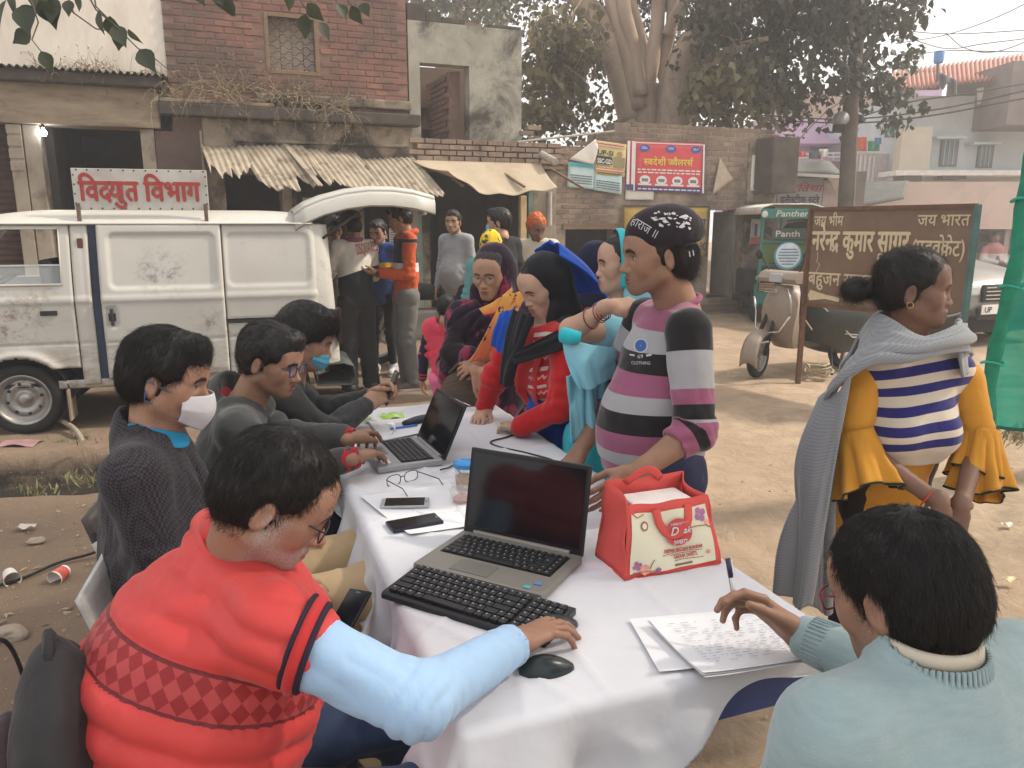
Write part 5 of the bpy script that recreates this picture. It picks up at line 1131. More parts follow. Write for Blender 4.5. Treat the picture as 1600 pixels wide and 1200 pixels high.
ROW=[[1]*16,[1]*13+[2,1],[1.5]+[1]*12+[1.5,1],[1.8]+[1]*11+[2.2,1],[2.3]+[1]*10+[1.7,1,1],[1.2,1,1.2,1.2,5.6,1.2,1,1,1,1]]
def laptop(label,hl,hr,depth,sh,lean,body,port_right=True,keyw=.88,toward=None):
 """hl, hr: ends of the hinge line seen from the user; lean = angle of the lid past upright"""
 t=thing('laptop',label,'laptop',(hl+hr)/2);hl,hr=Vector(hl),Vector(hr);ex=(hr-hl).normalized();W_=(hr-hl).length;up=V(0,0,1);ey=up.cross(ex).normalized()
 z0=.006
 def at(x,y,z):return hl+ex*x+ey*(y-depth)+V(0,0,z)
 mb=MB();mb.frame(at(W_/2,depth/2,z0+.010),ex,ey,up,W_,depth,.022);mb.build('base',body,t,bevel=.005)
 mb=MB();mb.frame(at(W_/2,depth*.63,z0+.0215),ex,ey,up,W_*keyw,depth*.50,.002);mb.build('keyboard_tray',lapdark,t)
 keys(t,lambda x,y,z:at(W_*(1-keyw)/2+.004+x,depth*.385+y,z0+.023+z),W_*keyw-.008,depth*.49,ROW,gap=.0028,h=.0028)
 mb=MB();mb.frame(at(W_*.42,depth*.19,z0+.0215),ex,ey,up,W_*.30,depth*.25,.0015);mb.build('touchpad',sensor,t)
 d=(ey*math.sin(lean)+up*math.cos(lean));nrm=ex.cross(d)
 c_=hl+ex*W_/2+V(0,0,z0+.016)+d*sh/2
 mb=MB();mb.frame(c_-nrm*.0045,ex,d,nrm,W_,sh,.009);mb.build('lid',lapdark,t,bevel=.004)
 mb=MB();mb.frame(c_+nrm*.0010+d*.004,ex,d,nrm,W_*.93,sh*.86,.003);mb.build('screen',scrm,t)
 MB().cyl(hl+ex*W_*.1+V(0,0,z0+.02),hl+ex*W_*.9+V(0,0,z0+.02),.008).build('hinge',body,t)
 return t,at,W_
LH,RH=on(724,842),on(910,884)
lp1,at1,w1_=laptop('open grey laptop with a black screen at the front of the table',LH,RH,.235,.232,R(12),lapgrey)
for x,c_,nm in((w1_-.03,(.10,.25,.55),'sticker'),(w1_-.045,(.1,.45,.5),'sticker')):
 y=.045 if x>w1_-.04 else .018;MB().frame(at1(x,y,.0285),(RH-LH).normalized(),V(0,0,1).cross((RH-LH).normalized()),(0,0,1),.018,.014,.0006).build(nm,mk('sticker_%d'%int(x*1000),c_,.4),lp1)
MB().lathe(LH.lerp(RH,.5)+V(0,.055,.236),[(.004,0),(0,.001)],8,(0,-1,0)).build('webcam',mk('lens_grey',(.2,.2,.2),.2),lp1)
H2a,H2b=on(652,693),on(693,729)
H2a,H2b=H2a+(H2a-H2b)*.04,H2b
lp2,at2,w2_=laptop('open silver laptop facing the man in the grey hoodie',H2a,H2b,.235,.21,R(24),mk('laptop_silver',(.34,.34,.35),.4,.05,8,.03,200,metal=.4))
MB().frame(at2(w2_*.85,.04,.0285),(H2b-H2a).normalized(),V(0,0,1).cross((H2b-H2a).normalized()),(0,0,1),.04,.03,.0006).build('sticker',whp,lp2)
kb=thing('keyboard','black loose keyboard lying along the front of the grey laptop','keyboard',on(740,945))
KL,KR=on(593,926,.02),on(806,992,.02);kx=(KR-KL).normalized();ky=V(0,0,1).cross(kx);KW=.425
def kat(x,y,z):return KL+kx*x+ky*(y+.004)+V(0,0,z-.006+.03*(y/.14)*.4)
mb=MB();mb.ring([[kat(x,y,z)for y,z in((0,-.010),(0,.002),(.006,.006),(.138,.006),(.146,.002),(.146,-.014))]for x in(0,KW)]);mb.build('body',lapdark,kb,bevel=.003)
keys(kb,lambda x,y,z:kat(.012+x,.012+y,.0065+z),KW-.024,.122,[r+[-.4,1,1,1,1]for r in ROW],h=.006,gap=.003)
def mouse(label,p,ang,L=.105,lift=0.):
 t=thing('computer_mouse',label,'mouse',p);d=V(math.cos(ang),math.sin(ang),0);s=V(-d.y,d.x,0);rs=[]
 for i in range(15):
  u=i/14;w=.031*math.sin(math.pi*(u*.92+.04))**.55*(1-.15*u);h=.036*math.sin(math.pi*(u*.88+.06))**.7*(1.06-.35*u)
  rs.append([p+d*(u-.5)*L+s*w*math.cos(a)+V(0,0,lift+.006+max(-.004,h*math.sin(a)))for a in[6.283*k/20 for k in range(20)]])
 o_=MB().ring(rs).build('shell',mk('mouse_black',(.022,.030,.034),.28,.15,20,.04,120),t,smooth=True);MB().tube([p+d*(.012+.01*k)+V(0,0,lift+.0345-.0028*k-.0012*k*k)for k in range(4)],.0022,6).build('wheel',lapdark,t,smooth=True)
 return t
mouse('black computer mouse lying free on the cloth below the sleeve',on(853,1052),R(12),.108)
mouse('black computer mouse under the fingers of the man in the red vest',on(868,986),R(24),.10)
def phone(label,c_,ang,L,w,col,tilt=None,scr=True):
 t=thing('phone',label,'phone',c_);d=V(math.cos(ang),math.sin(ang),0);s=V(-d.y,d.x,0);up=V(0,0,1)
 if tilt:d,s,up=tilt
 MB().frame(c_+up*.0145,d,s,up,L,w,.009).build('body',mk('phone_%s'%label.split()[0],col,.35,.05,9,0,metal=.3),t,bevel=.0035)
 MB().frame(c_+up*.0193,d,s,up,L*(.82 if scr=='bars' else .95),w*.92,.0012).build('screen',scrm,t,bevel=.0004)
 MB().frame(c_+up*.0201+d*L*.44,d,s,up,.004,.014,.0006).build('speaker',lensm,t)
 return t
lensm=mk('lens_grey',(.2,.2,.2),.2)
def ang_of(a,b_):q=b_-a;return math.atan2(q.y,q.x)
phone('silver phone lying on the white sheet, the farther of two',on(633,793),ang_of(on(590,793),on(676,791)),.145,.070,(.42,.45,.48),scr='bars')
phone('black phone lying on the white sheet, the nearer of two',on(648,824),ang_of(on(602,832),on(694,815)),.15,.072,(.02,.025,.05))
papm=mk('white_paper',(.78,.78,.80),.85,.03,5,.05,20);ruled=mk('handwriting',(.42,.43,.52),.8,.1,9,0)
def sheet(label,quad,z,nm='paper_sheet',cat='paper',layers=1,print_=0,curl=.004):
 q=[on(px,py,z)for px,py in quad];t=thing(nm,label,cat,sum(q,V(0,0,0))/4)
 for k in range(layers):
  j=V(random.gauss(0,.003),random.gauss(0,.003),.0016*k)if k else V(0,0,0);ph=random.uniform(0,6)
  MB().grid(lambda u,w:q[0].lerp(q[1],u).lerp(q[3].lerp(q[2],u),w)+j+V(0,0,curl*(abs(u-.5)**3*5+abs(w-.5)**3*5)*(1+.5*math.sin(ph))+.0006*math.sin(8*u+5*w+ph)),10,10).build('page' if layers>1 else 'sheet',papm,t,smooth=True)
 if print_:
  mb=MB();r2=random.Random(5);zz=V(0,0,.0016*layers+.0012)
  pt=lambda u,w:q[0].lerp(q[1],u).lerp(q[3].lerp(q[2],u),w)+zz+V(0,0,curl*(abs(u-.5)**3*5+abs(w-.5)**3*5)*1.5)
  for i in range(print_):
   w=.12+.76*i/print_;u=.12
   while u<.85:
    e=u+r2.uniform(.015,.07)
    if r2.random()<.8:mb.add([pt(u,w),pt(e,w+.002),pt(e,w+.012),pt(u,w+.010)],[(0,1,2,3)])
    u=e+r2.uniform(.01,.06)
  mb.build('handwriting',ruled,t,recalc=False)['kind']='stuff'
 return t
sheet('white sheet of paper under the two phones',[(563,778),(702,757),(765,818),(640,838)],.008)
sheet('white form lying behind the hands of the man in the grey hoodie',[(575,660),(690,648),(700,668),(600,690)],.008)
sheet('loose white sheet half under the handwritten stack',[(983,968),(1130,955),(1210,1030),(1030,1051)],.008)
sheet('stack of handwritten pages under the writing man\'s hand',[(1012,977),(1190,958),(1300,1030),(1098,1062)],.012,'paper_stack','papers',5,16,.006)
def spectacles(t,c_,ex,ey,ez,mat,w=.066,h=.038,arm=.13,fold=0.12,lens=None,name='frame',rr=.0016,round_=.45,par=None):
 """rims, bridge and arms round a centre: ex across, ez up the lens, ey toward the face side (arms run along ey)"""
 mb=MB()
 for s in(-1,1):
  cx=c_+ex*s*w*.52;pts_=[]
  for k in range(20):
   a=6.283*k/20;ca,sa=math.cos(a),math.sin(a);e=round_+.25
   pts_.append(cx+ex*(w*.40*math.copysign(abs(ca)**e,ca))+ez*(h*.5*math.copysign(abs(sa)**e,sa)))
  mb.tube(pts_,rr,6,closed=True)
  hinge=c_+ex*s*w*.95+ez*h*.22
  mb.tube([cx+ex*s*w*.38+ez*h*.22,hinge,hinge+ey*arm*.8+ex*s*arm*fold*.6,hinge+ey*arm+ex*s*arm*fold*.6-ez*.018],rr*1.05,6)
  if lens:MB().add([p+ey*.0005 for p in pts_],[tuple(range(20))]).build('lens',lens,par or t)
 mb.tube([c_-ex*w*.13+ez*h*.12,c_+ez*h*.2,c_+ex*w*.13+ez*h*.12],rr,6)
 return mb.build(name,mat,par or t,smooth=True)
wire=mk('dark_wire',(.05,.045,.045),.4,.1,9,0,metal=.4)
sp=thing('spectacles','thin dark framed spectacles lying open beside the silver laptop','spectacles',on(628,750))
ex_=(on(650,745,.02)-on(605,757,.02)).normalized();spectacles(sp,on(629,747,.021),ex_,V(0,0,1).cross(ex_)*-1,V(0,0,1),wire,.066,.036,.13,.1)
cb=thing('power_cable','black power cable looping across the cloth behind the grey laptop','cable',on(800,700))
mb=MB();limb_tube(mb,[on(822,672,.008),on(795,682,.008),on(767,690,.008),on(780,698,.008),on(825,708,.008),on(866,720,.008),on(866,730,.008),on(830,735,.008),on(790,745,.008)],.0035,.0035,6,0,64);mb.build('cable',lapdark,cb,smooth=True)
cb=thing('power_cable','short black cable plugged into the side of the silver laptop','cable',on(695,733))
mb=MB();limb_tube(mb,[on(688,734,.014),on(700,731,.010),on(710,728,.008),on(722,742,.008)],.003,.003,6,0,20);mb.build('cable',lapdark,cb,smooth=True)
clear,n,b=newmat('clear_plastic');b.inputs['Base Color'].default_value=(.85,.85,.82,1);b.inputs['Roughness'].default_value=.12;b.inputs['Alpha'].default_value=.28
tb_=thing('plastic_tub','small clear tub of brown snack with a blue lid behind the grey laptop','tub',on(728,760))
p_=on(728,762,.004);MB().lathe(p_,[(.032,0),(.038,.075)],24,cap=False).build('tub',clear,tb_,smooth=True);MB().lathe(p_,[(0,.003),(.031,.004),(.034,.04),(0,.048)],20).build('snack',mk('snack_brown',(.45,.26,.13),.8,.4,60,.5,60),tb_,smooth=True)
MB().lathe(p_,[(.0,.083),(.030,.083),(.034,.088),(.040,.086),(.041,.074),(.038,.072)],28).build('lid',mk('lid_blue',(.04,.24,.55),.4,.05,9,.02,60),tb_,smooth=.6)
gb=thing('glass_bowl','small clear bowl with reddish scraps beside the laptop screen','bowl',on(722,785))
p_=on(722,786,.004);MB().lathe(p_,[(.0,.002),(.030,.002),(.036,.02),(.040,.045),(.038,.045),(.033,.02),(.0,.008)],26).build('bowl',clear,gb,smooth=True);MB().lathe(p_,[(.0,.008),(.028,.01),(.028,.018),(.01,.03),(0,.03)],12).build('scraps',mk('scrap_red',(.42,.13,.09),.7,.4,80,.6,60),gb,smooth=True)
pk=thing('plastic_packet','lime green plastic packet lying by the hooded man\'s wrist','packet',on(585,657))
MB().grid(lambda u,w:on(540,664,.01).lerp(on(632,652,.01),u).lerp(on(565,655,.01).lerp(on(628,644,.01),u),w)+V(0,0,.018*math.sin(u*3.14)*math.sin(w*3.14)+.006*math.sin(u*17+w*9)),24,10).build('packet',mk('lime_plastic',(.36,.60,.08),.3,.3,14,.3,20,dirt=(.75,.76,.70),ds=9,dlo=.5,dhi=.58),pk,smooth=True)
sc_=thing('spectacle_case','dark navy spectacle case on the cloth behind the silver laptop','case',on(654,660))
a,b_=on(632,662,.018),on(680,650,.018);rs=[]
for i in range(11):
 u=i/10;r_0=.026*math.sin(math.pi*(.12+.76*u))**.5;q=a.lerp(b_,u);s=V(-(b_-a).y,(b_-a).x,0).normalized();rs.append([q+s*r_0*1.1*math.cos(t_)+V(0,0,.7*r_0*math.sin(t_))for t_ in[6.283*k/16 for k in range(16)]])
MB().ring(rs).build('case',mk('case_navy',(.015,.02,.04),.4,.1,30,.1,90),sc_,smooth=True)
pn=thing('pen','blue pen lying on the form behind the silver laptop','pen',on(630,668));MB().tube([on(610,670,.014),on(652,664,.014)],.0045,8).build('barrel',mk('pen_blue',(.04,.2,.6),.4),pn,smooth=True)
# ------- red carrier bag
bg_=thing('carrier_bag','red cloth carrier bag with a cream printed floral panel and a white box inside','bag',on(1040,890))
B0,B1=on(976,907,.006),on(1126,880,.006);bx=(B1-B0).normalized();by=V(0,0,1).cross(bx).normalized();BW=(B1-B0).length
redc=mk('bag_red',(.62,.085,.075),.8,.10,7,.35,22);crc=mk('bag_cream',(.70,.66,.50),.7,.04,6,.1,25)
def bag(u,w,h):
 k=.16*h;return B0+bx*BW*(k*.55+u*(1-k*1.0))+by*(.15*w*(1-.25*h)+.045*h)+V(0,0,.168*h*(1+.16*w))
def wob(p,u,h,a=.004):return p+by*a*math.sin(9*u+7*h)+V(0,0,.002*math.sin(14*u))
mb=MB();mb.grid(lambda u,h:wob(bag(u,0,h),u,h),16,12);mb.build('front_panel',redc,bg_,solid=.003,smooth=True)
mb=MB();mb.grid(lambda u,h:wob(bag(u,1,h),u,h),16,12);mb.build('back_panel',redc,bg_,solid=.003,smooth=True)
for u_ in(0,1):mb=MB();mb.grid(lambda w,h:bag(u_,w,h)+bx*(.022*(1 if u_==0 else-1)*h*math.sin(w*3.14)+.004*math.sin(h*9+w*4)),10,12);mb.build('side_panel',redc,bg_,solid=.003,smooth=True)
mb=MB();mb.add([bag(0,0,0),bag(1,0,0),bag(1,1,0),bag(0,1,0)],[(0,1,2,3)]);mb.build('base',redc,bg_,solid=.003)
fl=lambda u,h,l=.0042:wob(bag(u,0,h),u,h)-by*l
mb=MB();mb.grid(lambda u,h:fl(.05+.90*u,.06+.82*h),12,10);mb.build('printed_panel',crc,bg_,smooth=True)
mb=MB();q=bag(.5,.5,0)+V(0,0,.085);mb.frame(q+by*.022,bx,by,(0,0,1),BW*.60,.09,.155);mb.build('inner_box',mk('box_white',(.76,.72,.68),.7),bg_,bevel=.006)
for w_,uu in((0,(.33,.74)),(1,(.25,.70))):
 hp=[]
 for k in range(13):
  t_=k/12;u=uu[0]+(uu[1]-uu[0])*t_
  if w_==0:hp.append(fl(.33+.40*t_,.93-.42*math.sin(math.pi*t_)**.6,.0075+.004*math.sin(math.pi*t_)))
  else:hp.append(bag(u,1,.95)+V(0,0,.035*math.sin(math.pi*t_))-by*.02*math.sin(math.pi*t_))
 MB().tube(hp,.011,8,flat=.22,up=by).build('handle',redc,bg_,smooth=True)
def bagtext(s,u,h,hh,w,m_,bold=.012):return put_text([s],'lettering',m_,bg_,fl(u,h,.0036),bx,(bag(.5,0,1)-bag(.5,0,0)),hh,w,.002,0,bold)
bagred=mk('logo_red',(.55,.07,.08),.6,.05,9,0);brn=mk('print_brown',(.28,.12,.08),.7,.05,9,0)
def badge(u,h,ru,rh,m_,l):return MB().add([fl(u+ru*math.cos(a),h+rh*math.sin(a),l)for a in[6.283*k/28 for k in range(28)]],[tuple(range(28))]).build('logo',m_,bg_,recalc=False)
badge(.57,.56,.145,.20,bagred,.0115);badge(.20,.70,.045,.065,brn,.0060);badge(.20,.70,.028,.04,crc,.0065)
put_text(['SWEETS'],'lettering',whp,bg_,fl(.50,.40,.0120),bx,V(0,0,1),.014,.14*BW,.002,0,.02)
put_text(['D'],'lettering',whp,bg_,fl(.47,.53,.0120),bx,V(0,0,1),.030,None,.002,.2,.01);put_text(['ak'],'lettering',whp,bg_,fl(.61,.54,.0120),bx,V(0,0,1),.024,None,.002,.2,.01)
put_text(['A HOUSE OF SWEETS'],'lettering',whp,bg_,fl(.48,.67,.0120),bx,V(0,0,1),.008,.18*BW,.002,0,.02)
bagtext('DEEPAK MISTHAN BHANDAR',.40,.30,.012,.40*BW,bagred);bagtext('DEEPAK SWEETS',.50,.19,.012,.24*BW,bagred)
mb=MB()
for h,a,b_ in((.265,.38,.80),(.24,.46,.74),(.155,.5,.8)):
 u=a
 while u<b_:e=u+random.uniform(.02,.05);mb.add([fl(u,h,.0058),fl(e,h,.0058),fl(e,h+.010,.0058),fl(u,h+.010,.0058)],[(0,1,2,3)]);u=e+.008
mb.build('small_print',brn,bg_,recalc=False)
MB().add([fl(u,h,.006)for u,h in((.50,.09),(.70,.09),(.70,.12),(.50,.12))],[(0,1,2,3)]).build('print_bar',mk('bar_olive',(.16,.14,.09),.7),bg_)
plum=mk('print_plum',(.38,.14,.30),.7,.2,30,0);pinkf=mk('print_coral',(.75,.33,.25),.7,.2,30,0)
def petals(u,h,r0,n_,m_,nm,l=.0064):
 mb=MB()
 for k in range(n_):
  a=6.283*k/n_+.4;cx,ch_=u+r0*.55*math.cos(a),h+r0*.8*math.sin(a);mb.add([fl(cx+r0*.42*math.cos(t_),ch_+r0*.62*math.sin(t_),l)for t_ in[6.283*j/10 for j in range(10)]],[tuple(range(10))])
 return mb.build(nm,m_,bg_,recalc=False)
petals(.86,.76,.075,4,plum,'butterfly');petals(.12,.16,.05,4,plum,'butterfly');petals(.20,.10,.055,6,pinkf,'flower');petals(.33,.06+.03,.03,5,plum,'flower');petals(.88,.22,.025,5,pinkf,'flower');petals(.92,.63,.03,5,pinkf,'flower')
for q in([(.70,.60),(.78,.62),(.90,.60)],[(.90,.60),(.95,.55)],[(.06,.89),(.12,.82),(.2,.86)],[(.08,.03+.04),(.2,.075),(.34,.08)],[(.25,.12),(.27,.2),(.29,.24)]):MB().tube([fl(u,h,.006)for u,h in q],.0012,4).build('stem',brn,bg_)
# ------- litter on the ground
def cup(label,p,d,red=True,crushed=1.):
 t=thing('paper_cup',label,'cup',p);d=Vector(d).normalized()
 mb=MB();mb.lathe(p,[(.024,0),(.026,.002),(.034,.075),(.036,.077),(.0335,.075),(.0245,.004),(0,.004)],22,d);o_=mb.build('cup',mk('cup_paper',(.70,.66,.60),.7),t,smooth=.7)
 if red:MB().lathe(p,[(.0272,.012),(.0335,.066)],22,d,cap=False).build('print',mk('cup_red',(.55,.10,.08),.6,.3,40,0),t,smooth=True)
 if crushed<1:t.scale=(1,1,crushed)
 return t
cup('red and white paper cup lying by the black cable',G(103,890,.03),(-.15,-1,-.12));cup('pale paper cup lying left of the red cup',G(14,895,.03),(.75,-.8,-.1),False)
cup('flattened red paper cup on the sandy ground at the right',G(1530,998,.022),(1,-.25,-.02),True,.8)
gc=thing('ground_cable','black cable trailing over the dirt towards the blazer chair','cable',G(90,890))
mb=MB();limb_tube(mb,[G(-60,930,.012),G(30,905,.012),G(90,880,.012),G(140,866,.02),G(165,855,.05)],.007,.007,6,0,30);mb.build('cable',blackm,gc,smooth=True)
def rock(label,p,r,sq=.6):
 t=thing('stone',label,'stone',p);import bmesh
 bm=bmesh.new();bmesh.ops.create_icosphere(bm,subdivisions=3,radius=1)
 for v_ in bm.verts:
  q=np.array([v_.co[:]]);k=1+.35*float(vnoise(q*1.3+p.x*7,2)[0])+.12*float(vnoise(q*4,3)[0]);v_.co=V(v_.co.x*r*k*1.3,v_.co.y*r*k,v_.co.z*r*k*sq)+p
 me=bpy.data.meshes.new('stone');bm.to_mesh(me);bm.free();me.shade_smooth();link('stone',me,t,True,[mk('stone_tan',(.33,.27,.21),.9,.2,12,.5,50)])
rock('pale stone half sunk in the dirt at the left edge',G(12,990,.02),.055);rock('small brown stone behind the backpack',G(105,958,.005),.012);rock('small clod of dark earth beyond the red cup',G(55,845,.01),.03)
lit=MB()
for i in range(650):
 x,y=(random.uniform(-2.6,-.6),random.uniform(1.6,4.2))if i<430 else(random.uniform(.4,4.5),random.uniform(2.2,7.5))
 a=random.uniform(0,6.28);L=random.uniform(.012,.05)*(1 if i<430 else .8);w=L*random.uniform(.15,.5);d=V(math.cos(a),math.sin(a),random.uniform(-.1,.25));s=V(-d.y,d.x,random.uniform(-.3,.3));p=V(x,y,float(ground_h(np.array([x]),np.array([y]))[0])+.006)
 lit.add([p,p+d*L*.5+s*w*.5+V(0,0,.004),p+d*L,p+d*L*.5-s*w*.5+V(0,0,.004)],[(0,1,2,3)])
tag(lit.build('leaf_litter',leafmat('dry_litter',(.30,.22,.14),.5,.03,.1),recalc=False),'scattered dry leaves and straw on the dirt','litter',kind='stuff')
peb=MB()
for i in range(520):
 x,y=(random.uniform(-2.8,-.3),random.uniform(1.3,4.3))if i<300 else(random.uniform(.3,5),random.uniform(1.8,8.5));r_0=random.uniform(.004,.013)*(1.4 if random.random()<.08 else 1);p=V(x,y,float(ground_h(np.array([x]),np.array([y]))[0]))
 ps_=[p+V(math.cos(a)*r_0*random.uniform(.7,1.3),math.sin(a)*r_0*random.uniform(.7,1.3),0)for a in(0,1.25,2.5,3.8,5)];peb.add(ps_+[p+V(random.gauss(0,r_0*.2),random.gauss(0,r_0*.2),r_0*.8)],[(i_,(i_+1)%5,5)for i_ in range(5)])
tag(peb.build('pebbles',mk('pebble_tan',(.30,.24,.18),.9,.3,30,.2,60),recalc=False),'small stones scattered over the dirt','pebbles',kind='stuff')
def wrapper(label,px,py,w,col):
 p=G(px,py,.008);t=thing('litter_scrap',label,'litter',p);ph=random.uniform(0,6);MB().grid(lambda u,v_:p+V((u-.5)*w,(v_-.5)*w*.6,.012+.01*math.sin(u*7+ph)*math.cos(v_*5)),6,5).build('scrap',mk('scrap_%d'%px,col,.6),t,smooth=True)
wrapper('pale pink plastic scrap on the drain bank',33,694,.26,(.34,.2,.2));wrapper('pale yellow scrap of paper on the ground at the right',1580,908,.06,(.6,.5,.3));wrapper('thin white scrap below the yellow sleeve',1575,822,.06,(.6,.55,.5));wrapper('white paper scrap on the dirt near the cable',40,825,.09,(.5,.45,.4))
mb=MB();t=thing('bent_pipe','bent pale branch lying under the van behind its front wheel','branch',G(110,670));limb_tube(mb,[G(78,652,.06),G(98,658,.07),G(118,672,.06),G(130,692,.0)],.022,.018,7,3);mb.build('branch',pillarm,t,smooth=True)
gr_=MB()
for cx,cy,n_ in((128,752,60),(122,690,40),(1590,685,260),(60,772,40)):
 for i in range(n_):
  p=G(cx+random.gauss(0,16 if cx<1000 else 26),cy+random.gauss(0,5 if cx<1000 else 7));d=V(random.gauss(0,.5),random.gauss(0,.5),1).normalized()*random.uniform(.03,.09);s=V(random.gauss(0,1),random.gauss(0,1),0).normalized()*.003
  gr_.add([p-s,p+s,p+d*.6+V(random.gauss(0,.01),random.gauss(0,.01),0),p+d],[(0,1,2),(0,2,3)])
tag(gr_.build('grass',leafmat('dry_grass',(.20,.18,.09),.4),recalc=False),'thin dry grass by the drain and under the net','grass',kind='stuff')
# ------- bodies and clothes: smooth distance fields turned into surfaces
A3=lambda p:np.array(p,np.float32)
class Field:
 def __init__(s,lo,hi,h):
  s.h=h;s.lo=A3(lo)-h*2;n=np.ceil((A3(hi)+h*2-s.lo)/h).astype(int)+1
  s.ax=[s.lo[i]+h*np.arange(n[i],dtype=np.float32)for i in range(3)];s.D=np.full(n,.25,np.float32)
 def _sl(s,lo,hi):
  r=[]
  for i in range(3):
   a=int(np.clip(np.floor((lo[i]-s.lo[i])/s.h),0,s.D.shape[i]));b=int(np.clip(np.ceil((hi[i]-s.lo[i])/s.h)+1,0,s.D.shape[i]));r.append(slice(a,b))
  return tuple(r)
 def put(s,prim,k=.02,op='u'):
  k=max(k,1e-3);lo,hi,fn=prim;pad=k+s.h*2;sl=s._sl(lo-pad,hi+pad)
  if any(q.stop<=q.start for q in sl):return s
  X,Y,Z=np.meshgrid(s.ax[0][sl[0]],s.ax[1][sl[1]],s.ax[2][sl[2]],indexing='ij',sparse=True)
  d=fn(X,Y,Z);o=s.D[sl]
  if op=='u':h=np.maximum(k-np.abs(o-d),0)/k;s.D[sl]=np.minimum(o,d)-h*h*k*.25
  elif op=='s':d=-d;h=np.maximum(k-np.abs(o-d),0)/k;s.D[sl]=np.maximum(o,d)+h*h*k*.25
  elif op=='i':s.D[sl]=np.maximum(o,d)
  return s
 def cut(s,p,n):
  n=A3(n)/np.linalg.norm(n);p=A3(p)
  X,Y,Z=np.meshgrid(*s.ax,indexing='ij',sparse=True);s.D=np.maximum(s.D,(X-p[0])*n[0]+(Y-p[1])*n[1]+(Z-p[2])*n[2]);return s
 def mesh(s):
  D=s.D;S=D<0;nx,ny,nz=D.shape
  c=[S[i:nx-1+i,j:ny-1+j,k:nz-1+k]for i in(0,1)for j in(0,1)for k in(0,1)]
  al=c[0].copy();an=c[0].copy()
  for q in c[1:]:al&=q;an|=q
  act=an&~al;I=np.argwhere(act)
  if not len(I):return np.zeros((0,3)),np.zeros((0,4),int)
  idx=np.full(act.shape,-1,np.int64);idx[tuple(I.T)]=np.arange(len(I))
  off=np.array([(i,j,k)for i in(0,1)for j in(0,1)for k in(0,1)])
  val=np.stack([D[tuple((I+o).T)]for o in off],1)
  acc=np.zeros((len(I),3));cnt=np.zeros(len(I))
  for a in range(8):
   for ax,st in((0,4),(1,2),(2,1)):
    if off[a][ax]:continue
    b=a+st;va,vb=val[:,a],val[:,b];m=(va<0)!=(vb<0);t=np.where(m,va/np.where(m,va-vb,1),0)
    p=np.repeat(off[a][None].astype(float),len(I),0);p[:,ax]+=t;acc[m]+=p[m];cnt[m]+=1
  v=s.lo+s.h*(I+acc/cnt[:,None]);F=[]
  for ax in range(3):
   u,w=(ax+1)%3,(ax+2)%3
   a=[slice(None)]*3;b=[slice(None)]*3;a[ax]=slice(0,-1);b[ax]=slice(1,None)
   e=S[tuple(a)]!=S[tuple(b)];E=np.argwhere(e);E=E[(E[:,u]>0)&(E[:,w]>0)&(E[:,u]<D.shape[u]-1)&(E[:,w]<D.shape[w]-1)]
   if not len(E):continue
   du=np.zeros(3,int);du[u]=1;dw=np.zeros(3,int);dw[w]=1
   q=np.stack([idx[tuple((E-du-dw).T)],idx[tuple((E-dw).T)],idx[tuple(E.T)],idx[tuple((E-du).T)]],1)
   fl=~S[tuple(E.T)];q[fl]=q[fl][:,::-1];F.append(q)
  return v,np.concatenate(F)
def cone(a,b,ra,rb=None,flat=None,fs=1.):
 """tapered capsule; flat = direction along which its section is scaled by fs"""
 a,b=A3(a),A3(b);rb=ra if rb is None else rb;ba=b-a;L2=max(float(ba@ba),1e-8);m=max(ra,rb)*max(1,fs)
 u=None if flat is None else A3(flat)/np.linalg.norm(flat)
 def fn(X,Y,Z):
  px,py,pz=X-a[0],Y-a[1],Z-a[2];t=np.clip((px*ba[0]+py*ba[1]+pz*ba[2])/L2,0,1)
  qx,qy,qz=px-t*ba[0],py-t*ba[1],pz-t*ba[2]
  if u is not None:w=(qx*u[0]+qy*u[1]+qz*u[2])*(1/fs-1);qx,qy,qz=qx+w*u[0],qy+w*u[1],qz+w*u[2]
  return(np.sqrt(qx*qx+qy*qy+qz*qz)-(ra+(rb-ra)*t))*(min(1.,fs)if u is not None else 1)
 return np.minimum(a,b)-m,np.maximum(a,b)+m,fn
def ell(c,r,M=None):
 c,r=A3(c),A3(r);m=float(r.max());M=np.eye(3)if M is None else np.array(M)
 def fn(X,Y,Z):
  p=(X-c[0],Y-c[1],Z-c[2]);q=[p[0]*M[0,i]+p[1]*M[1,i]+p[2]*M[2,i]for i in range(3)]
  k0=np.sqrt((q[0]/r[0])**2+(q[1]/r[1])**2+(q[2]/r[2])**2);k1=np.sqrt((q[0]/r[0]**2)**2+(q[1]/r[1]**2)**2+(q[2]/r[2]**2)**2)
  return k0*(k0-1)/np.maximum(k1,1e-6)
 return c-m,c+m,fn
def bbox(prims,pad=.02):
 return np.min([p[0]for p in prims],0)-pad,np.max([p[1]for p in prims],0)+pad
def relax(v,f,it=1,lam=.5):
 for _ in range(it):
  acc=np.zeros_like(v);cnt=np.zeros(len(v))
  for a,b in((0,1),(1,2),(2,3),(3,0)):
   np.add.at(acc,f[:,a],v[f[:,b]]);np.add.at(acc,f[:,b],v[f[:,a]]);np.add.at(cnt,f[:,a],1);np.add.at(cnt,f[:,b],1)
  v=v+lam*(acc/np.maximum(cnt,1)[:,None]-v)
 return v
def vnormals(v,f):
 n=np.cross(v[f[:,2]]-v[f[:,0]],v[f[:,3]]-v[f[:,1]]);o=np.zeros_like(v)
 for k in range(4):np.add.at(o,f[:,k],n)
 return o/np.maximum(np.linalg.norm(o,axis=1),1e-9)[:,None]
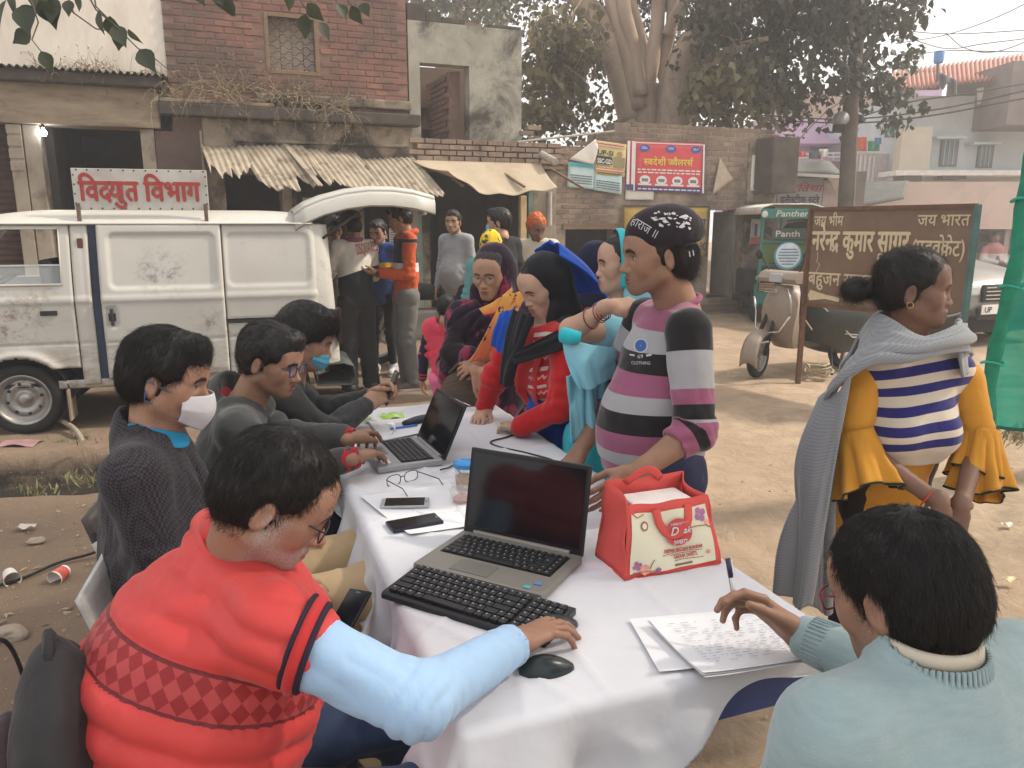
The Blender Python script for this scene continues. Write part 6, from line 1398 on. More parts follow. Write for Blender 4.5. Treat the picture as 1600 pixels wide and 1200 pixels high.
def seg_dist(v,a,b):
 a,b=np.array(a),np.array(b);ba=b-a;t=np.clip(((v-a)@ba)/max(ba@ba,1e-9),0,1);q=v-a-t[:,None]*ba;return np.linalg.norm(q,axis=1),t
def fattr(me,name,val):
 at=me.attributes.new(name,'FLOAT','POINT');at.data.foreach_set('value',np.ascontiguousarray(val,np.float32))
def folds(v,n,specs):
 """cloth folds: each spec = (kind, ...) pushes the surface along its normal"""
 d=np.zeros(len(v))
 for s in specs:
  if s[0]=='noise':_,sc,amp,seed=s;d+=amp*fbm(v*sc,3,seed)
  elif s[0]=='limb':
   _,a,b,t0,wd,fq,amp,seed=s;dist,t=seg_dist(v,a,b);L=np.linalg.norm(np.array(b)-np.array(a))
   w=np.exp(-((t-t0)/wd)**2)*(dist<.14);ax=(np.array(b)-np.array(a))/L;along=(v-np.array(a))@ax
   rad=v-np.array(a)-along[:,None]*ax;ph=fbm(np.concatenate([rad*6,along[:,None]*3],1)[:,[0,1,3]]+rad[:,2:3]*6,2,seed)
   d+=amp*w*(1.35*np.abs(np.sin(along*fq*.32+1.9*ph))-.95)*(.6+.55*vnoise(rad*7+along[:,None]*2,seed+3))
  elif s[0]=='dir':
   _,c,rad,dr,fq,amp,seed=s;dr=np.array(dr,float)/np.linalg.norm(dr);q=v-np.array(c);w=np.exp(-(np.linalg.norm(q,axis=1)/rad)**2)
   al=(q@dr)[:,None]*dr;p=(q-al)*fq+al*fq*.16;d+=amp*w*(2.2*np.minimum(np.abs(vnoise(p,seed)),.5)-.7)
 return d
def surface(name,mat,parent,prims,h=.009,cuts=(),fold=(),attrs=None,smooth_it=1,subs=(),world=True,matid=None,extra=None):
 """prims: list of (shape, blend). One closed surface, its folds, and per-point values for the cloth pattern."""
 lo,hi=bbox([p[0]for p in prims]);F=Field(lo,hi,h)
 for p,k in prims:F.put(p,k)
 for p,k in subs:F.put(p,k,'s')
 for p,n in cuts:F.cut(p,n)
 v,f=F.mesh();v=v.astype(float);v=relax(v,f,smooth_it)
 n=vnormals(v,f);base=v.copy()
 if fold:v=v+n*folds(v,n,fold)[:,None]
 if extra is not None:v=extra(v,n)
 me=raw_mesh(name,v,f)
 if attrs:
  for k,fn in attrs.items():fattr(me,k,fn(base))
 mats=mat if isinstance(mat,(list,tuple))else[mat]
 o=link(name,me,parent,world,mats)
 if matid is not None:me.polygons.foreach_set('material_index',np.ascontiguousarray(matid(base[f].mean(1)),np.int32))
 return o
def cloth(name,col,rough=.9,var=.10,weave=900.,wb=.25,vs=5.,wr=.0,wrs=9.,sheen=.15,stripe=None,pattern=None,metal=0.,spec=.2,dirt=None):
 """woven cloth: colour, thread relief, soft creases. stripe = (attribute, [(start, colour)...]); pattern = function adding a print"""
 if name in MATS:return MATS[name]
 m,n,b=newmat(name);MATS[name]=m;co=nd(n,'TexCoord').outputs['Object']
 if stripe:
  a=nd(n,'Attribute',attribute_name=stripe[0]).outputs['Fac'];cr=nd(n,'ValToRGB',{0:a});cr.color_ramp.interpolation='CONSTANT';e=cr.color_ramp.elements
  while len(e)<len(stripe[1]):e.new(.5)
  for q,(p,c_)in zip(e,sorted(stripe[1])):q.position=p;q.color=c4(c_)
  base=cr.outputs[0]
 else:base=None
 f=ramp(n,noise(n,co,vs,5),.3,.7);out=mixc(n,f,[x*(1-var)for x in col],[min(1,x*(1+var))for x in col])if base is None else mixc(n,mixc(n,f,(.0,)*3,(var,)*3),base,(.5,.5,.5))if False else None
 if out is None:
  out=nd(n,'HueSaturation',{'Color':base,'Value':nd(n,'MapRange',{'Value':f,'To Min':1-var,'To Max':1+var}).outputs[0]}).outputs[0]
 if pattern:out=pattern(n,co,out)
 if dirt:out=mixc(n,ramp(n,noise(n,co,3,6,.7),.5,.8),out,dirt)
 n.links.new(out,b.inputs['Base Color']);b.inputs['Roughness'].default_value=rough;b.inputs['Specular IOR Level'].default_value=spec
 b.inputs['Sheen Weight'].default_value=sheen;b.inputs['Sheen Roughness'].default_value=.4
 hgt=noise(n,co,weave,2,.5)
 bp=nd(n,'Bump',{'Strength':wb,'Distance':.0012,'Height':hgt})
 if wr:
  b2_=nd(n,'Bump',{'Strength':wr,'Distance':.012,'Height':noise(n,nd(n,'Mapping',{'Vector':co,'Scale':(1,1,.6)}).outputs[0],wrs,4,.55,1.5)});n.links.new(b2_.outputs[0],bp.inputs['Normal'])
 n.links.new(bp.outputs[0],b.inputs['Normal']);return m
def skin(name,col,stub=None):
 """skin with pores, redder and darker patches by noise; attributes: lip, beard, brow (0..1)"""
 if name in MATS:return MATS[name]
 m,n,b=newmat(name);MATS[name]=m;co=nd(n,'TexCoord').outputs['Object']
 c=mixc(n,ramp(n,noise(n,co,16,5),.3,.7),[x*.90 for x in col],[x*1.10 for x in col]);c=mixc(n,nd(n,'Math',{0:ramp(n,noise(n,co,45,4),.5,.8),1:.35},operation='MULTIPLY').outputs[0],c,(col[0]*.85,col[1]*.68,col[2]*.6))
 at=lambda a:nd(n,'Attribute',attribute_name=a).outputs['Fac']
 c=mixc(n,at('lip'),c,(col[0]*.66,col[1]*.40,col[2]*.42));
 hair=nd(n,'Math',{0:at('beard'),1:nd(n,'MapRange',{'Value':noise(n,co,420,2),'From Min':.38,'From Max':.58}).outputs[0]},operation='MULTIPLY').outputs[0]
 c=mixc(n,hair,c,stub or(.02,.016,.014));c=mixc(n,at('brow'),c,(.014,.011,.010))
 n.links.new(c,b.inputs['Base Color']);n.links.new(nd(n,'MapRange',{'Value':noise(n,co,30,4),'From Min':.3,'From Max':.7,'To Min':.40,'To Max':.66}).outputs[0],b.inputs['Roughness']);b.inputs['Specular IOR Level'].default_value=.36
 b.inputs['Subsurface Weight'].default_value=.06;b.inputs['Subsurface Radius'].default_value=(.012,.005,.003);b.inputs['Subsurface Scale'].default_value=1
 n.links.new(nd(n,'Bump',{'Strength':.38,'Distance':.0018,'Height':noise(n,co,330,4)}).outputs[0],b.inputs['Normal']);return m
hairm,n,b=newmat('black_hair');co=nd(n,'TexCoord').outputs['Object']
n.links.new(mixc(n,ramp(n,noise(n,co,60,3),.35,.7),(.006,.005,.005),(.016,.013,.012)),b.inputs['Base Color']);b.inputs['Roughness'].default_value=.42;b.inputs['Specular IOR Level'].default_value=.35
n.links.new(nd(n,'Bump',{'Strength':.5,'Distance':.004,'Height':noise(n,nd(n,'Mapping',{'Vector':co,'Scale':(1,1,.25)}).outputs[0],160,4,.6)}).outputs[0],b.inputs['Normal'])
strandm,n,b=newmat('hair_strand');b.inputs['Base Color'].default_value=(.010,.008,.0075,1);b.inputs['Roughness'].default_value=.38;b.inputs['Specular IOR Level'].default_value=.35
eyew=mk('eye_white',(.40,.355,.33),.25,.05,20,0);iris=mk('eye_iris',(.022,.012,.008),.12,.1,20,0);lash=mk('lash_black',(.010,.008,.008),.7,.1,20,0)
# ------- a head in its own frame: +y the face, +z up, eyes at z = 0
def head_frame(c,fwd,roll=0.):
 f=Vector(fwd).normalized();x=f.cross(V(0,0,1)).normalized();z=x.cross(f)
 if roll:q=Matrix.Rotation(roll,3,f);x,z=q@x,q@z
 M=Matrix((x,f,z)).transposed().to_4x4();M.translation=Vector(c);return M
def head_prims(s=1.,fem=False,jaw=1.,nose=1.,fat=0.,neck=None,nr=.056,mouth=0.,cheek=1.):
 J=jaw*(.92 if fem else 1);N=nose*(.88 if fem else 1);P_=[];a=P_.append
 a((ell((0,-.012,.034),(.0745,.096,.083)),.0));a((ell((0,.022,.018),(.066,.070,.070)),.03))
 a((ell((0,.030,-.024),(.059*J+fat,.058,.074)),.03))
 for x in(-1,1):
  a((cone((x*.054*J,.004,-.058),(x*.014,.066,-.094),.020+fat*.6,.017+fat*.4),.028))
  a((ell((x*.040,.060,-.030),(.023*cheek+fat*.6,.020,.024)),.022));a((ell((x*.050,.045,-.008),(.018,.026,.016)),.02))
  a((cone((x*.046,.070,.016),(x*.012,.086,.014),.0085 if fem else .0105),.015))
 a((ell((0,.073,-.094),(.022*J+fat*.4,.017,.017)),.02));a((ell((0,.060,-.070),(.034,.030,.03)),.025))
 a((ell((0,.079,-.064),(.026,.0165,.022)),.015))
 a((ell((0,.062,.042),(.055,.030,.040)),.03))
 sub=[(ell((x*.0315,.0925,.0),(.0165,.0155,.0115)),.012)for x in(-1,1)]
 fin=[];b_=fin.append
 for x in(-1,1):
  b_((ell((x*.0315,.0695,-.001),(.0165,.0150,.0130)),.006))
 b_((cone((0,.084,.006),(0,.106*(.5+.5*N)+.0005,-.034),.0072,.0098*N),.012));b_((ell((0,.1055*(.5+.5*N),-.037),(.0112*N,.0115,.0100)),.008))
 for x in(-1,1):b_((ell((x*.0125*N,.094,-.040),(.0085,.0115,.0078)),.007))
 b_((ell((0,.0935,-.0625),(.0215,.0085,.0060)),.006));b_((ell((0,.0925,-.0735),(.0185,.0090,.0068)),.006))
 sub2=[(ell((0,.1025,-.0680),(.022,.008,.0016+mouth)),.003)]+[(ell((x*.0075,.102,-.0475),(.0036,.005,.0030)),.003)for x in(-1,1)]
 ears=[]
 for x in(-1,1):
  M=np.array(Matrix.Rotation(-x*.35,3,'Z')@Matrix.Rotation(-.18,3,'X'));ears.append((ell((x*.078,-.012,-.012),(.0085,.0185,.031),M),.008))
 esub=[(ell((x*.0875,-.009,-.010),(.006,.0105,.018)),.006)for x in(-1,1)]
 return P_,sub,fin,sub2,ears,esub
def build_head(parts,M,s=1.,h=.0034,fem=False,beard=0.,mustache=0.,neck_to=None,nr=.055,ear=True,stub_h=-.025,lipc=1.,blink=.8,**kw):
 """adds the head, neck, eyes and brows to a body under construction (lists of vertices, faces, materials, attributes)"""
 P_,sub,fin,sub2,ears,esub=head_prims(s,fem,**kw);inv=M.inverted()
 lo,hi=A3((-.10,-.125,-.17)),A3((.10,.130,.125))
 nk=None
 if neck_to is not None:
  q=(inv@Vector(neck_to))/s;lo=np.minimum(lo,A3(q)-.07);hi=np.maximum(hi,A3(q)+.07);nk=(cone((0,-.022,-.055),q,nr,nr*1.12),.03)
 F=Field(lo,hi,h/s)
 for p,k in P_:F.put(p,max(k,.001))
 if nk:F.put(nk[0],nk[1])
 for p,k in sub:F.put(p,k,'s')
 for p,k in fin:F.put(p,k)
 for p,k in sub2:F.put(p,k,'s')
 if ear:
  for p,k in ears:F.put(p,k)
  for p,k in esub:F.put(p,k,'s')
 v,f=F.mesh();v=relax(v.astype(float),f,1,.45);x,y,z=v.T
 lip=lipc*np.exp(-((x/.021)**4))*np.clip(1.6-1.6*np.abs((z+.068)/.0125)**3,0,1)*(y>.082)
 bz=stub_h-.05*np.clip((np.abs(x)-.03)/.04,0,1)*0
 jawl=np.clip((-.045-z)/.02,0,1)*(y>-.02)*np.clip((y+.02)/.03,0,1)*(np.hypot(x/.026,(z+.068)/.011)>1)*(z>-.135)
 side=(np.abs(x)>.052)*np.clip((y+.015)/.02,0,1)*(1-np.clip((y-.028)/.02,0,1))*(z<.0)
 bd=beard*np.clip(np.maximum(jawl,side),0,1);ms=mustache*np.exp(-((z+.0555)/.0058)**4)*(np.abs(x)<.030)*(y>.075);bd=np.maximum(bd,ms)
 bx=np.abs(x);brow=np.clip(1.35-np.abs((z-(.0185+.005*np.clip((bx-.012)/.03,0,1)-.010*np.clip((bx-.034)/.016,0,1)))/(.0044 if fem else .0064))**2,0,1)*(bx>.010)*(bx<.052)*(y>.05)
 n0=len(parts['v']);W3=np.array(M.to_3x3())*s
 parts['v'].append(v@W3.T+np.array(M.translation));parts['f'].append(f);parts['m'].append(np.zeros(len(f),int))
 for k,a in(('lip',lip),('beard',bd),('brow',brow)):parts[k].append(a)
 def patch(fn,nu,nv,mat):
  U,W_=np.meshgrid(np.linspace(-1,1,nu),np.linspace(-1,1,nv));p=fn(U.ravel(),W_.ravel());a=(np.arange(nv-1)[:,None]*nu+np.arange(nu-1)[None]).ravel()
  parts['v'].append(p@W3.T+np.array(M.translation));parts['f'].append(np.stack([a,a+1,a+nu+1,a+nu],1));parts['m'].append(np.full(len(a),mat))
  for k in('lip','beard','brow'):parts[k].append(np.zeros(len(p)))
 for sx in(-1,1):
  c0=np.array((sx*.0315,.0695,-.001));r0=np.array((.0165,.0150,.0130))
  def at(px,pz,lift):yy=np.sqrt(np.maximum(.02,1-(px/r0[0])**2-(pz/r0[2])**2));return np.stack([c0[0]+px,c0[1]+r0[1]*yy+lift,c0[2]+pz],1)
  ho=.0068*(blink*.7+.26)
  al=lambda u:np.clip(1-u*u,0,1)**.75
  patch(lambda u,w:at(u*.0128,(w*.5+.5)*al(u)*ho*1.15-(.5-w*.5)*al(u)*ho*.85-.0012,.0009),13,5,1)
  patch(lambda u,w:at(u*.0058,np.where(w>0,np.minimum(w*.0058*np.sqrt(np.clip(1-u*u,0,1)),ho*1.08),np.maximum(w*.0058*np.sqrt(np.clip(1-u*u,0,1)),-ho*.8))-.0012,.0014),9,7,2)
  patch(lambda u,w:at(u*.0138,al(u)*ho*1.15-.0012+(w*.5+.5)*.0019,.0016),13,2,3)
def new_parts():return dict(v=[],f=[],m=[],lip=[],beard=[],brow=[])
def hand_mesh(curl=(.3,.35,.4,.45),spread=.06,thumb=(.5,.35),L=1.,h=.0028,wrist=.03,right=True,tw=None,wr=.0245,arm=None):
 """palm-down right hand, fingers along +y, thumb at -x; curl = bend of index..little at the knuckles and beyond"""
 pr=[];W_=lambda p:p
 pr.append((cone((0,-wrist,0),(0,.005,0),wr,wr*.94,(0,0,1),.80),.0));pr.append((cone((-.020,.022,0),(-.021,.085,.002),.0155,.0130,(0,0,1),.86),.018))
 pr.append((cone((.0,.02,0),(.0,.088,.003),.0165,.0130,(0,0,1),.82),.016));pr.append((cone((.020,.022,-.001),(.023,.078,0),.0150,.0120,(0,0,1),.84),.016));pr.append((cone((-.02,.02,-.006),(-.03,.045,-.010),.0165,.0135),.016))
 for i,(x,y,ls,r)in enumerate(((-.0285,.087,(.042,.026,.021),.0094),(-.0085,.093,(.046,.029,.022),.0096),(.0115,.088,(.042,.027,.021),.0090),(.0300,.077,(.033,.020,.019),.0080))):
  p=V(x,y,.002);an=0;c_=curl[i];sp_=(-1.25,-.35,.5,1.35)[i]*spread*-1
  for j,l in enumerate(ls):
   an+=c_*(1.0,1.25,.8)[j]if not isinstance(c_,tuple)else c_[j]
   d=V(-math.sin(sp_)*math.cos(an)*-1*-1,math.cos(sp_)*math.cos(an),-math.sin(an));q=p+d*l
   pr.append((cone(p,q,r*(1-.10*j),r*(.92-.11*j)),.0045));p=q
 p=V(-.026,.022,-.008);a1,a2=thumb
 d=V(-math.sin(a1),math.cos(a1),-.30).normalized();q=p+d*.044;pr.append((cone(p,q,.0145,.0112),.014));p=q
 d2=V(-math.sin(a1-a2),math.cos(a1-a2),-.35).normalized();q=p+d2*.032;pr.append((cone(p,q,.0110,.0098),.006));p=q
 d3=V(-math.sin(a1-a2*1.8),math.cos(a1-a2*1.8),-.40).normalized();q=p+d3*.025;pr.append((cone(p,q,.0096,.0080),.006))
 if arm:pr.insert(1,(cone(arm[0],(0,-.012,0),arm[1],wr*.96),.02))
 lo,hi=bbox([x[0]for x in pr]);F=Field(lo,hi,h)
 for x,k in pr:F.put(x,max(k,.001))
 v,f=F.mesh();v=relax(v.astype(float),f,1,.4)*L
 if not right:v=v*np.array((-1,1,1));f=f[:,::-1]
 return v,f
def place_hand(parts,at,d,back,right=True,elbow=None,**kw):
 d=Vector(d).normalized();z=Vector(back);z=(z-d*z.dot(d)).normalized();x=d.cross(z)
 if elbow:
  q=(Vector(elbow[0])-Vector(at))/kw.get('L',1.);kw['arm']=(V(q.dot(x)*(1 if right else-1),q.dot(d),q.dot(z)),elbow[1])
 v,f=hand_mesh(right=right,**kw)
 M=np.array(Matrix((x,d,z)).transposed());parts['v'].append(v@M.T+np.array(at));parts['f'].append(f);parts['m'].append(np.zeros(len(f),int))
 for k in('lip','beard','brow'):parts[k].append(np.zeros(len(v)))
def add_skin(parts,prims,h=.008,it=1):
 lo,hi=bbox([p[0]for p in prims]);F=Field(lo,hi,h)
 for p,k in prims:F.put(p,max(k,.001))
 v,f=F.mesh();v=relax(v.astype(float),f,it);parts['v'].append(v);parts['f'].append(f);parts['m'].append(np.zeros(len(f),int))
 for k in('lip','beard','brow'):parts[k].append(np.zeros(len(v)))
def finish_body(parts,parent,skinm):
 off=0;fs=[]
 for v,f in zip(parts['v'],parts['f']):fs.append(f+off);off+=len(v)
 me=raw_mesh('body',np.concatenate(parts['v']),np.concatenate(fs))
 for k in('lip','beard','brow'):fattr(me,k,np.concatenate(parts[k]))
 o=link('body',me,parent,True,[skinm,eyew,iris,lash]);me.polygons.foreach_set('material_index',np.concatenate(parts['m']).astype(np.int32));return o
 # ------- hair: a close cap, then single strands over it
def hair_cap(parent,M,s=1.,top=.012,line=.062,low=-.055,side_low=-.02,fade=.5,mat=None,bun=None,h=.0045,seed=0,rough=.004,name='hair',back_y=-.02,quiff=0.,long_=None):
 """cap over the cranium down to a hairline: line = height of the front hairline, low = nape, side_low = sideburns"""
 F=Field(A3((-.12,-.24 if bun else-.15,-.16)),A3((.12,.14,.16)),h/s)
 F.put(ell((0,-.014,.036),(.0775+top*.75,.100+top*.8,.085+top)),.01);F.put(ell((0,-.03,-.01),(.074+top*fade,.085+top*fade,.075)),.02)
 if quiff:F.put(ell((0,.062,.092),(.05,.035,.022+quiff)),.03)
 if long_:F.put(cone((0,-.075,.0),(0,-.085,-.12),.055,.05),.03)
 F.put(ell((0,.098,line-.098),(.066,.075,.098)),.012,'s')
 for x in(-1,1):F.put(ell((x*.085,.062,-.06),(.05,.058,.075)),.01,'s');F.put(ell((x*.092,-.004,-.012),(.022,.026,.034)),.006,'s')
 F.put(ell((0,.05,-.16),(.12,.14,.155+low+.0)),.012,'s')if False else None
 F.cut((0,back_y,low),(0,.45,-1));F.put(cone((0,-.022,-.055),(0,-.03,-.16),.050),.004,'s')if low>-.08 else None
 for b_ in(bun or[]):F.put(b_[0],b_[1])
 v,f=F.mesh();v=relax(v.astype(float),f,1);n=vnormals(v,f);v=v+n*(rough*fbm(v*np.array((55,55,30)),3,seed))[:,None]
 W3=np.array(M.to_3x3())*s;me=raw_mesh(name,v@W3.T+np.array(M.translation),f);return link(name,me,parent,True,[mat or hairm]),v,n
def strands(hair,v,n,M,s,count,length,flow,seed=0,lift=.25,curl=.15,thick=.00035,seg=6,keep=None,mat=None):
 r_=np.random.default_rng(seed);ok=np.arange(len(v))if keep is None else np.flatnonzero(keep(v));i=ok[r_.integers(0,len(ok),count)]
 p=v[i]+r_.normal(0,.0012,(count,3));nn=n[i];d=flow(p,nn)+r_.normal(0,.22,(count,3));d-=(d*nn).sum(1)[:,None]*nn*.85;d/=np.linalg.norm(d,axis=1)[:,None]
 d=d+nn*lift*r_.uniform(.3,1.3,(count,1));L=length*r_.uniform(.55,1.2,(count,1))/seg;pts=[p-nn*.002];q=p;cv=r_.normal(0,curl,(count,3))
 for k in range(seg):
  q=q+d*L;pts.append(q);d=d+cv*.5-nn*(lift*.42)+np.array((0,0,-.05));d/=np.linalg.norm(d,axis=1)[:,None]
 pts=np.stack(pts,1).reshape(-1,3);W3=np.array(M.to_3x3())*s;pts=pts@W3.T+np.array(M.translation)
 hc=bpy.data.hair_curves.new('hair_strands');hc.add_curves([seg+1]*count);hc.attributes['position'].data.foreach_set('vector',np.ascontiguousarray(pts,np.float32).ravel())
 ra=hc.attributes.new('radius','FLOAT','POINT');ra.data.foreach_set('value',np.tile(np.linspace(thick,thick*.3,seg+1),count).astype(np.float32));hc.materials.append(mat or strandm)
 o=bpy.data.objects.new('hair_strands',hc);COL.objects.link(o);o.parent=hair;o['kind']='stuff';return o
def flow_back(p,n):d=np.zeros_like(p);d[:,1]=-1;d[:,2]=-.25-np.clip(-p[:,1]*9,0,1.6);return d
def flow_side(p,n,sx=1):d=np.zeros_like(p);d[:,0]=sx*np.where(p[:,2]>.06,.8,.15);d[:,1]=np.where(p[:,1]>.02,.35,-.5);d[:,2]=-np.clip((.11-p[:,2])*10,.1,1.3);return d
def flow_crown(p,n):
 c_=np.array((0,-.05,.115));d=p-c_;d[:,2]-=.02;return d/np.maximum(np.linalg.norm(d,axis=1),1e-6)[:,None]
def under(parts,J,s=1.,skip=()):
 """the plain body under the clothes, so that head, arms and legs are one figure"""
 pr=[]
 mid=lambda a,b,t=.5:Vector(a).lerp(Vector(b),t)
 ch=mid(J['shL'],J['shR']);pel=mid(J['hipL'],J['hipR'])
 pr.append((cone(ch+V(0,0,-.10),pel,.068*s,.075*s),.05));pr.append((cone(J['shL'],J['shR'],.042*s),.04));pr.append((cone(ch,J['neck'],.05*s,.045*s),.04))
 for q in 'LR':
  pr.append((cone(J['sh'+q],J['el'+q],.036*s,.030*s),.03));pr.append((cone(J['el'+q],J['wr'+q],.029*s,.022*s),.02))
  if 'kn'+q in J and 'legs' not in skip:pr.append((cone(J['hip'+q],J['kn'+q],.062*s,.042*s),.04));pr.append((cone(J['kn'+q],J['an'+q],.042*s,.030*s),.02))
 add_skin(parts,pr,.017,1)
 # ------- dressing helpers
mid=lambda a,b,t=.5:Vector(a).lerp(Vector(b),t)
def torso(J,front,w=.165,d=.62,ww=None,belly=0.,sh=.058,low=.10,hipw=None):
 """shoulders, chest and waist as blended shapes; front = the way the chest faces"""
 N_,pel=Vector(J['neck']),mid(J['hipL'],J['hipR']);c=mid(J['shL'],J['shR']);ax=(pel-c).normalized();L=(pel-c).length;ww=ww or w*.92
 pr=[(cone(c+ax*(w*.80),c+ax*L*.62,w,ww,front,d),.0),(cone(c+ax*L*.58,pel+ax*(low-.06),ww,hipw or ww*1.03,front,d*1.05),.06),(cone(J['shL'],J['shR'],sh),.06),(cone(N_-V(0,0,.015),mid(N_,J['shL'],.75),.050,.045),.05),(cone(N_-V(0,0,.015),mid(N_,J['shR'],.75),.050,.045),.05)]
 if belly:pr.append((ell(c+ax*L*.72+Vector(front)*(w*d*.62),(w*.82,w*.82,w*.95)),.10))if belly>.5 else pr.append((ell(c+ax*L*.72+Vector(front)*(w*d*.5),(w*.7,)*3),.10))
 return pr
def sleeve(J,q,r0=.060,r1=.058,r2=.046,end=1.):
 w=mid(J['el'+q],J['wr'+q],end);return[(cone(J['sh'+q],J['el'+q],r0,r1),.045),(cone(J['el'+q],w,r1*.98,r2),.03)]
def arm_folds(J,q,amp=.006,seed=0,fq=170):
 return[('limb',J['sh'+q],J['el'+q],.85,.32,fq,amp,seed),('limb',J['el'+q],J['wr'+q],.12,.30,fq,amp,seed+1),('limb',J['el'+q],J['wr'+q],.95,.22,fq*1.2,amp*.7,seed+2)]
def coat(name,mat,par,J,front,q='LR',h=.009,w=.165,d=.62,hem=.12,neck_r=.060,seed=0,amp=.005,sl=(.060,.054,.044),end=1.,attrs=None,belly=0.,extra=(),cuts=(),subs=(),noise_=.003,ww=None,matid=None,sh=.058,hipw=None,torso_fold=True,ncut=True):
 pr=torso(J,front,w,d,ww,belly,sh,hem,hipw)
 for k in q:pr+=sleeve(J,k,*sl,end=end)
 pr+=list(extra);pel=mid(J['hipL'],J['hipR']);c=mid(J['shL'],J['shR']);ax=(pel-c).normalized()
 fo=[('noise',7,noise_,seed),('noise',19,noise_*.45,seed+5)]
 for k in q:fo+=arm_folds(J,k,amp,seed+7*ord(k))
 if torso_fold:
  fo+=[('dir',pel+ax*.0+Vector(front)*.08,.22,Vector(front).cross(V(0,0,1)),16,amp*.9,seed+3),('dir',mid(c,pel,.5)-Vector(front)*.1,.25,V(.3,.2,1),14,amp*.8,seed+4)]
  for k in q:fo.append(('dir',mid(J['sh'+k],c,.25)-V(0,0,.10),.12,V(.2,.1,1),24,amp,seed+9))
 sb=list(subs)
 if ncut:sb.append((cone(Vector(J['neck'])+V(0,0,-.01),Vector(J['neck'])+Vector(J.get('nup',(0,0,1)))*.12,neck_r),.01))
 return surface(name,mat,par,pr,h,cuts=list(cuts)+[(pel+ax*hem,ax)],fold=fo,attrs=attrs,subs=sb,matid=matid)
def legs(name,mat,par,J,r=(.098,.070,.058),h=.011,seed=0,amp=.006,cut=None,hip=.105):
 pr=[(cone(J['hipL'],J['hipR'],hip),.05)];fo=[('noise',8,.004,seed)]
 for q in 'LR':
  pr+=[(cone(J['hip'+q],J['kn'+q],r[0],r[1]),.04),(cone(J['kn'+q],J['an'+q],r[1],r[2]),.03)]
  fo+=[('limb',J['hip'+q],J['kn'+q],.95,.25,120,amp,seed),('limb',J['kn'+q],J['an'+q],.1,.3,120,amp,seed+1),('limb',J['kn'+q],J['an'+q],.95,.25,130,amp,seed+2),('dir',J['hip'+q],.2,V(1,.3,.2),18,amp,seed+3)]
 return surface(name,mat,par,pr,h,fold=fo,cuts=cut or[])
shoem=mk('shoe_dark',(.03,.03,.032),.55,.2,12,.1,60);shoew=mk('shoe_grey',(.42,.42,.43),.6,.15,14,.1,60);solem=mk('shoe_sole',(.6,.58,.54),.6)
def shoe(par,an,toe,m_=None,L=.25):
 an=Vector(an);d=Vector(toe);d.z=0;d.normalized();d=d.normalized();base=V(an.x,an.y,0)
 o=surface('shoe',m_ or shoem,par,[(cone(base-d*.05+V(0,0,.05),base+d*(L-.11)+V(0,0,.036),.048,.036),.0),(cone(base-d*.03+V(0,0,.06),base+V(0,0,.10),.045,.045),.04)],.009,cuts=[((0,0,.022),(0,0,-1))])
 rs=[[base+d*x+d.cross(V(0,0,1))*y+V(0,0,z)for x,y in((-.095,0),(-.08,.035),(0,.042),(.09,.046),(.14,.03),(.155,0),(.14,-.03),(.09,-.046),(0,-.042),(-.08,-.035))]for z in(.002,.024)]
 MB().ring(rs).build('sole',solem,o,smooth=.6)
def glasses_on(par,M,mat,s=1.,lens=None,w=.064,h=.036,rr=.0016,round_=.5):
 R3=M.to_3x3();return spectacles(par,M@V(0,.1005*s,-.003),R3@V(1,0,0),R3@V(0,-1,0),R3@V(0,0,1),mat,w*s,h*s,.10*s,.08,lens,'glasses',rr,round_,par)
lensm2,n,b=newmat('spectacle_lens');b.inputs['Base Color'].default_value=(.9,.95,.95,1);b.inputs['Roughness'].default_value=.03;b.inputs['Alpha'].default_value=.06;b.inputs['Specular IOR Level'].default_value=.3
def strap(par,pts,r,m_,name='strap'):return MB().tube(pts,r,5,flat=.6).build(name,m_,par,smooth=True)
def ribbon(name,mat,par,rows,solid=.004,sub=0,world=True):
 """a strip of cloth through rows of points"""
 mb=MB();mb.ring(rows,wrap=False,cap=False);return mb.build(name,mat,par,solid=solid,smooth=True,sub=sub)
def drape(name,mat,par,F_,amp=.0,seed=0,thick=.005,nu=60,nv=50,freq=(7,2),attrs=None,ease=0.):
 """a hanging cloth given as a function of (u, v), with soft long folds pushed out along its normal"""
 U,W_=np.meshgrid(np.linspace(0,1,nu+1),np.linspace(0,1,nv+1));u,w=U.ravel(),W_.ravel()
 p=np.array([F_(a,b)for a,b in zip(u,w)],float);a=(np.arange(nv)[:,None]*(nu+1)+np.arange(nu)[None]).ravel();f=np.stack([a,a+1,a+nu+2,a+nu+1],1)
 n_=vnormals(p,f);q=np.stack([u*freq[0],w*freq[1],0*u+seed*3.7],1);amp=amp*(np.minimum(1,w/ease)if ease else 1);p=p+n_*(amp*(1-2.3*np.abs(vnoise(q,seed)))+amp*.4*vnoise(q*2.3,seed+1)).reshape(-1,1)
 me=raw_mesh(name,p,f);fattr(me,'u',u);fattr(me,'w',w)
 o=link(name,me,par,True,[mat]);md=o.modifiers.new('solid','SOLIDIFY');md.thickness=thick;md.offset=0;return o
